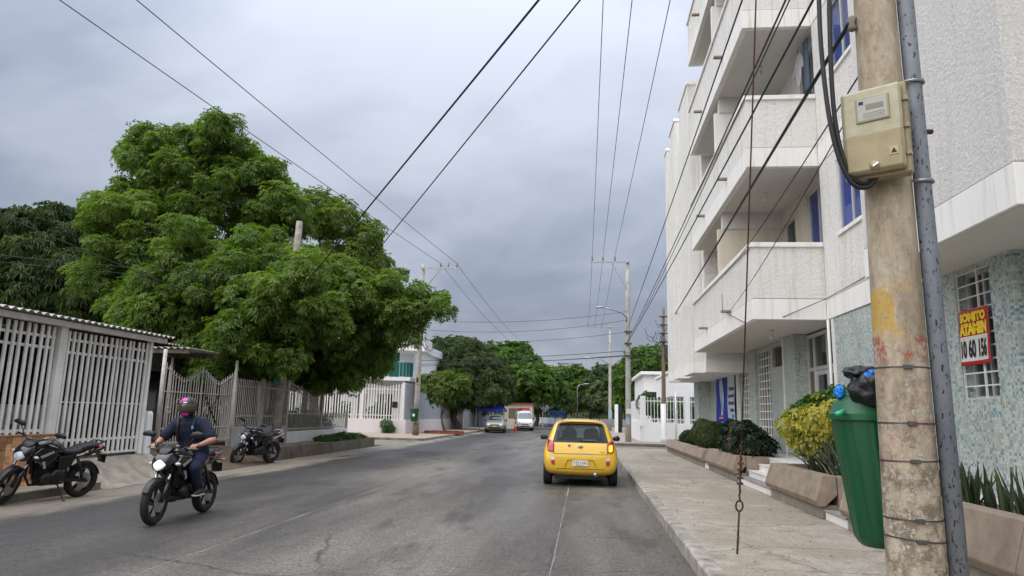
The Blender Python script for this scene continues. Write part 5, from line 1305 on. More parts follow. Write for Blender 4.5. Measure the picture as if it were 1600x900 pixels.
# ================================================================== LEFT SIDE
def corrugated(x0, x1, y0, y1, z0, z1, amp=0.024, wl=0.177, th=0.008, along='Y', n_x=6):
    """sheet whose waves run across `along`; z goes from z0 at x0 to z1 at x1"""
    n = int(abs((y1 - y0) if along == 'Y' else (x1 - x0)) / wl * 8); vs = []; rows = n_x + 1
    for s in (0, 1):
        for i in range(rows):
            for j in range(n + 1):
                if along == 'Y':
                    x = x0 + (x1 - x0) * i / n_x; y = y0 + (y1 - y0) * j / n; ph = (y - y0)
                else:
                    x = x0 + (x1 - x0) * j / n; y = y0 + (y1 - y0) * i / n_x; ph = (x - x0)
                z = z0 + (z1 - z0) * i / n_x + amp * math.sin(2 * PI * ph / wl) - s * th
                vs.append((x, y, z))
    w = n + 1; k = rows * w
    fs = [(i * w + j, i * w + j + 1, (i + 1) * w + j + 1, (i + 1) * w + j) for i in range(rows - 1) for j in range(n)]
    fs += [tuple(q + k for q in f[::-1]) for f in fs]
    ed = list(range(w)) + [w - 1 + w * j for j in range(1, rows)] + [(rows - 1) * w + i for i in range(n - 1, -1, -1)] + [w * j for j in range(rows - 2, 0, -1)]
    fs += [(ed[i], ed[(i + 1) % len(ed)], ed[(i + 1) % len(ed)] + k, ed[i] + k) for i in range(len(ed))]
    return MB().add(vs, fs)
def bar_row(parent, name, mt, positions, w, d, z0f, z1f, axis='Y', plane=0.0):
    """one bar object per position; unit mesh shared and scaled"""
    key = '%s_%s_%.3f' % (name, mt, w)
    me = bar_row.cache.get(key)
    if me is None:
        me = MB().box(-0.5, 0.5, -0.5, 0.5, 0, 1).mesh(name); me.materials.append(M[mt]); bar_row.cache[key] = me
    for p in positions:
        o = bpy.data.objects.new(name, me); link(o, parent)
        z0, z1 = z0f(p), z1f(p)
        o.rotation_euler = (random.gauss(0, 0.004), random.gauss(0, 0.004), random.gauss(0, 0.03)); p += random.gauss(0, 0.0035)
        if axis == 'Y': o.location = (plane, p, z0); o.scale = (d, w, z1 - z0)
        else: o.location = (p, plane, z0); o.scale = (w, d, z1 - z0)
bar_row.cache = {}
def arange(a, b, s): return [a + s * i for i in range(int((b - a) / s + 0.5) + 1)]
# ---- first house: white slatted front under a corrugated roof
h1 = thing('slatted_house', 'house front of tall white slats under a grey corrugated roof', 'house', (-11.5, 11, 0.1))
XF = -9.70
K = lambda v: (lambda p: v)
bar_row(h1, 'slat', 'slat', arange(5.2, 11.8, 0.155), 0.058, 0.03, K(1.0), K(2.93), 'Y', XF)
bar_row(h1, 'slat', 'slat', arange(12.22, 14.62, 0.150), 0.056, 0.03, K(0.56), K(2.90), 'Y', XF)
for z in (2.74, 2.54, 1.06): B(XF - 0.040, XF - 0.016, 5.1, 11.92, z - 0.025, z + 0.025).build('rail', 'slat', h1)
for z in (2.74, 2.50, 0.86, 0.58): B(XF - 0.040, XF - 0.016, 12.13, 14.68, z - 0.025, z + 0.025).build('rail', 'slat', h1)
B(XF - 0.034, XF - 0.020, 12.13, 14.68, 1.56, 1.58).build('rail', 'slat', h1)
B(XF - 0.06, XF + 0.07, 11.94, 12.12, 0.55, 2.96).build('gate_post', 'slat', h1, bevel=0.01)
B(XF - 0.06, XF + 0.05, 14.69, 14.78, 0.5, 2.96).build('gate_post', 'slat', h1, bevel=0.008)
tw = B(-9.88, -9.618, 5.0, 12.1, 0.1, 0.965).build('tile_wall', 'grout', h1)
B(-9.9, -9.60, 5.0, 12.12, 0.968, 1.0).build('wall_cap', 'terra', h1, bevel=0.008)
# terracotta facing tiles of mixed formats laid on a 0.105 m grid
rt = random.Random(21); G = 0.1075; ny, nz = 34, 8; used = set(); y00 = 12.095 - ny * G
for j in range(nz):
    for i in range(ny):
        if (i, j) in used: continue
        opts = [(2, 2), (3, 2), (2, 1), (2, 3), (3, 3), (1, 1), (2, 2), (1, 2)]; rt.shuffle(opts)
        for (a, b) in opts + [(1, 1)]:
            cells = [(i + p, j + q) for p in range(a) for q in range(b)]
            if all(c not in used and c[0] < ny and c[1] < nz for c in cells): break
        used |= set(cells)
        B(-9.622, -9.604 + rt.uniform(-0.002, 0.003), y00 + i * G + 0.006, y00 + (i + a) * G - 0.006, 0.104 + j * G + 0.006, 0.104 + (j + b) * G - 0.006).build('tile', 'terra', tw)
B(-9.62, -9.50, 5.0, 15.05, 2.94, 3.045).build('fascia', 'old_white', h1, bevel=0.006)
corrugated(-9.36, -14.2, 4.8, 15.12, 3.085, 3.42).build('roof', 'roofing', h1)
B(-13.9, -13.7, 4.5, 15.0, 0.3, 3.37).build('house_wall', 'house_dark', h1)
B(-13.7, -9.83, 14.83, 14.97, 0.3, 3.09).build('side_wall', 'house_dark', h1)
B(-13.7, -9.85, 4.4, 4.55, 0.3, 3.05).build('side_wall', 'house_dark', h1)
B(-13.69, -9.8, 4.56, 14.82, 0.3, 0.5).build('terrace_floor', 'plinth', h1)
o = cut_wall('X', -11.4, 0.12, 9.0, 14.5, 0.5, 1.5, [(9.6 + 0.42 * i, 9.75 + 0.42 * i, 0.95, 1.12) for i in range(11)]); o.build('inner_low_wall', 'old_white', h1)
B(-13.69, -13.6, 7.4, 8.5, 0.55, 2.6).build('door', 'wood', h1); B(-13.69, -13.62, 10.6, 12.6, 1.3, 2.6).build('window', 'window_dark', h1)
tag(MB().loft([(0.30, -9.80, 14.98, 0.19, 0.10), (1.35, -9.80, 14.98, 0.17, 0.09), (1.42, -9.80, 14.98, 0.14, 0.07)], 16, 'Z', 4).build('white_pillar', 'white_wall', smooth=False), 'short white concrete pillar right of the slatted gate', 'pillar')
# ---- second house behind the iron gate and fences
h2 = thing('shaded_house', 'low shaded house behind the iron gate and railings', 'house', (-14.5, 22, 0.3))
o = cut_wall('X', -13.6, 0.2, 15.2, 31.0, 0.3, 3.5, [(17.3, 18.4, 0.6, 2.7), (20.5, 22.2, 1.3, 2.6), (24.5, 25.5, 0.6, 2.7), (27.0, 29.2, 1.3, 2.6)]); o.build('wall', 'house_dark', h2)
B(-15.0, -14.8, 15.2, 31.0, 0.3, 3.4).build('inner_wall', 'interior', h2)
for (y0, y1) in ((20.5, 22.2), (27.0, 29.2)):
    w = B(-13.5, -13.49, y0, y1, 1.3, 2.6).build('window', 'window_dark', h2)
    for i in range(8): B(-13.6, -13.585, y0 + (y1 - y0) * i / 7 - 0.012, y0 + (y1 - y0) * i / 7 + 0.012, 1.3, 2.6).build('bar', 'iron', w)
for (y0, y1) in ((17.3, 18.4), (24.5, 25.5)): B(-13.5, -13.46, y0, y1, 0.6, 2.7).build('door', 'wood', h2)
corrugated(-12.9, -18, 15.1, 31.2, 3.45, 4.0).build('roof', 'roofing', h2)
B(-18, -13.7, 31.0, 31.2, 0.3, 3.6).build('side_wall', 'old_white', h2)
for y in (23.3, 26.2, 30.2): B(-12.4, -12.15, y - 0.12, y + 0.12, 0.3, 3.45).build('column', 'white', h2, bevel=0.01)
B(-13.6, -12.1, 15.2, 31.0, 0.3, 0.42).build('terrace_floor', 'plinth', h2)
aw = thing('small_awning', 'small corrugated awning over the iron gate', 'awning', (-10.6, 17.5, 2.6))
corrugated(-10.05, -11.6, 16.9, 18.4, 3.02, 3.02, along='X', n_x=4).build('sheet', 'roofing', aw)
B(-11.5, -10.1, 16.95, 17.03, 2.88, 2.96).build('edge_beam', 'bark', aw); B(-11.5, -10.1, 18.2, 18.28, 2.86, 2.96).build('edge_beam', 'bark', aw)
for y in (17.0, 18.24): MB().tube([(-11.3, y, 0.3), (-11.3, y, 2.87)], 0.035, 8).build('post', 'iron', aw, smooth=True)
# iron gate with dipping tops
gt = thing('iron_gate', 'ornamental pale iron double gate with dipping top, behind the rider', 'gate', (-10.5, 18.4, 0.4))
def dip(y0, y1, hi, lo):
    def f(p):
        t = (p - y0) / (y1 - y0); return lo + (hi - lo) * abs(2 * t - 1) ** 1.3
    return f
for (y0, y1) in ((16.72, 18.42), (18.50, 20.2)):
    f = dip(y0, y1, 2.62, 2.28)
    bar_row(gt, 'bar', 'iron', arange(y0, y1, 0.1214), 0.018, 0.018, K(0.55), f, 'Y', -10.5)
    for z in (0.62, 0.98, 1.9): B(-10.515, -10.485, y0, y1, z - 0.014, z + 0.014).build('rail', 'iron', gt)
    MB().tube([(-10.5, y0 + (y1 - y0) * i / 14, f(y0 + (y1 - y0) * i / 14) - 0.10) for i in range(15)], 0.013, 6).build('top_rail', 'iron', gt, smooth=True)
    for k_ in range(4):
        cy = y0 + 0.24 + k_ * 0.41; cz = 1.45 + 0.18 * (k_ % 2)
        MB().tube([(-10.49, cy + 0.085 * math.cos(a * 0.45), cz + 0.085 * math.sin(a * 0.45)) for a in range(15)], 0.010, 5, cap=False).build('scroll', 'iron', gt, smooth=True)
for y in (16.6, 20.32): MB().tube([(-10.5, y, 0.2), (-10.5, y, 2.95)], 0.045, 10).build('post', 'iron', gt, smooth=True)
MB().bar((-10.49, 18.6, 1.9), (-10.49, 19.4, 1.05), 0.03).build('brace', 'wire', gt); MB().bar((-10.485, 19.4, 1.9), (-10.485, 18.6, 1.05), 0.03).build('brace', 'wire', gt)
# fence with grey parapet
f3 = thing('iron_fence', 'pale iron railing on a grey parapet behind the parked motorcycle', 'fence', (-10.6, 22.5, 0.3))
B(-10.72, -10.52, 20.45, 24.4, 0.25, 0.95).build('parapet', 'grey_wall', f3, bevel=0.01)
bar_row(f3, 'bar', 'iron', arange(20.55, 24.3, 0.118), 0.018, 0.018, K(0.93), K(2.42), 'Y', -10.6)
for z in (1.28, 2.2): B(-10.615, -10.585, 20.5, 24.35, z - 0.016, z + 0.016).build('rail', 'iron', f3)
for y in (20.5, 22.4, 24.38): B(-10.65, -10.55, y - 0.045, y + 0.045, 0.9, 2.5).build('post', 'iron', f3)
# fence with zigzag top on a low white wall
f4 = thing('iron_fence', 'iron railing with zigzag top on a low white wall beside the tree pole', 'fence', (-10.7, 27.8, 0.3))
B(-10.82, -10.62, 24.6, 31.2, 0.25, 0.73).build('low_wall', 'white_wall', f4, bevel=0.01)
def zz(p):
    if p < 28.0: return 2.24 + 0.32 * abs((p - 26.3) / 1.7)
    return 1.42
bar_row(f4, 'bar', 'iron', arange(24.7, 31.15, 0.105), 0.018, 0.018, K(0.72), zz, 'Y', -10.7)
for z in (0.82, 1.36): B(-10.715, -10.685, 24.65, 31.2, z - 0.016, z + 0.016).build('rail', 'iron', f4)
for a, b in ((24.68, 26.3), (26.3, 28.0)): MB().bar((-10.7, a, zz(a) - 0.05), (-10.7, b, zz(b) - 0.05), 0.03).build('top_rail', 'iron', f4); MB().bar((-10.7, a, zz(a) - 0.2), (-10.7, b, zz(b) - 0.2), 0.025).build('top_rail', 'iron', f4)
for y in (24.62, 28.02, 31.18): B(-10.75, -10.65, y - 0.05, y + 0.05, 0.7, 2.6 if y < 30 else 1.5).build('post', 'iron', f4)
# plants behind and before that fence
shrub('garden_shrub', 'green bush growing behind the zigzag railing', (-11.6, 27.6, 0.35), [(-11.6, 26.4, 0.95, 0.6, 0.9, 0.5), (-11.6, 28.2, 0.9, 0.6, 0.9, 0.5), (-11.4, 29.8, 0.85, 0.5, 0.7, 0.45)], 'green', 70, 6, 0.13, 0.06, 41, droop=0.3)
shrub('ground_cover', 'low leafy ground cover spilling over the raised kerb', (-9.9, 28.5, 0.32), [(-9.95, 27.0, 0.38, 0.4, 0.9, 0.16), (-9.9, 28.6, 0.42, 0.42, 1.0, 0.2), (-9.9, 30.2, 0.36, 0.35, 0.9, 0.15)], 'green', 130, 5, 0.09, 0.05, 42, cat='plant', droop=0.2)
# ---- white corner house with barred front
wh = thing('white_house', 'white two-storey corner house with teal glass balcony', 'house', (-15, 52, 0.11))
o = cut_wall('Y', 48.6, 0.25, -24, -12.6, 0.11, 3.6, [(-22, -20.5, 0.9, 2.6), (-18.6, -17.2, 0.8, 2.7), (-16.0, -15.3, 0.15, 2.7), (-14.5, -13.4, 0.5, 2.7)]); o.build('wall', 'white_wall', wh)
for (a, b, z0, z1) in ((-22, -20.5, 0.9, 2.6), (-18.6, -17.2, 0.8, 2.7), (-14.5, -13.4, 0.5, 2.7)):
    w = B(a, b, 48.72, 48.74, z0, z1).build('window', 'window_dark', wh); B((a + b) / 2 - 0.04, (a + b) / 2 + 0.04, 48.64, 48.7, z0, z1).build('mullion', 'white', w)
B(-16.0, -15.3, 48.68, 48.72, 0.15, 2.7).build('door', 'wood', wh)
B(-12.85, -12.6, 48.851, 62, 0.11, 3.6).build('side_wall', 'white_wall', wh); B(-24, -12.7, 62, 62.2, 0.11, 6.0).build('back_wall', 'white_wall', wh)
B(-24, -11.9, 47.2, 62, 3.601, 3.85).build('balcony_slab', 'white_wall', wh)
o = cut_wall('Y', 50.2, 0.25, -24, -12.4, 3.85, 6.4, [(-17.5, -16.2, 3.95, 6.0), (-14.2, -13.5, 3.95, 6.1), (-21, -19.5, 4.6, 6.0)]); o.build('upper_wall', 'white_wall', wh)
for (a, b) in ((-17.5, -16.2), (-14.2, -13.5)):
    w = B(a, b, 50.32, 50.34, 3.95, 6.1).build('window', 'teal_glass', wh); B(a, b, 51.0, 51.02, 3.9, 6.1).build('room_wall', 'interior', w)
B(-21, -19.5, 50.32, 50.34, 4.6, 6.0).build('window', 'window_dark', wh)
B(-12.65, -12.4, 50.451, 61.9, 3.85, 6.4).build('upper_side_wall', 'white_wall', wh)
rf = MB(); rf.prism([(-24, 6.3), (-12.2, 6.0), (-12.2, 6.6), (-13.5, 6.95), (-24, 7.2)], 49.3, 62.3, 'Y'); rf.build('roof', 'white_wall', wh, bevel=0.02)
rf = MB(); rf.prism([(-14.6, 5.75), (-10.9, 5.60), (-10.9, 6.45), (-11.6, 6.75), (-14.6, 6.9)], 47.0, 49.28, 'Y'); rf.build('roof_fascia', 'white_wall', wh, bevel=0.02)
for i in range(8):
    B(-18.9 + i * 0.78, -18.9 + i * 0.78 + 0.74, 47.24, 47.255, 3.88, 4.85).build('balustrade_pane', 'teal_glass', wh)
for i in range(5):
    a0, a1 = i * PI / 10, (i + 1) * PI / 10 - 0.03; c = (-12.66, 48.0)
    m = MB(); m.prism([(c[0] + 0.74 * math.sin(a0), c[1] - 0.76 * math.cos(a0)), (c[0] + 0.74 * math.sin(a1), c[1] - 0.76 * math.cos(a1)), (c[0] + 0.755 * math.sin(a1), c[1] - 0.775 * math.cos(a1)), (c[0] + 0.755 * math.sin(a0), c[1] - 0.775 * math.cos(a0))], 3.88, 4.85, 'Z'); m.build('balustrade_pane', 'teal_glass', wh)
MB().tube([(-18.9, 47.25, 4.88), (-12.66, 47.25, 4.88)] + [(-12.66 + 0.75 * math.sin(a * PI / 20), 48.0 - 0.76 * math.cos(a * PI / 20), 4.88) for a in range(1, 11)], 0.025, 8).build('handrail', 'silver', wh, smooth=True)
fw = thing('garden_wall', 'white garden wall with tall white bars before the corner house', 'wall', (-15, 45.6, 0.11))
B(-24, -11.6, 45.4, 45.62, 0.1, 1.0).build('base_wall', 'pink_white', fw, bevel=0.01)
bar_row(fw, 'bar', 'white', arange(-21.8, -12.0, 0.185), 0.065, 0.04, K(0.99), lambda p: 3.22 + 0.08 * math.sin(p * 3), 'X', 45.5)
for z in (1.25, 2.95): B(-21.9, -11.95, 45.525, 45.555, z - 0.03, z + 0.03).build('rail', 'white', fw)
for x in (-17.6, -14.6, -11.85): B(x - 0.09, x + 0.09, 45.42, 45.6, 0.99, 3.4).build('post', 'white', fw, bevel=0.01)
B(-12.55, -12.2, 45.40, 45.43, 1.75, 2.15).build('letter_box', 'black', fw)
sw = thing('grey_wall', 'tall grey side wall of the corner house over a white base', 'wall', (-11.7, 54, 0.11))
B(-11.88, -11.68, 45.63, 61.5, 0.9, 3.38).build('upper_wall', 'grey_wall', sw, bevel=0.01); B(-11.90, -11.62, 45.625, 61.5, 0.1, 0.98).build('base_wall', 'pink_white', sw, bevel=0.01)
shrub('small_bush', 'small green bush at the foot of the white garden wall', (-12.75, 45.0, 0.11), [(-12.75, 45.0, 0.6, 0.4, 0.3, 0.4), (-12.55, 45.0, 0.4, 0.4, 0.3, 0.28)], 'green', 100, 6, 0.13, 0.04, 43, droop=0.0)
for i, (x, y) in enumerate(((-14.0, 46.6), (-16.6, 46.9), (-19.2, 46.7))):
    shrub('garden_shrub', 'garden shrub behind the white bars, %s' % ('rightmost', 'middle one', 'leftmost')[i], (x, y, 0.1), [(x, y, 1.1, 0.7, 0.5, 0.7), (x + 0.3, y, 1.6, 0.5, 0.4, 0.5)], 'green', 40, 6, 0.17, 0.07, 44 + i)
# brick ring round the small tree
br = thing('brick_planter', 'low red brick ring around the small street tree', 'planter', (-9.5, 47.8, 0.11))
MB().loft([(0.1, -9.5, 47.8, 1.25, 1.0), (0.2, -9.5, 47.8, 1.25, 1.0)], 24, 'Z', 2).build('soil', 'dirt', br)
bk = MB().box(-0.12, 0.12, -0.07, 0.07, 0, 0.16).mesh('brick'); bk.materials.append(M['brick'])
for i in range(30):
    a = 2 * PI * i / 30; o = bpy.data.objects.new('brick', bk); link(o, br); o.location = (-9.5 + 1.3 * math.cos(a), 47.8 + 1.05 * math.sin(a), 0.11 + 0.01 * (i % 3)); o.rotation_euler = (0, 0, a + PI / 2)
# ---- right: white corner wall with fence beyond the side street
rw = thing('white_fence_wall', 'white wall with barred openings at the right street corner', 'wall', (5, 42.8, 0.13))
B(3.4, 7.2, 42.6, 42.82, 0.12, 1.22).build('base_wall', 'white_wall', rw, bevel=0.01)
for x in (3.46, 6.05, 7.1): B(x - 0.16, x + 0.16, 42.58, 42.85, 1.0, 2.78).build('post', 'white_wall', rw, bevel=0.015)
bar_row(rw, 'bar', 'white', arange(3.75, 5.85, 0.19) + arange(6.3, 6.9, 0.19), 0.035, 0.035, K(1.2), K(2.72), 'X', 42.7)
for z in (1.45, 2.5): B(3.6, 7.0, 42.72, 42.75, z - 0.03, z + 0.03).build('rail', 'white', rw)
B(3.30, 3.50, 42.86, 58, 0.12, 1.3).build('side_base', 'white_wall', rw, bevel=0.01)
bar_row(rw, 'board', 'white', arange(43.1, 57.8, 0.26), 0.20, 0.03, K(1.28), K(2.62), 'Y', 3.4)
MB().tube([(5.35, 42.5, 0.12), (5.35, 42.5, 3.1)], 0.045, 8).build('drain_pipe', 'white', rw, smooth=True)
hr = thing('rose_house', 'white and rose house with flat roof behind the right corner wall', 'house', (6.5, 60, 0.13))
B(4.9, 6.2, 59, 70, 0.13, 5.0).build('wall', 'white_wall', hr); B(6.2, 9, 59.2, 70, 0.13, 5.3).build('wall', 'rose_wall', hr); B(4.6, 6.3, 58.6, 70, 5.0, 5.25).build('roof', 'white_wall', hr, bevel=0.02)
B(5.2, 5.9, 58.97, 58.99, 2.2, 3.6).build('window', 'window_dark', hr)
hn = thing('neighbour_house', 'white house with shaded porch right behind the corner fence', 'house', (8, 50, 0.13))
B(5.6, 14, 47.0, 56, 2.9, 4.45).build('upper_wall', 'white_wall', hn, bevel=0.02); B(6.4, 14, 49.0, 56, 0.13, 2.9).build('wall', 'grey_wall', hn); B(5.75, 6.0, 47.2, 47.45, 0.13, 2.9).build('column', 'white_wall', hn); B(8.75, 9.0, 47.2, 47.45, 0.13, 2.9).build('column', 'white_wall', hn)
B(6.9, 8.3, 48.97, 48.99, 0.9, 2.3).build('window', 'window_dark', hn); B(5.5, 14.1, 46.9, 56.1, 4.451, 4.6).build('roof', 'band', hn)
shrub('garden_shrub', 'hedge showing over the right corner fence', (4.9, 44.2, 0.13), [(4.2, 44.1, 2.1, 0.8, 0.6, 0.6), (5.4, 44.2, 2.0, 0.9, 0.6, 0.6), (3.9, 45.6, 2.4, 0.5, 1.2, 0.6)], 'green', 40, 6, 0.2, 0.09, 47)
t = thing('white_gate_post', 'white gate post with dark panel on the far right sidewalk', 'post', (2.9, 64, 0.13))
B(2.7, 3.0, 63.9, 64.3, 0.13, 2.6).build('post', 'white_wall', t); B(3.0, 3.35, 64.0, 64.1, 0.13, 2.5).build('panel', 'black', t)

# ================================================================== TREES
T1 = [(-16.6, 26, 11.17, 2.27, 2.27, 1.93), (-15.06, 25.5, 12.34, 1.29, 1.29, 1.09), (-18.5, 26.5, 11.9, 1.25, 1.25, 1.05), (-16.64, 24.5, 7.92, 2.36, 2.36, 2.01), (-14.61, 26, 9.37, 2.62, 2.62, 2.23), (-12.6, 26, 9.3, 1.5, 1.5, 1.3), (-18.32, 25, 9.1, 1.49, 1.49, 1.27), (-17.65, 24, 6.31, 1.32, 1.32, 1.12), (-14.25, 23, 5.2, 2.11, 2.11, 1.79), (-11.98, 24, 6.09, 2.42, 2.42, 2.06), (-11.26, 22.6, 3.18, 1.56, 1.56, 1.12), (-13.14, 22.3, 3.33, 1.23, 1.23, 0.94), (-9.75, 25, 6.0, 1.85, 1.85, 1.5), (-7.65, 25.5, 5.85, 1.65, 1.65, 1.15), (-5.84, 25.5, 5.42, 1.17, 1.17, 0.79), (-9.51, 27, 4.53, 2.11, 2.11, 1.59), (-11.39, 28, 3.12, 1.8, 1.8, 1.33), (-11.93, 27, 4.56, 1.98, 1.98, 1.68),
  (-9.69, 20.8, 4.77, 1.43, 1.43, 1.22), (-10.63, 20.6, 3.63, 1.17, 1.17, 1.0), (-9.01, 21.0, 5.74, 0.92, 0.92, 0.79), (-11.83, 21.3, 5.57, 1.37, 1.37, 1.16), (-9.54, 21.3, 3.1, 0.72, 0.72, 0.5), (-9.8, 27, 2.9, 1.36, 1.36, 1.06), (-9.13, 28, 3.65, 1.41, 1.41, 1.2), (-12.0, 21.6, 2.67, 0.89, 0.89, 0.66), (-13.66, 22.5, 6.82, 1.44, 1.44, 1.23), (-14.57, 22.5, 4.44, 1.44, 1.44, 1.23), (-15.82, 23, 5.18, 1.16, 1.16, 0.99), (-8.86, 22.5, 4.5, 1.24, 1.24, 1.05), (-7.44, 26, 4.99, 1.19, 1.19, 1.01), (-14.84, 26.5, 11.55, 1.46, 1.46, 1.24), (-13.24, 26, 10.72, 1.31, 1.31, 1.12)]
tree('broad_tree', 'big bright green spreading tree overhanging the road on the left', (-12.6, 25.6, 0.3), T1, 380, 0.52, 'big', 58, 8, 0.150, 0.052, 101, 3.2, 0.30, droop=0.30, low=-0.75, inner=0.12, upbias=0.75, ntips=16)
tree('feathery_tree', 'yellow-green tree top showing behind the big tree', (-13.5, 34.5, 0.2), [(-13.0, 34, 11.0, 1.6, 1.5, 1.3), (-11.3, 34, 10.2, 1.15, 1.1, 1.0), (-13.9, 34, 11.9, 1.1, 1.1, 1.0), (-11.7, 34, 8.9, 1.87, 1.7, 1.4), (-13.5, 34.5, 8.2, 2.2, 2.0, 1.8)], 40, 0.75, 'big2', 34, 7, 0.21, 0.055, 102, 6.0, 0.22, low=-0.6, upbias=0.7)
tree('mango_tree', 'dark green mango tree at the left picture edge behind the slatted house', (-22.5, 27.0, 0.0), [(-23.69, 27, 8.01, 2.48, 2.48, 2.11), (-26.65, 27, 7.72, 2.72, 2.72, 2.32), (-21.3, 26.5, 6.52, 1.82, 1.82, 1.55), (-23.2, 28, 9.12, 1.41, 1.41, 1.2), (-23.37, 26, 5.88, 2.15, 2.15, 1.82), (-19.63, 26, 5.38, 1.43, 1.43, 1.22), (-19.0, 26.5, 3.8, 1.8, 1.6, 1.5), (-22.0, 25.5, 3.9, 1.9, 1.7, 1.5)], 80, 0.80, 'mango', 24, 9, 0.25, 0.060, 103, 3.5, 0.28, droop=0.55, low=-0.7, upbias=0.35)
tree('mango_tree', 'dark round mango tree beyond the corner house, behind the grey car', (-11.0, 61.5, 0.1), [(-11.31, 62, 5.18, 3.53, 3.53, 3.0), (-12.29, 60, 3.6, 2.75, 2.75, 2.34), (-8.94, 62, 3.7, 2.84, 2.84, 2.2), (-11.25, 63, 6.7, 2.31, 2.31, 1.97), (-12.63, 64, 6.46, 2.35, 2.35, 2.0)], 90, 0.95, 'mango', 14, 9, 0.32, 0.085, 104, 2.0, 0.3, droop=0.5, low=-0.8, upbias=0.35)
tree('almond_tree', 'bright green almond tree overhanging the white van', (-8.2, 78.5, 0.1), [(-8.78, 78, 5.85, 3.94, 3.94, 3.35), (-5.74, 76, 4.9, 3.14, 3.14, 2.4), (-10.53, 80, 7.4, 2.57, 2.57, 2.18), (-4.45, 78, 4.2, 2.5, 2.5, 1.8), (-7.57, 80, 7.82, 2.2, 2.2, 1.87), (-9.5, 76, 3.6, 2.6, 3.14, 2.2)], 80, 1.2, 'almond', 9, 7, 0.42, 0.19, 105, 2.4, 0.28, low=-0.7, upbias=0.6)
tree('small_tree', 'small lime green street tree in the brick ring', (-9.5, 47.8, 0.12), [(-9.52, 48, 3.3, 1.5, 1.5, 1.15), (-10.66, 48, 3.44, 0.88, 0.88, 0.7), (-8.71, 48, 3.1, 0.9, 0.9, 0.7), (-9.69, 47.5, 2.7, 0.9, 0.9, 0.6)], 34, 0.55, 'lime', 26, 7, 0.2, 0.08, 106, 1.3, 0.09, low=-0.6)
tree('street_tree', 'green tree at the street end left of the slim lamp', (-3.0, 105, 0), [(-2.2, 105, 6.1, 3.66, 3.66, 3.11), (-3.89, 100, 4.05, 2.75, 2.75, 2.0), (-0.77, 105, 4.25, 2.89, 2.89, 2.2)], 46, 1.25, 'almond', 5.5, 7, 0.5, 0.2, 107, 2.4, 0.25, low=-0.7)
tree('street_tree', 'green tree on the far right sidewalk behind the second pole', (5.0, 100, 0), [(4.19, 100, 5.56, 4.13, 4.13, 3.3), (2.79, 98, 3.71, 3.15, 3.15, 2.3), (6.41, 100, 5.16, 3.67, 3.67, 2.9), (8.07, 104, 7.2, 2.86, 2.86, 2.43)], 60, 1.3, 'mango', 5.0, 7, 0.5, 0.2, 108, 2.4, 0.28, low=-0.7)
tree('street_tree', 'lighter green tree closing the far end of the street', (1.0, 118, 0), [(1.25, 118, 5.15, 4.33, 4.33, 3.68), (-3.43, 115, 4.2, 3.69, 3.69, 2.9), (3.89, 118, 6.5, 3.79, 3.79, 3.22)], 50, 1.5, 'lime', 4.0, 7, 0.55, 0.22, 109, 2.5, 0.28, low=-0.7)
tree('street_tree', 'green tree rising behind the white corner wall on the right', (7.0, 76, 0), [(6.82, 75, 6.68, 2.75, 2.75, 2.34), (5.81, 75, 5.0, 2.41, 2.41, 2.05), (8.14, 75, 5.0, 2.41, 2.41, 2.05), (5.2, 75, 3.2, 2.0, 2.0, 1.6)], 46, 1.1, 'almond', 7, 7, 0.42, 0.17, 110, 2.4, 0.25, low=-0.7)
tree('street_tree', 'green tree behind the roof of the white corner house', (-18, 76, 0), [(-17.64, 75, 6.6, 3.2, 3.2, 2.7), (-18.96, 75, 5.15, 3.44, 3.44, 2.92), (-16.2, 78, 7.4, 2.5, 2.5, 2.0)], 46, 1.2, 'almond', 5, 7, 0.45, 0.18, 111, 2.4, 0.28, low=-0.7)
tree('street_tree', 'dark tree behind the blue canopy', (-13.5, 74, 0), [(-13.5, 74, 4.6, 3.4, 3.4, 3.2), (-11, 73, 3.0, 2.2, 2.2, 1.8)], 40, 1.2, 'mango', 6, 7, 0.42, 0.14, 112, 1.8, 0.3, low=-0.8)
tree('street_tree', 'dark tree far behind the diamond sign', (-6.5, 96, 0), [(-6.5, 96, 4.6, 3.6, 3.4, 3.2), (-4.0, 94, 3.4, 2.4, 2.2, 1.8)], 40, 1.3, 'mango', 5, 7, 0.5, 0.18, 113, 1.8, 0.3, low=-0.8)
# distant wood closing the view: one mass nobody could count
rng = np.random.default_rng(77); lob = []
for i in range(56):
    x = -60 + 120 * i / 55 + rng.normal() * 1.5; y = 150 + rng.normal() * 5; hgt = rng.uniform(3.5, 6.5)
    lob.append((x, y, hgt * 0.55, rng.uniform(3.2, 5), 3.0, hgt * 0.62)); lob.append((x + rng.normal() * 2, y + 2, hgt * 0.95, 2.4, 2.4, 1.9))
wood_o = foliage('distant_wood', 'almond', None, rng, lob, 1.8, 5, 0.95, 0.44, 0.2, 0.1, -0.5)
tag(wood_o, 'hazy green wood closing the far end of the street', 'wood')

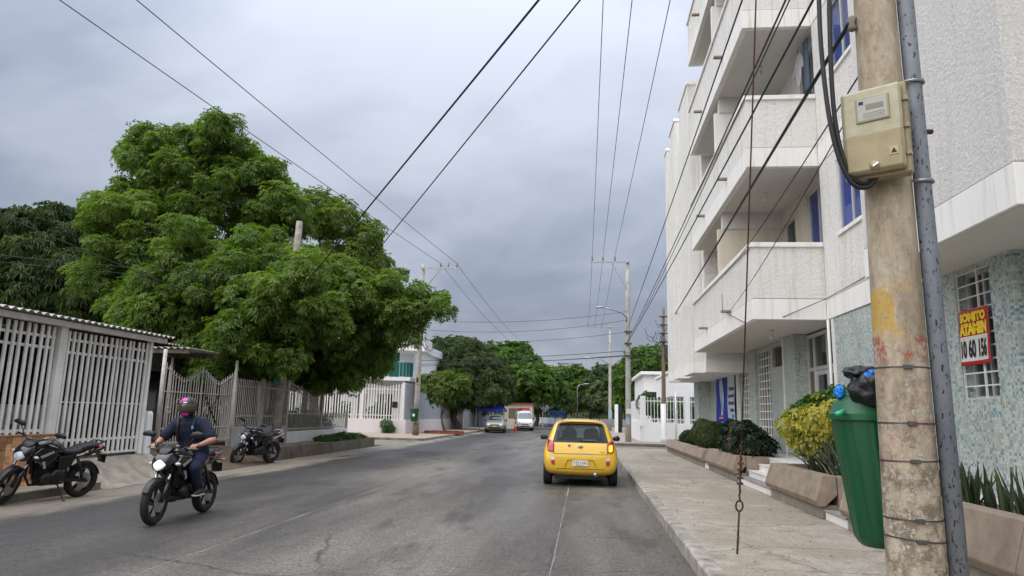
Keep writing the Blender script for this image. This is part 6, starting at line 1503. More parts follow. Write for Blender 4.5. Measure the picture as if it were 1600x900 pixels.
# ================================================================== MOTORCYCLES
def xf(mb, m):
    mb.v = [tuple(m @ Vector(v)) for v in mb.v]; return mb
def motorcycle(label, mtx, steer=0.0, lit=False, stand=True, accent='silver', tailc='gloss_black', scale=0.95, group='motorcycles'):
    t = bpy.data.objects.new('motorcycle', None); t.empty_display_size = 0.2; COL.objects.link(t); tag(t, label, 'motorcycle', group)
    S_ = Matrix.Scale(scale, 4)
    hd = Vector((0, -0.40, 0.92)); ax = Vector((0, 0.27, 0.62)).normalized()
    ST = S_ @ Matrix.Translation(hd) @ Matrix.Rotation(steer, 4, ax) @ Matrix.Translation(-hd)
    def P_(mb, name, mt, par=None, st=False, smooth=True, bevel=0.0, angle=None):
        o = xf(mb, ST if st else S_).build(name, mt, par or t, smooth=smooth, bevel=bevel)
        if angle: o.data.set_sharp_from_angle(angle=rad(angle))
        return o
    def wheel(y, w, st, name):
        R = 0.31
        pf = [(0.222, -w * 0.72), (0.262, -w), (0.290, -w * 0.86), (0.306, -w * 0.45), (R, 0), (0.306, w * 0.45), (0.290, w * 0.86), (0.262, w), (0.222, w * 0.72)]
        ty = P_(MB().lathe(pf, 36, (0, y, R), 'X', cap=False), name, 'rubber', None, st)
        rm = MB().lathe([(0.205, -w * 0.7), (0.226, -w * 0.76), (0.228, w * 0.76), (0.205, w * 0.7), (0.200, 0), (0.205, -w * 0.7)], 36, (0, y, R), 'X', cap=False)
        rm.lathe([(0.045, -0.06), (0.05, -0.04), (0.05, 0.04), (0.045, 0.06)], 14, (0, y, R), 'X')
        for i in range(5):
            a = 2 * PI * i / 5 + 0.3; c, s = math.cos(a), math.sin(a)
            for da in (-0.13, 0.13):
                rm.bar((0, y + 0.04 * c, R + 0.04 * s), (0, y + 0.208 * math.cos(a + da), R + 0.208 * math.sin(a + da)), 0.018, 0.028, up=(1, 0, 0))
        P_(rm, 'rim', 'black', ty, st, smooth=False)
        P_(MB().lathe([(0.07, 0.066), (0.135, 0.066), (0.135, 0.071), (0.07, 0.071)], 24, (0, y, R), 'X'), 'brake_disc', 'steel', ty, st, smooth=False)
        return ty
    wheel(-0.67, 0.050, True, 'front_wheel'); wheel(0.67, 0.062, False, 'rear_wheel')
    for s in (-1, 1):
        fk = P_(MB().tube([(0.095 * s, -0.67, 0.31), (0.095 * s, -0.545, 0.60)], 0.029, 10), 'fork_leg', 'gloss_black', None, True)
        P_(MB().tube([(0.095 * s, -0.56, 0.565), (0.095 * s, -0.50, 0.70)], 0.021, 10), 'fork_tube', 'chrome', fk, True)
        P_(MB().tube([(0.095 * s, -0.50, 0.70), (0.095 * s, -0.41, 0.93)], 0.026, 10), 'fork_top', 'black', fk, True)
        P_(MB().tube([(0.20 * s, -0.355, 1.048), (0.37 * s, -0.30, 1.035)], [0.018, 0.019], 10), 'grip', 'rubber', None, True)
        P_(MB().tube([(0.23 * s, -0.38, 1.035), (0.38 * s, -0.345, 1.025)], 0.007, 6), 'lever', 'steel', None, True)
        mr = P_(MB().tube([(0.24 * s, -0.35, 1.05), (0.27 * s, -0.36, 1.13), (0.33 * s, -0.37, 1.20)], 0.008, 6), 'mirror_arm', 'black', None, True)
        P_(MB().loft([(0.26 * s, -0.37, 1.215, 0.015, 0.02), (0.29 * s, -0.37, 1.222, 0.028, 0.038), (0.36 * s, -0.37, 1.235, 0.030, 0.045), (0.43 * s, -0.37, 1.228, 0.022, 0.032), (0.45 * s, -0.37, 1.222, 0.008, 0.012)], 12, 'X'), 'mirror', 'black', mr, True)
        sg2 = P_(MB().tube([(0.10 * s, -0.50, 0.82), (0.17 * s, -0.51, 0.82)], 0.010, 6), 'signal_stalk', 'black', None, True)
        P_(MB().loft([(0.16 * s, -0.515, 0.82, 0.02, 0.015), (0.19 * s, -0.515, 0.82, 0.032, 0.024), (0.23 * s, -0.51, 0.82, 0.015, 0.012)], 10, 'X'), 'turn_signal', 'lens', sg2, True)
        # tank shrouds and side covers
        m = MB(); poly = [(-0.50, 0.80), (-0.36, 0.93), (-0.12, 0.90), (-0.02, 0.80), (-0.10, 0.70), (-0.26, 0.60), (-0.34, 0.66)]
        R_ = [[(x * s, y, z) for (y, z) in poly] for x in (0.10,)] + [[((0.185 if -0.4 < y < -0.05 else 0.165) * s, y + 0.01, z) for (y, z) in poly]] + [[(0.175 * s, y * 0.8 - 0.05, z * 0.7 + 0.235) for (y, z) in poly]]
        P_(m.rings(R_), 'tank_shroud', 'gloss_black', None, False, smooth=False, bevel=0.01)
        P_(MB().prism([(-0.36, 0.80), (-0.14, 0.88), (-0.12, 0.85), (-0.33, 0.765)], 0.186 * s, 0.194 * s, 'X'), 'shroud_stripe', accent, None, False, smooth=False)
        P_(MB().prism([(-0.30, 0.70), (-0.25, 0.71), (-0.21, 0.60), (-0.24, 0.585)], 0.168 * s, 0.185 * s, 'X'), 'shroud_blade', 'silver', None, False, smooth=False)
        P_(MB().prism([(0.02, 0.76), (0.36, 0.80), (0.30, 0.62), (0.14, 0.50), (0.06, 0.56)], 0.10 * s, 0.145 * s, 'X'), 'side_cover', 'gloss_black', None, False, smooth=False, bevel=0.012)
        P_(MB().tube([(0.03 * s, -0.37, 0.86), (0.11 * s, -0.10, 0.74), (0.12 * s, 0.22, 0.62), (0.12 * s, 0.24, 0.36)], 0.020, 8), 'frame_tube', 'black')
        P_(MB().tube([(0.10 * s, 0.15, 0.68), (0.10 * s, 0.50, 0.76), (0.07 * s, 0.88, 0.86)], 0.014, 8), 'subframe_tube', 'black')
        P_(MB().bar((0.115 * s, 0.18, 0.37), (0.115 * s, 0.70, 0.31), 0.028, 0.05), 'swingarm', 'black', smooth=False, bevel=0.006)
        P_(MB().tube([(0.12 * s, 0.40, 0.72), (0.125 * s, 0.58, 0.36)], 0.026, 10), 'shock_absorber', 'engine')
        P_(MB().tube([(0.12 * s, 0.10, 0.35), (0.26 * s, 0.10, 0.35)], 0.016, 8), 'foot_peg', 'rubber')
        P_(MB().prism([(0.42, 0.74), (0.86, 0.90), (0.95, 0.93), (0.90, 0.86), (0.60, 0.74)], 0.075 * s, 0.115 * s, 'X'), 'tail_panel', tailc, None, False, smooth=False, bevel=0.012)
        P_(MB().tube([(0.06 * s, 0.84, 0.80), (0.16 * s, 0.86, 0.80)], 0.009, 6), 'signal_stalk', 'black')
        P_(MB().loft([(0.14 * s, 0.86, 0.80, 0.02, 0.015), (0.17 * s, 0.86, 0.80, 0.03, 0.022), (0.21 * s, 0.86, 0.80, 0.014, 0.011)], 10, 'X'), 'turn_signal', 'amber')
    # front mudguard
    R_ = []
    for i in range(15):
        a = rad(28 + i * 9.2); rr = 0.338
        cy, cz = -0.67 - rr * math.cos(a) * -1 * -1, 0.31 + rr * math.sin(a)
        cy = -0.67 - rr * math.cos(a)
        wv = 0.062 * (1 - 0.35 * (i / 14 - 0.4) ** 2)
        R_.append([(x * wv, cy * 1.0 + k * math.cos(a) * 0.02, cz - k * math.sin(a) * 0.02) for x, k in ((-1, 2.2), (-0.7, 0.5), (0, 0), (0.7, 0.5), (1, 2.2), (0.92, 2.4), (0, 0.35), (-0.92, 2.4))])
    P_(MB().rings(R_), 'front_mudguard', 'black', None, True, angle=45)
    # headlamp, cowl, dash
    P_(MB().loft([(-0.665, 0, 0.80, 0.07, 0.06), (-0.63, 0, 0.83, 0.125, 0.105), (-0.54, 0, 0.87, 0.135, 0.12), (-0.46, 0, 0.92, 0.11, 0.08), (-0.42, 0, 0.93, 0.06, 0.04)], 16, ex=3), 'headlamp_cowl', 'gloss_black', None, True)
    P_(MB().loft([(-0.700, 0, 0.770, 0.025, 0.030), (-0.692, 0, 0.785, 0.058, 0.052), (-0.668, 0, 0.805, 0.085, 0.068), (-0.62, 0, 0.83, 0.10, 0.078)], 18, ex=1.6), 'headlamp', 'lens_lit' if lit else 'lens', None, True)
    P_(MB().loft([(-0.60, 0, 0.955, 0.05, 0.012), (-0.54, 0, 1.01, 0.095, 0.012), (-0.47, 0, 1.055, 0.08, 0.012)], 12), 'fly_screen', 'black', None, True)
    P_(MB().box(-0.085, 0.085, -0.50, -0.40, 1.00, 1.045), 'dashboard', 'black', None, True, smooth=False, bevel=0.012)
    P_(MB().tube([(-0.37, -0.30, 1.035), (-0.21, -0.352, 1.048), (-0.10, -0.40, 0.985), (0.10, -0.40, 0.985), (0.21, -0.352, 1.048), (0.37, -0.30, 1.035)], 0.0125, 10), 'handlebar', 'black', None, True)
    P_(MB().box(-0.13, 0.13, -0.44, -0.37, 0.925, 0.955), 'fork_clamp', 'black', None, True, smooth=False, bevel=0.01)
    # tank, seat, tail
    tk = P_(MB().loft([(-0.40, 0, 0.90, 0.05, 0.05), (-0.33, 0, 0.93, 0.125, 0.09), (-0.18, 0, 0.935, 0.165, 0.115), (-0.02, 0, 0.915, 0.155, 0.115), (0.10, 0, 0.87, 0.115, 0.095), (0.17, 0, 0.83, 0.08, 0.06)], 20, ex=2.6), 'tank', 'gloss_black')
    P_(MB().lathe([(0.035, 0), (0.035, 0.012), (0.028, 0.016)], 14, (0, -0.20, 1.045)), 'fuel_cap', 'steel', tk)
    P_(MB().loft([(0.06, 0, 0.86, 0.09, 0.03), (0.14, 0, 0.83, 0.13, 0.05), (0.28, 0, 0.815, 0.15, 0.055), (0.41, 0, 0.84, 0.14, 0.05), (0.45, 0, 0.885, 0.12, 0.045), (0.62, 0, 0.915, 0.115, 0.04), (0.78, 0, 0.945, 0.085, 0.03), (0.83, 0, 0.95, 0.04, 0.015)], 18, ex=3), 'seat', 'seat_vinyl')
    P_(MB().tube([(-0.10, 0.62, 0.90), (-0.115, 0.84, 0.98), (-0.07, 0.92, 0.985), (0.07, 0.92, 0.985), (0.115, 0.84, 0.98), (0.10, 0.62, 0.90)], 0.012, 8), 'grab_rail', 'black' if accent == 'silver' else 'silver')
    P_(MB().loft([(0.84, 0, 0.87, 0.075, 0.045), (0.91, 0, 0.885, 0.065, 0.035), (0.955, 0, 0.895, 0.03, 0.018)], 12), 'tail_lamp', 'red_lens')
    P_(MB().bar((0, 0.82, 0.84), (0, 1.00, 0.62), 0.10, 0.02), 'plate_holder', 'black', smooth=False)
    P_(MB().box(-0.09, 0.09, 0.995, 1.002, 0.60, 0.74, Matrix.Translation((0, 0, 0))), 'number_plate', 'black', smooth=False)
    R_ = []
    for i in range(13):
        a = rad(15 + i * 10); rr = 0.335; cy, cz = 0.67 + rr * math.cos(a), 0.31 + rr * math.sin(a)
        R_.append([(x * 0.075, cy - k * math.cos(a) * 0.02, cz - k * math.sin(a) * 0.02) for x, k in ((-1, 1.6), (0, 0), (1, 1.6), (0.9, 2.0), (0, 0.5), (-0.9, 2.0))])
    P_(MB().rings(R_), 'rear_mudguard', 'black', angle=45)
    # engine
    en = P_(MB().lathe([(0.09, -0.165), (0.125, -0.15), (0.135, -0.10), (0.14, 0.10), (0.125, 0.155), (0.09, 0.17)], 20, (0, 0.08, 0.42), 'X'), 'crankcase', 'engine')
    P_(MB().lathe([(0.07, -0.155), (0.10, -0.13), (0.11, 0.12), (0.08, 0.16)], 18, (0, -0.10, 0.40), 'X'), 'clutch_cover', 'engine', en)
    P_(MB().box(-0.10, 0.10, -0.18, 0.24, 0.28, 0.42), 'sump', 'engine', en, smooth=False, bevel=0.02)
    fn = MB()
    for i in range(8): fn.box(-0.11, 0.11, -0.24 - i * 0.012, -0.04 - i * 0.012, 0.47 + i * 0.032, 0.488 + i * 0.032)
    fn.box(-0.08, 0.08, -0.29, -0.09, 0.46, 0.76); fn.box(-0.095, 0.095, -0.30, -0.10, 0.72, 0.80)
    P_(fn, 'cylinder', 'engine', en, smooth=False)
    P_(MB().box(-0.075, 0.075, -0.10, 0.16, 0.55, 0.80), 'airbox', 'black', smooth=False, bevel=0.02)
    P_(MB().tube([(-0.02, -0.27, 0.68), (-0.03, -0.37, 0.60), (-0.04, -0.36, 0.42), (-0.07, -0.24, 0.27), (-0.12, 0.05, 0.25), (-0.15, 0.25, 0.30)], 0.02, 10), 'exhaust_pipe', 'engine')
    P_(MB().tube([(-0.15, 0.22, 0.29), (-0.165, 0.32, 0.33), (-0.175, 0.72, 0.46), (-0.175, 0.78, 0.48)], [0.03, 0.052, 0.055, 0.035], 14), 'silencer', 'black')
    P_(MB().prism([(0.22, 0.36), (0.66, 0.36), (0.66, 0.33), (0.22, 0.33)], 0.105, 0.13, 'X'), 'chain_guard', 'black', smooth=False)
    P_(MB().tube([(0, -0.36, 0.86), (0, -0.33, 0.62), (0, -0.24, 0.36)], 0.022, 8), 'down_tube', 'black')
    if stand: P_(MB().tube([(0.12, 0.10, 0.33), (0.31, 0.15, 0.065), (0.35, 0.15, 0.062)], 0.012, 8), 'side_stand', 'black')
    t.matrix_basis = mtx
    return t
def bike_mtx(front, rear, lean=0.0, z=0.0):
    f, r = Vector((*front, z)), Vector((*rear, z)); d = (f - r).normalized()
    rz = math.atan2(d.x, -d.y)            # local forward is -Y
    return Matrix.Translation((f + r) / 2) @ Matrix.Rotation(rz, 4, 'Z') @ Matrix.Rotation(lean, 4, 'Y')
motorcycle('black motorcycle parked nose-out by the terracotta tile wall', bike_mtx((-8.80, 10.18), (-8.52, 11.40), rad(9)), steer=rad(24), stand=True)
motorcycle('black and silver motorcycle parked on its stand below the iron railing', bike_mtx((-9.32, 18.45), (-8.93, 19.68), rad(9), 0.005), steer=rad(12), stand=True, accent='gloss_black', tailc='silver')
RB = bike_mtx((-5.64, 9.02), (-5.66, 10.36), rad(-1.0))
motorcycle('black motorcycle with lit headlamp ridden towards the viewer', RB, steer=rad(3), lit=True, stand=False)

# ---- rider
def capsules(segs, n=14):
    """union of tapered limbs, fused into one skin by a voxel remesh"""
    m = MB()
    for (p, q, r0, r1, *fl) in segs:
        p, q = Vector(p), Vector(q); d = (q - p).normalized(); k = fl[0] if fl else 1.0
        pts, rs = [], []
        for a in (-1.5, -1.1, -0.6): pts.append(p + d * r0 * math.sin(a)); rs.append(r0 * math.cos(a))
        for t in (0, 0.25, 0.5, 0.75, 1): pts.append(p.lerp(q, t)); rs.append(r0 + (r1 - r0) * t)
        for a in (0.6, 1.1, 1.5): pts.append(q + d * r1 * math.sin(a)); rs.append(r1 * math.cos(a))
        b = len(m.v); m.tube(pts, rs, n)
        if k != 1.0:
            for i in range(b, len(m.v)):
                v = Vector(m.v[i]); c = p + d * (v - p).dot(d); m.v[i] = (c.x + (v.x - c.x) / k, c.y + (v.y - c.y) * k, c.z + (v.z - c.z) * k)
    return m
def fused(mb, name, mt, parent, voxel, smooth=4):
    o = mb.build(name, mt, parent, smooth=True)
    r = o.modifiers.new('fuse', 'REMESH'); r.mode = 'VOXEL'; r.voxel_size = voxel; r.use_smooth_shade = True
    s = o.modifiers.new('soften', 'SMOOTH'); s.factor = 0.5; s.iterations = smooth
    return o
def rider():
    t = bpy.data.objects.new('person', None); COL.objects.link(t)
    tag(t, 'rider in navy polo, dark jeans and black and pink helmet on the oncoming motorcycle', 'person')
    body = []; shirt = []; trou = []
    SHX = 0.205
    body += [((0, 0.26, 0.92), (0, 0.20, 1.12), 0.145, 0.13, 0.8), ((0, 0.20, 1.12), (0, 0.10, 1.34), 0.13, 0.155, 0.75), ((0, 0.06, 1.40), (0, 0.02, 1.50), 0.06, 0.055), ((0, -0.01, 1.56), (0, -0.02, 1.62), 0.085, 0.09)]
    shirt += [((0, 0.27, 0.93), (0, 0.20, 1.12), 0.195, 0.182, 0.84), ((0, 0.20, 1.12), (0, 0.10, 1.32), 0.185, 0.195, 0.74), ((-0.15, 0.09, 1.385), (0.15, 0.09, 1.385), 0.09, 0.09), ((0, 0.06, 1.42), (0, 0.035, 1.465), 0.08, 0.072)]
    trou += [((0, 0.28, 0.90), (0, 0.26, 0.95), 0.165, 0.16, 0.85)]
    for s in (-1, 1):
        sh, el, wr = (SHX * s, 0.085, 1.38), (0.395 * s, 0.05 if s > 0 else 0.02, 1.14), (0.345 * s, -0.21, 1.075)
        hp, kn, an, toe = (0.10 * s, 0.26, 0.88), (0.235 * s, -0.13, 0.74), (0.215 * s, 0.11, 0.415), (0.235 * s, -0.05, 0.355)
        body += [(sh, el, 0.066, 0.052), (el, wr, 0.052, 0.031), (hp, kn, 0.085, 0.06), (kn, an, 0.058, 0.04), (an, toe, 0.04, 0.035)]
        shirt += [(sh, Vector(sh).lerp(Vector(el), 0.75), 0.092, 0.086)]
        trou += [(hp, kn, 0.118, 0.086), (kn, an, 0.082, 0.062), (an, Vector(an) + Vector((0, 0.01, -0.03)), 0.058, 0.06)]
        # hand: palm over the grip, four unequal fingers wrapped round it, thumb below from the inner side
        c = Vector((0.305 * s, -0.315, 1.037))
        body += [(wr, c + Vector((0.02 * s, 0.025, 0.03)), 0.028, 0.026), (c + Vector((-0.02 * s, 0.012, 0.032)), c + Vector((0.045 * s, 0.018, 0.030)), 0.020, 0.018)]
        for i, ln in enumerate((0.92, 1.0, 0.95, 0.78)):
            x = c.x + (-0.028 + i * 0.0225) * s; y0 = c.y + (-0.028 + i * 0.0225) * 0.32
            k1, k2, k3, k4 = Vector((x, y0 - 0.004, c.z + 0.033)), Vector((x, y0 - 0.038 * ln, c.z + 0.018)), Vector((x, y0 - 0.040 * ln, c.z - 0.014)), Vector((x, y0 - 0.014, c.z - 0.033 * ln))
            body += [(k1, k2, 0.0098, 0.0090), (k2, k3, 0.0090, 0.0084), (k3, k4, 0.0084, 0.0074)]
        body += [(c + Vector((-0.030 * s, 0.022, 0.018)), c + Vector((-0.050 * s, 0.004, -0.010)), 0.012, 0.010), (c + Vector((-0.050 * s, 0.004, -0.010)), c + Vector((-0.042 * s, -0.020, -0.026)), 0.010, 0.0085)]
    S_ = Matrix.Scale(0.95, 4)
    fused(xf(capsules(body), S_), 'body', 'skin', t, 0.0065, 3)
    fused(xf(capsules(shirt, 18), S_), 'polo_shirt', 'navy', t, 0.012, 5)
    fused(xf(capsules(trou, 16), S_), 'jeans', 'denim', t, 0.012, 5)
    col = MB(); R_ = []
    for i in range(17):
        a = 2 * PI * i / 16; rx, ry = 0.078, 0.072
        R_.append([(rx * k * math.cos(a), 0.045 + ry * k * math.sin(a), z) for k, z in ((1.0, 1.455), (1.22, 1.435), (1.28, 1.40), (1.0, 1.42))])
    xf(col.rings(R_, cap=False), S_).build('collar', 'navy', t, smooth=True)
    for s in (-1, 1):
        sh = MB(); x0 = 0.232 * s
        sh.loft([(0.175, x0, 0.372, 0.035, 0.045), (0.13, x0, 0.392, 0.044, 0.066), (0.05, x0, 0.380, 0.046, 0.056), (-0.03, x0 + 0.01 * s, 0.362, 0.048, 0.040), (-0.09, x0 + 0.012 * s, 0.352, 0.036, 0.026)], 14)
        so_ = xf(sh, S_).build('shoe', 'black', t, smooth=True)
        sl = MB().loft([(0.185, x0, 0.335, 0.036, 0.016), (0.05, x0, 0.334, 0.048, 0.016), (-0.05, x0 + 0.01 * s, 0.334, 0.050, 0.015), (-0.10, x0 + 0.012 * s, 0.338, 0.034, 0.012)], 14)
        xf(sl, S_).build('sole', 'shoe_white', so_, smooth=True)
    # backpack with straps
    bp = xf(MB().loft([(0.95, 0, 0.42, 0.12, 0.06), (1.05, 0, 0.40, 0.15, 0.09), (1.28, 0, 0.33, 0.145, 0.09), (1.40, 0, 0.27, 0.10, 0.06)], 14, 'Z', 3), S_).build('backpack', 'black', t, smooth=True)
    for s in (-1, 1):
        xf(MB().tube([(0.11 * s, 0.24, 1.40), (0.125 * s, 0.10, 1.485), (0.125 * s, -0.03, 1.44), (0.12 * s, -0.065, 1.30), (0.13 * s, 0.00, 1.16), (0.13 * s, 0.20, 1.08)], 0.018, 8), S_).build('strap', 'black', bp, smooth=True)
    xf(MB().lathe([(0.031, -0.012), (0.034, 0), (0.031, 0.012)], 14, (0, 0, 0), 'Y'), S_ @ Matrix.Translation((-0.345, -0.195, 1.078)) @ Matrix.Rotation(rad(10), 4, 'X')).build('watch', 'black', t, smooth=True)
    # helmet: shell, visor, chin vent, pink print
    HM = S_ @ Matrix.Translation((0, -0.035, 1.625)) @ Matrix.Rotation(rad(6), 4, 'X') @ Matrix.Rotation(rad(14), 4, 'Z')
    def sph(a0, a1, e0, e1, rx, ry, rz, na=20, ne=12, th=0.0):
        vs = []
        for j in range(ne + 1):
            for i in range(na + 1):
                a = a0 + (a1 - a0) * i / na; e = e0 + (e1 - e0) * j / ne
                k = 1 - 0.10 * max(0, -math.sin(e)) * (0.5 + 0.5 * math.cos(a))
                vs.append((rx * math.cos(e) * math.sin(a), -ry * math.cos(e) * math.cos(a) * (1 + 0.06 * max(0, -math.sin(e)) * math.cos(a)), rz * math.sin(e)))
        w = na + 1
        return MB().add(vs, [(j * w + i, j * w + i + 1, (j + 1) * w + i + 1, (j + 1) * w + i) for j in range(ne) for i in range(na)])
    he = xf(sph(-PI, PI, rad(-62), rad(90), 0.132, 0.160, 0.152, 36, 20), HM).build('helmet', 'helmet', t, smooth=True)
    so2 = he.modifiers.new('shell', 'SOLIDIFY'); so2.thickness = 0.02; so2.offset = -1
    xf(sph(rad(-68), rad(68), rad(-22), rad(20), 0.137, 0.166, 0.157, 24, 10), HM).build('visor', 'visor', he, smooth=True)
    xf(sph(rad(-26), rad(26), rad(-50), rad(-29), 0.136, 0.166, 0.157, 10, 6), HM).build('chin_print', 'pink', he, smooth=True)
    xf(sph(rad(-30), rad(16), rad(42), rad(62), 0.134, 0.163, 0.155, 10, 6), HM).build('crown_print', 'pink', he, smooth=True)
    xf(sph(rad(-48), rad(-34), rad(30), rad(70), 0.1345, 0.1635, 0.1555, 6, 8), HM).build('crown_print', 'pink', he, smooth=True)
    xf(sph(rad(-12), rad(12), rad(27), rad(34), 0.134, 0.163, 0.155, 8, 3), HM).build('brow_mark', 'silver', he, smooth=True)
    xf(MB().prism([(0.11, 1.30), (0.145, 1.30), (0.145, 1.345), (0.11, 1.345)], -0.083, -0.076, 'Y'), S_).build('chest_print', 'cyan_ink', t)
    t.matrix_basis = RB
    return t
rider()

# ================================================================== CARS
from mathutils.bvhtree import BVHTree
def car_shell(name, mt, parent, st, wheels, wr, sub=2, tunnel=None):
    """body from cross-sections: (y, z_bottom, z_sill, hw_sill, z_mid, hw_mid, z_belt, hw_belt, z_roof, hw_roof); wheel arches cut out"""
    R_ = []
    for (y, zb, zs, hs, zm, hm, zl, hl, zr, hr) in st:
        h = [(hs * 0.72, zb), (hs, zs), (hm, zm), (hm * 0.995, (zm + zl) / 2), (hl, zl), ((hl * 0.35 + hr * 0.65), zl + (zr - zl) * 0.55), (hr, zr - (zr - zl) * 0.10), (hr * 0.62, zr)]
        R_.append([(x, y, z) for x, z in h] + [(-x, y, z) for x, z in h[::-1]])
    o = MB().rings(R_).build(name, mt, parent, smooth=True, sub=sub)
    cut = []
    for (y, r) in wheels:
        for s in (-1, 1):
            c = MB().lathe([(r, 0.50), (r, 1.2)], 28, (0, y, wr), 'X')
            if s < 0: c.v = [(-v[0], v[1], v[2]) for v in c.v]
            co = c.build('cutter', 'black'); b = o.modifiers.new('arch', 'BOOLEAN'); b.operation = 'DIFFERENCE'; b.object = co; b.solver = 'EXACT'; cut.append(co)
    if tunnel:                 # window openings front and rear, so that one looks through the cabin
        bm = bmesh.new(); dg = bpy.context.evaluated_depsgraph_get(); dg.update(); me0 = bpy.data.meshes.new_from_object(o.evaluated_get(dg)); bm.from_mesh(me0); tr0 = BVHTree.FromBMesh(bm); bm.free(); bpy.data.meshes.remove(me0)
        co = MB().prism(tunnel, -2.6, 2.6, 'Y').build('cutter', 'black'); b = o.modifiers.new('cabin', 'BOOLEAN'); b.operation = 'DIFFERENCE'; b.object = co; b.solver = 'EXACT'; cut.append(co)
    dg = bpy.context.evaluated_depsgraph_get(); dg.update()
    me = bpy.data.meshes.new_from_object(o.evaluated_get(dg))
    old = o.data; o.modifiers.clear(); o.data = me; me.materials.clear(); me.materials.append(M[mt])
    for p in me.polygons: p.material_index = 0
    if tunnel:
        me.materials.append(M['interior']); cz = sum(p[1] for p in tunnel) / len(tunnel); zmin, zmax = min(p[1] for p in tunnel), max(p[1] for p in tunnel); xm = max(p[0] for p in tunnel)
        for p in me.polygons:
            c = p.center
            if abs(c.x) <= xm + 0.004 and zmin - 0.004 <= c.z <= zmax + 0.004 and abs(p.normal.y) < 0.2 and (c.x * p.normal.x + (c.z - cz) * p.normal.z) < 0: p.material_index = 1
    me.shade_smooth(); me.set_sharp_from_angle(angle=rad(50))
    bpy.data.meshes.remove(old)
    for c in cut: m_ = c.data; bpy.data.objects.remove(c); bpy.data.meshes.remove(m_)
    bm = bmesh.new(); bm.from_mesh(me); tr = BVHTree.FromBMesh(bm); bm.free()
    return o, (tr0 if tunnel else tr)
def on_shell(tr, name, mt, parent, corners, axis, sign, off=0.006, nx=12, ny=8, rnd_=0.0, thick=0.0):
    """a panel laid on the body: four corners in the view plane, cast along the axis onto the shell"""
    (a, b, c, d) = [Vector(p) for p in corners]; vs = []; dr = Vector((0, -sign, 0)) if axis == 'Y' else Vector((-sign, 0, 0))
    for j in range(ny + 1):
        for i in range(nx + 1):
            u, v = i / nx, j / ny
            if rnd_:      # rounded corners
                uu, vv = 2 * u - 1, 2 * v - 1; uu2 = uu * math.sqrt(1 - rnd_ * vv * vv / 2); vv2 = vv * math.sqrt(1 - rnd_ * uu * uu / 2); uu, vv = uu2, vv2; u2, v2 = (uu + 1) / 2, (vv + 1) / 2
            else: u2, v2 = u, v
            p = (a * (1 - u2) + b * u2) * (1 - v2) + (d * (1 - u2) + c * u2) * v2
            o3 = Vector((p.x, 5 * sign, p.y)) if axis == 'Y' else Vector((5 * sign, p.x, p.y))
            h = tr.ray_cast(o3, dr)
            q = h[0] + (h[1] * 0.0 - dr) * off if h[0] is not None else None
            vs.append(q)
    good = [v for v in vs if v is not None]
    if not good: return None
    av = sum((g.y if axis == 'Y' else g.x) for g in good) / len(good)
    for k_, v in enumerate(vs):
        if v is None: vs[k_] = min(good, key=lambda g: 0) .copy()
    w = nx + 1
    o = MB().add(vs, [(j * w + i, j * w + i + 1, (j + 1) * w + i + 1, (j + 1) * w + i) for j in range(ny) for i in range(nx)]).build(name, mt, parent, smooth=True)
    if thick:
        s = o.modifiers.new('thick', 'SOLIDIFY'); s.thickness = thick; s.offset = 0
    return o
def car_wheel(parent, x, y, r, w=0.09):
    s = 1 if x > 0 else -1
    ty = MB().lathe([(r * 0.62, -w), (r * 0.92, -w * 1.02), (r, -w * 0.8), (r, w * 0.8), (r * 0.92, w * 1.02), (r * 0.62, w)], 28, (x, y, r), 'X').build('wheel', 'rubber', parent, smooth=True); ty.data.set_sharp_from_angle(angle=rad(40))
    rm = MB().lathe([(r * 0.60, w * 1.03 * s), (r * 0.58, w * 0.8 * s), (r * 0.18, w * 0.95 * s), (0.01, w * 1.0 * s)], 20, (x, y, r), 'X').build('rim', 'silver', ty, smooth=True)
    return ty
GLASS_TAXI = mat('taxi_rear_glass', (0.055, 0.075, 0.075), 0.08, 0.5, 3.0, spec=0.8, col2=(0.10, 0.135, 0.13))
# ---- yellow taxi seen from behind (its front points along +Y)
tx = bpy.data.objects.new('taxi', None); COL.objects.link(tx); tag(tx, 'yellow hatchback taxi seen from behind in the right lane', 'car')
HB = [(-1.80, .36, .40, .56, .48, .62, .56, .60, .62, .50), (-1.765, .30, .35, .68, .50, .735, .64, .70, .76, .60), (-1.71, .26, .31, .73, .52, .775, .76, .735, .95, .64), (-1.63, .23, .29, .75, .55, .79, .88, .745, 1.04, .63), (-1.50, .22, .28, .765, .58, .797, .93, .75, 1.24, .60), (-1.36, .22, .28, .77, .60, .80, .95, .75, 1.42, .57), (-1.05, .22, .28, .775, .60, .80, .94, .755, 1.475, .57), (-0.4, .22, .28, .775, .60, .80, .93, .755, 1.485, .575), (0.2, .22, .28, .775, .60, .80, .92, .75, 1.45, .565), (0.55, .22, .28, .775, .60, .80, .92, .745, 1.30, .56), (0.95, .22, .28, .77, .60, .80, .90, .73, .99, .60), (1.3, .22, .28, .76, .58, .79, .86, .70, .93, .52), (1.62, .24, .30, .72, .54, .74, .74, .66, .82, .46), (1.78, .30, .36, .58, .50, .62, .60, .56, .66, .40)]
TUN = [(-0.50, 0.995), (0.50, 0.995), (0.47, 1.20), (0.43, 1.30), (0.38, 1.335), (-0.38, 1.335), (-0.43, 1.30), (-0.47, 1.20)]
tb, tr = car_shell('body', 'taxi', tx, HB, [(-1.15, 0.335), (1.17, 0.335)], 0.29, tunnel=TUN)
for x in (-0.71, 0.71):
    for y in (-1.15, 1.17): car_wheel(tx, x, y, 0.285)
rear = dict(axis='Y', sign=-1)
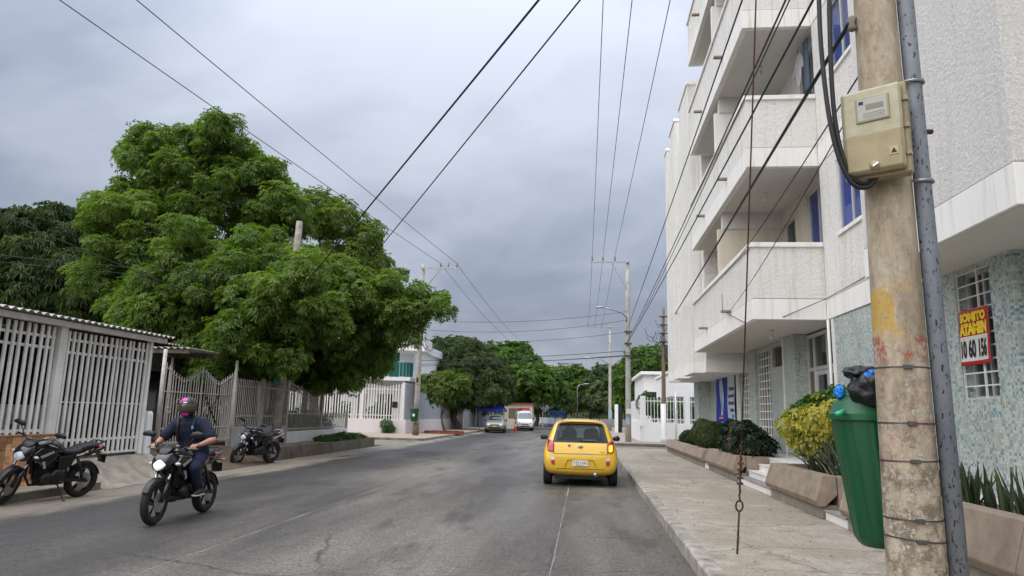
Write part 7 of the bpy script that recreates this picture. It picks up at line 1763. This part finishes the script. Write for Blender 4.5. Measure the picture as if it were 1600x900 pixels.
for c_ in ([(-0.60, 0.955), (0.60, 0.955), (0.58, 1.0), (-0.58, 1.0)], [(-0.42, 1.33), (0.42, 1.33), (0.47, 1.37), (-0.47, 1.37)], [(-0.60, 0.96), (-0.49, 0.99), (-0.40, 1.335), (-0.50, 1.365)], [(0.49, 0.99), (0.60, 0.96), (0.50, 1.365), (0.40, 1.335)]):
    on_shell(tr, 'rear_window_seal', 'black', tx, c_, 'Y', -1, 0.005, 14, 8)
on_shell(tr, 'rear_window', 'rear_glass', tx, [(-0.55, 0.975), (0.55, 0.975), (0.46, 1.35), (-0.46, 1.35)], 'Y', -1, 0.011, 20, 10, 0.2)
for x_ in (-0.26, 0.26):
    for y_, h_ in ((-0.62, 1.13), (0.10, 1.20)): MB().loft([(y_ - 0.06, x_, h_ - 0.13, 0.15, 0.12), (y_, x_, h_ - 0.11, 0.18, 0.16), (y_ + 0.06, x_, h_ - 0.12, 0.15, 0.12)], 14, 'Y', 3).build('seat_back', 'seat_vinyl', tx, smooth=True)
drv = MB().loft([(0.0, -0.26, 1.20, 0.075, 0.09), (0.09, -0.26, 1.22, 0.09, 0.105), (0.18, -0.26, 1.20, 0.07, 0.09)], 14, 'Y', 2).build('headrest', 'black', tx, smooth=True)
B(0.06, 0.34, -1.42, -1.18, 1.0, 1.012).build('paper_on_shelf', 'banner_white', tx)
wp = on_shell(tr, 'wiper', 'black', tx, [(-0.02, 0.985), (0.30, 0.99), (0.30, 1.005), (-0.02, 1.005)], 'Y', -1, 0.02, 8, 1, thick=0.008)
for s in (-1, 1):
    lit = s > 0
    lp = on_shell(tr, 'tail_lamp', 'red_lens', tx, [(0.575 * s, 0.74), (0.705 * s, 0.76), (0.715 * s, 1.03), (0.575 * s, 0.97)], 'Y', -1, 0.016, 10, 12, 0.25, thick=0.012)
    if lit: on_shell(tr, 'lit_bulb', 'amber_lit', lp, [(0.60 * s, 0.765), (0.685 * s, 0.775), (0.69 * s, 0.93), (0.60 * s, 0.91)], 'Y', -1, 0.026, 8, 8, 0.5)
    rf2 = on_shell(tr, 'bumper_reflector', 'red_lens', tx, [(0.545 * s, 0.46), (0.615 * s, 0.48), (0.625 * s, 0.57), (0.545 * s, 0.57)], 'Y', -1, 0.010, 6, 6, 0.3)
    on_shell(tr, 'reversing_lamp', 'lens', rf2, [(0.545 * s, 0.572), (0.625 * s, 0.572), (0.62 * s, 0.64), (0.55 * s, 0.64)], 'Y', -1, 0.011, 6, 5, 0.3)
    MB().loft([(0.77 * s, 0.62, 0.97, 0.03, 0.02), (0.83 * s, 0.60, 0.99, 0.05, 0.055), (0.92 * s, 0.60, 1.0, 0.05, 0.07), (0.97 * s, 0.61, 0.99, 0.03, 0.04)], 14, 'X').build('mirror', 'black', tx, smooth=True)
    on_shell(tr, 'side_window', 'car_glass', tx, [(-1.30, 0.98), (-0.45, 0.96), (-0.45, 1.34), (-1.18, 1.33)], 'X', s, 0.006, 14, 8, 0.2)
    on_shell(tr, 'side_window', 'car_glass', tx, [(-0.38, 0.96), (0.62, 0.95), (0.20, 1.31), (-0.38, 1.34)], 'X', s, 0.006, 14, 8, 0.15)
    on_shell(tr, 'door_seam', 'black', tx, [(-0.43, 0.40), (-0.415, 0.40), (-0.415, 0.95), (-0.43, 0.95)], 'X', s, 0.003, 1, 10)
    MB().box(0.76 * s - 0.03, 0.76 * s + 0.03, -0.62, -0.50, 0.80, 0.83).build('door_handle', 'taxi', tx, bevel=0.01)
    on_shell(tr, 'headlamp', 'lens', tx, [(0.36 * s, 0.66), (0.60 * s, 0.68), (0.58 * s, 0.80), (0.40 * s, 0.74)], 'Y', 1, 0.008, 8, 6, 0.3)
on_shell(tr, 'windscreen', 'glass', tx, [(-0.56, 0.985), (0.56, 0.985), (0.48, 1.36), (-0.48, 1.36)], 'Y', 1, 0.009, 16, 8, 0.15)
on_shell(tr, 'grille', 'black', tx, [(-0.35, 0.42), (0.35, 0.42), (0.35, 0.55), (-0.35, 0.55)], 'Y', 1, 0.006, 10, 5)
# tailgate seams, plate recess drawn as a painted shade line, plate with its characters, badge and stickers
for c_ in ([(-0.57, 0.705), (0.57, 0.705), (0.57, 0.715), (-0.57, 0.715)], [(-0.575, 0.71), (-0.563, 0.71), (-0.563, 0.94), (-0.575, 0.94)], [(0.563, 0.71), (0.575, 0.71), (0.575, 0.94), (0.563, 0.94)]):
    on_shell(tr, 'tailgate_seam', 'black', tx, c_, 'Y', -1, 0.003, 16 if c_[0][0] * c_[1][0] < 0 else 1, 1 if c_[0][0] * c_[1][0] < 0 else 8)
rim_ = MB()
for a_, b_ in (((-0.33, 0.44), (-0.27, 0.585)), ((-0.27, 0.585), (0.27, 0.585)), ((0.27, 0.585), (0.33, 0.44))):
    rim_.bar((a_[0], -1.806, a_[1]), (b_[0], -1.806, b_[1]), 0.014, 0.014)
rim_.build('plate_recess_shade', mat('taxi_shade_line', (0.30, 0.17, 0.01), 0.5), tx)
on_shell(tr, 'bumper_lip', 'black', tx, [(-0.52, 0.385), (0.52, 0.385), (0.50, 0.395), (-0.50, 0.395)], 'Y', -1, 0.004, 16, 1)
pl = MB().box(-0.165, 0.165, -1.822, -1.812, 0.455, 0.575).build('number_plate', 'banner_white', tx, bevel=0.006)
FR = lambda x, z, y: frame_mtx((x, y, z), (1, 0, 0), (0, 0, 1))
text_mesh('plate_lettering', 'TZU·045', 'ink', pl, 0.09, FR(0, 0.522, -1.8235), 0.29, 0.066)
text_mesh('plate_lettering', 'SANTA MARTA', 'ink', pl, 0.02, FR(0, 0.470, -1.8235), 0.17, 0.014)
def on_tail(name, body, mt, x, z, w, h):
    p = tr.ray_cast(Vector((x, -5, z)), Vector((0, 1, 0)))[0]
    return text_mesh(name, body, mt, tx, 0.06, FR(x, z, p.y - 0.010), w, h, bold=0.001)
bd = tr.ray_cast(Vector((0, -5, 0.86)), Vector((0, 1, 0)))[0]
bg_ = MB().loft([(bd.y - 0.018, 0, 0.86, 0.050, 0.026), (bd.y - 0.004, 0, 0.86, 0.062, 0.034)], 20, 'Y', 2).build('badge', 'chrome', tx, smooth=False)
text_mesh('badge_lettering', 'KIA', 'ink', bg_, 0.04, FR(0, 0.86, bd.y - 0.0195), 0.072, 0.026)
bd2 = tr.ray_cast(Vector((-0.24, -5, 0.885)), Vector((0, 1, 0)))[0]
st2 = MB().loft([(bd2.y - 0.012, -0.24, 0.885, 0.030, 0.034), (bd2.y - 0.004, -0.24, 0.885, 0.034, 0.038)], 16, 'Y', 2).build('round_sticker', 'silver', tx); MB().loft([(bd2.y - 0.014, -0.24, 0.885, 0.016, 0.018), (bd2.y - 0.010, -0.24, 0.885, 0.016, 0.018)], 12, 'Y', 2).build('sticker_mark', 'ink', st2)
on_tail('tail_lettering', 'CARTAGENA', 'banner_white', 0.02, 0.735, 0.46, 0.034)
on_tail('tail_lettering', 'PICANTO', 'banner_white', -0.46, 0.775, 0.13, 0.028)
on_tail('tail_lettering', 'TAXI', 'ink', 0.46, 0.755, 0.10, 0.022)
MB().tube([(0.30, -1.55, 0.28), (0.32, -1.80, 0.275)], [0.035, 0.045], 14).build('exhaust_tip', 'steel', tx, smooth=True)
B(-0.55, 0.55, -1.62, 1.5, 0.16, 0.30).build('underbody', 'black', tx)
MB().tube([(0, -1.18, 1.475), (0, -1.36, 1.60)], 0.005, 5).build('aerial', 'black', tx)
for x in (-0.42, 0.42): MB().box(x - 0.015, x + 0.015, -1.2, -0.2, 1.475, 1.495).build('roof_rail', 'black', tx)
B(-0.50, 0.50, -1.44, -1.30, 1.405, 1.43).build('spoiler', 'taxi', tx, bevel=0.012)
tx.matrix_basis = Matrix.Translation((-0.10, 17.75, 0)) @ Matrix.Rotation(rad(0.6), 4, 'Z') @ Matrix.Diagonal((1.04, 1, 1, 1))
# ---- pewter grey car parked facing the viewer
gc = bpy.data.objects.new('parked_car', None); COL.objects.link(gc); tag(gc, 'pewter grey car with yellow plate parked by the dark mango tree', 'car')
gb_, tr = car_shell('body', 'grey_car', gc, [(y * 1.12, *r) for (y, *r) in HB], [(-1.30, 0.335), (1.31, 0.335)], 0.29)
for x in (-0.71, 0.71):
    for y in (-1.30, 1.31): car_wheel(gc, x, y, 0.285)
on_shell(tr, 'windscreen', 'car_glass', gc, [(-0.60, 1.0), (0.60, 1.0), (0.50, 1.38), (-0.50, 1.38)], 'Y', 1, 0.007, 16, 8, 0.15)
on_shell(tr, 'rear_window', 'car_glass', gc, [(-0.52, 1.0), (0.52, 1.0), (0.45, 1.335), (-0.45, 1.335)], 'Y', -1, 0.007, 16, 8, 0.2)
on_shell(tr, 'grille', 'black', gc, [(-0.34, 0.60), (0.34, 0.60), (0.30, 0.68), (-0.30, 0.68)], 'Y', 1, 0.008, 10, 4)
on_shell(tr, 'lower_grille', 'black', gc, [(-0.5, 0.36), (0.5, 0.36), (0.48, 0.46), (-0.48, 0.46)], 'Y', 1, 0.006, 12, 4)
for s in (-1, 1):
    on_shell(tr, 'headlamp', 'lens', gc, [(0.38 * s, 0.60), (0.62 * s, 0.62), (0.60 * s, 0.76), (0.40 * s, 0.70)], 'Y', 1, 0.010, 8, 6, 0.3)
    on_shell(tr, 'side_window', 'car_glass', gc, [(-1.4, 0.98), (-0.5, 0.96), (-0.5, 1.34), (-1.3, 1.33)], 'X', s, 0.006, 14, 8, 0.2)
    on_shell(tr, 'side_window', 'car_glass', gc, [(-0.43, 0.96), (0.70, 0.95), (0.24, 1.31), (-0.43, 1.34)], 'X', s, 0.006, 14, 8, 0.15)
    MB().loft([(0.77 * s, 0.70, 0.97, 0.03, 0.02), (0.83 * s, 0.68, 0.99, 0.05, 0.055), (0.94 * s, 0.68, 1.0, 0.05, 0.06)], 12, 'X').build('mirror', 'black', gc, smooth=True)
B(-0.15, 0.15, 2.01, 2.02, 0.49, 0.58).build('number_plate', 'banner_yellow', gc)
B(-0.55, 0.55, -1.7, 1.7, 0.16, 0.30).build('underbody', 'black', gc)
gc.matrix_basis = Matrix.Translation((-7.25, 58.2, 0)) @ Matrix.Rotation(rad(180 + 4), 4, 'Z')
# ---- small white van facing the viewer
vn = bpy.data.objects.new('white_van', None); COL.objects.link(vn); tag(vn, 'small white van with red roof rack parked behind the traffic cone', 'van')
VN = [(-1.98, .36, .42, .66, .60, .72, .95, .70, 1.70, .60), (-1.93, .30, .36, .74, .60, .78, .98, .76, 1.80, .66), (-1.7, .26, .32, .77, .60, .80, 1.0, .79, 1.85, .68), (-0.8, .26, .32, .78, .60, .81, 1.0, .80, 1.87, .69), (0.3, .26, .32, .78, .60, .81, 1.0, .80, 1.86, .68), (0.8, .26, .32, .78, .60, .81, 1.0, .79, 1.80, .66), (1.15, .26, .32, .78, .60, .81, 1.0, .78, 1.50, .64), (1.45, .26, .32, .77, .60, .80, .96, .75, 1.12, .66), (1.75, .28, .34, .74, .58, .77, .86, .72, .95, .60), (1.92, .32, .38, .66, .54, .70, .72, .66, .80, .5)]
vb, tr = car_shell('body', 'white_car', vn, VN, [(-1.2, 0.33), (1.25, 0.33)], 0.29)
for x in (-0.72, 0.72):
    for y in (-1.2, 1.25): car_wheel(vn, x, y, 0.285)
on_shell(tr, 'windscreen', 'car_glass', vn, [(-0.66, 1.10), (0.66, 1.10), (0.58, 1.68), (-0.58, 1.68)], 'Y', 1, 0.008, 16, 8, 0.12)
on_shell(tr, 'grille', 'black', vn, [(-0.32, 0.58), (0.32, 0.58), (0.32, 0.66), (-0.32, 0.66)], 'Y', 1, 0.008, 10, 4)
on_shell(tr, 'lower_grille', 'black', vn, [(-0.45, 0.38), (0.45, 0.38), (0.42, 0.48), (-0.42, 0.48)], 'Y', 1, 0.008, 10, 4)
for s in (-1, 1):
    on_shell(tr, 'headlamp', 'lens', vn, [(0.42 * s, 0.66), (0.62 * s, 0.68), (0.60 * s, 0.80), (0.44 * s, 0.76)], 'Y', 1, 0.010, 8, 6, 0.3)
    on_shell(tr, 'side_window', 'car_glass', vn, [(0.25, 1.08), (1.15, 1.04), (0.80, 1.60), (0.25, 1.64)], 'X', s, 0.006, 12, 8, 0.15)
    MB().loft([(0.80 * s, 1.05, 1.10, 0.03, 0.03), (0.88 * s, 1.05, 1.14, 0.05, 0.09), (0.98 * s, 1.05, 1.14, 0.04, 0.08)], 12, 'X').build('mirror', 'black', vn, smooth=True)
    on_shell(tr, 'door_emblem', 'cyan_ink', vn, [(-0.35, 1.25), (0.0, 1.25), (0.0, 1.62), (-0.35, 1.62)], 'X', s, 0.006, 8, 8, 0.9)
for x in (-0.55, 0.55): MB().bar((x, -1.6, 1.95), (x, 0.6, 1.95), 0.04).build('rack_rail', 'orange', vn)
for y in (-1.5, -0.9, -0.3, 0.3): MB().bar((-0.6, y, 1.98), (0.6, y, 1.98), 0.04).build('rack_bar', 'banner_red', vn)
B(-0.5, 0.5, -1.4, 0.4, 2.0, 2.12).build('rack_load', 'banner_red', vn, bevel=0.03)
B(-0.55, 0.55, -1.7, 1.6, 0.16, 0.32).build('underbody', 'black', vn)
vn.matrix_basis = Matrix.Translation((-5.75, 67.5, 0)) @ Matrix.Rotation(rad(180 + 9), 4, 'Z')
# ---- cone, canopy, sign, railings and stalls at the far end
t = thing('traffic_cone', 'orange traffic cone on the road before the white van', 'cone', (-6.05, 62.6, 0))
B(-6.25, -5.85, 62.4, 62.8, 0.0, 0.05).build('base', 'orange', t, bevel=0.01); MB().lathe([(0.16, 0.05), (0.11, 0.4), (0.075, 0.62), (0.04, 0.95), (0.035, 0.97)], 16, (-6.05, 62.6, 0)).build('cone_body', 'orange', t, smooth=True)
MB().lathe([(0.108, 0.45), (0.087, 0.60)], 16, (-6.05, 62.6, 0)).build('reflective_band', 'banner_white', t, smooth=True)
t = thing('canopy_tent', 'blue canopy tent behind the grey car', 'tent', (-8.1, 61.7, 0.1))
m = MB(); a_ = (-9.3, -6.9, 60.6, 62.8)
m.add([(a_[0], a_[2], 1.95), (a_[1], a_[2], 1.95), (a_[1], a_[3], 1.95), (a_[0], a_[3], 1.95), ((a_[0] + a_[1]) / 2, (a_[2] + a_[3]) / 2, 2.65)], [(0, 1, 4), (1, 2, 4), (2, 3, 4), (3, 0, 4)]); o = m.build('canopy', 'tent', t)
s = o.modifiers.new('thick', 'SOLIDIFY'); s.thickness = 0.02
for (x0, x1, y0, y1) in ((a_[0], a_[1], a_[2] - 0.01, a_[2] + 0.01), (a_[0], a_[1], a_[3] - 0.01, a_[3] + 0.01), (a_[0] - 0.01, a_[0] + 0.01, a_[2] + 0.012, a_[3] - 0.012), (a_[1] - 0.01, a_[1] + 0.01, a_[2] + 0.012, a_[3] - 0.012)): B(x0, x1, y0, y1, 1.68, 1.94).build('valance', 'tent', t)
for x in a_[:2]:
    for y in a_[2:]: MB().tube([(x, y, 0), (x, y, 1.94)], 0.025, 6).build('leg', 'silver', t)
t = thing('road_sign', 'grey back of a diamond road sign at the street end', 'sign', (-4.6, 84, 0))
MB().tube([(-4.9, 84, 0), (-4.9, 84, 2.2)], 0.05, 8).build('post', 'white', t); m = MB(); m.prism([(-4.65, 1.75), (-4.05, 2.35), (-4.65, 2.95), (-5.25, 2.35)], 83.9, 83.93, 'Y'); m.build('panel', 'pole_far', t)
t = thing('blue_railing', 'blue metal railing panels at the far street end', 'railing', (-3.4, 88, 0))
for i in range(14): B(-4.5 + i * 0.16, -4.45 + i * 0.16, 88, 88.04, 0.1, 2.1).build('bar', 'blue_metal', t)
for z in (0.3, 1.9): B(-4.55, -2.3, 88.045, 88.08, z - 0.05, z + 0.05).build('rail', 'blue_metal', t)
t = thing('kiosk', 'pale boarded stall between the blue canopy and the white van', 'stall', (-6.6, 71, 0))
B(-8.0, -5.2, 71, 73, 0.05, 2.5).build('wall', 'cream', t); B(-8.2, -5.0, 70.8, 73.2, 2.5, 2.62).build('roof', 'rust_roof', t); B(-7.6, -6.2, 70.97, 70.99, 1.1, 2.1).build('hatch', 'wood', t)
t = thing('boundary_wall', 'low grey wall and railing closing the far street end', 'wall', (0, 128, 0))
B(-40, 40, 128, 128.3, -0.1, 1.0).build('base', 'grey_wall', t); bar_row(t, 'bar', 'plinth', arange(-12, 12, 0.5), 0.08, 0.05, K(0.98), K(2.1), 'X', 128.15)
B(-12, 12, 128.2, 128.23, 1.9, 1.96).build('rail', 'plinth', t)
t = thing('dark_garden_wall', 'dark shaded wall with pale gateposts under the round mango tree', 'wall', (-11.5, 66, 0.1))
B(-11.75, -11.5, 61.6, 90, 0.1, 1.9).build('wall', 'grey_wall', t); B(-11.6, -11.2, 61.7, 62.1, 0.1, 2.2).build('gate_post', 'white_wall', t); B(-11.6, -11.2, 65.2, 65.6, 0.1, 2.2).build('gate_post', 'white_wall', t)

# dry leaves blown into the gutters and along the walls: nobody could count them
rng = np.random.default_rng(9); n = 1500
px = np.concatenate([rng.normal(1.05, 0.10, n // 3), rng.uniform(1.35, 3.4, n // 4), rng.normal(-8.75, 0.22, n - n // 3 - n // 4)])
py = rng.uniform(3.5, 30, n); pz = np.where(px > 1.31, 0.158, 0.004); pz[px < -8.86] = np.nan; px[(px > 1.13) & (px < 1.31)] = np.nan
ok = ~(np.isnan(pz) | np.isnan(px)); P = np.stack([px, py, pz], 1)[ok]; k_ = len(P)
D = rng.normal(size=(k_, 3)); D[:, 2] = 0.05; U = np.tile([0, 0, 1.0], (k_, 1)) + rng.normal(size=(k_, 3)) * 0.2
me = leaf_mesh('leaf_litter', P, D, U, rng.uniform(0.02, 0.055, k_), rng.uniform(0.012, 0.028, k_), rng.random(k_), np.zeros(k_))
LEAF['dry'] = m_leaf('dry_leaf', (0.10, 0.06, 0.03), (0.30, 0.22, 0.11), 0.1); me.materials.append(LEAF['dry'])
o = link(bpy.data.objects.new('leaf_litter', me)); tag(o, 'dry leaves and crumbs lying along the gutters and sidewalk', 'litter', kind='stuff')
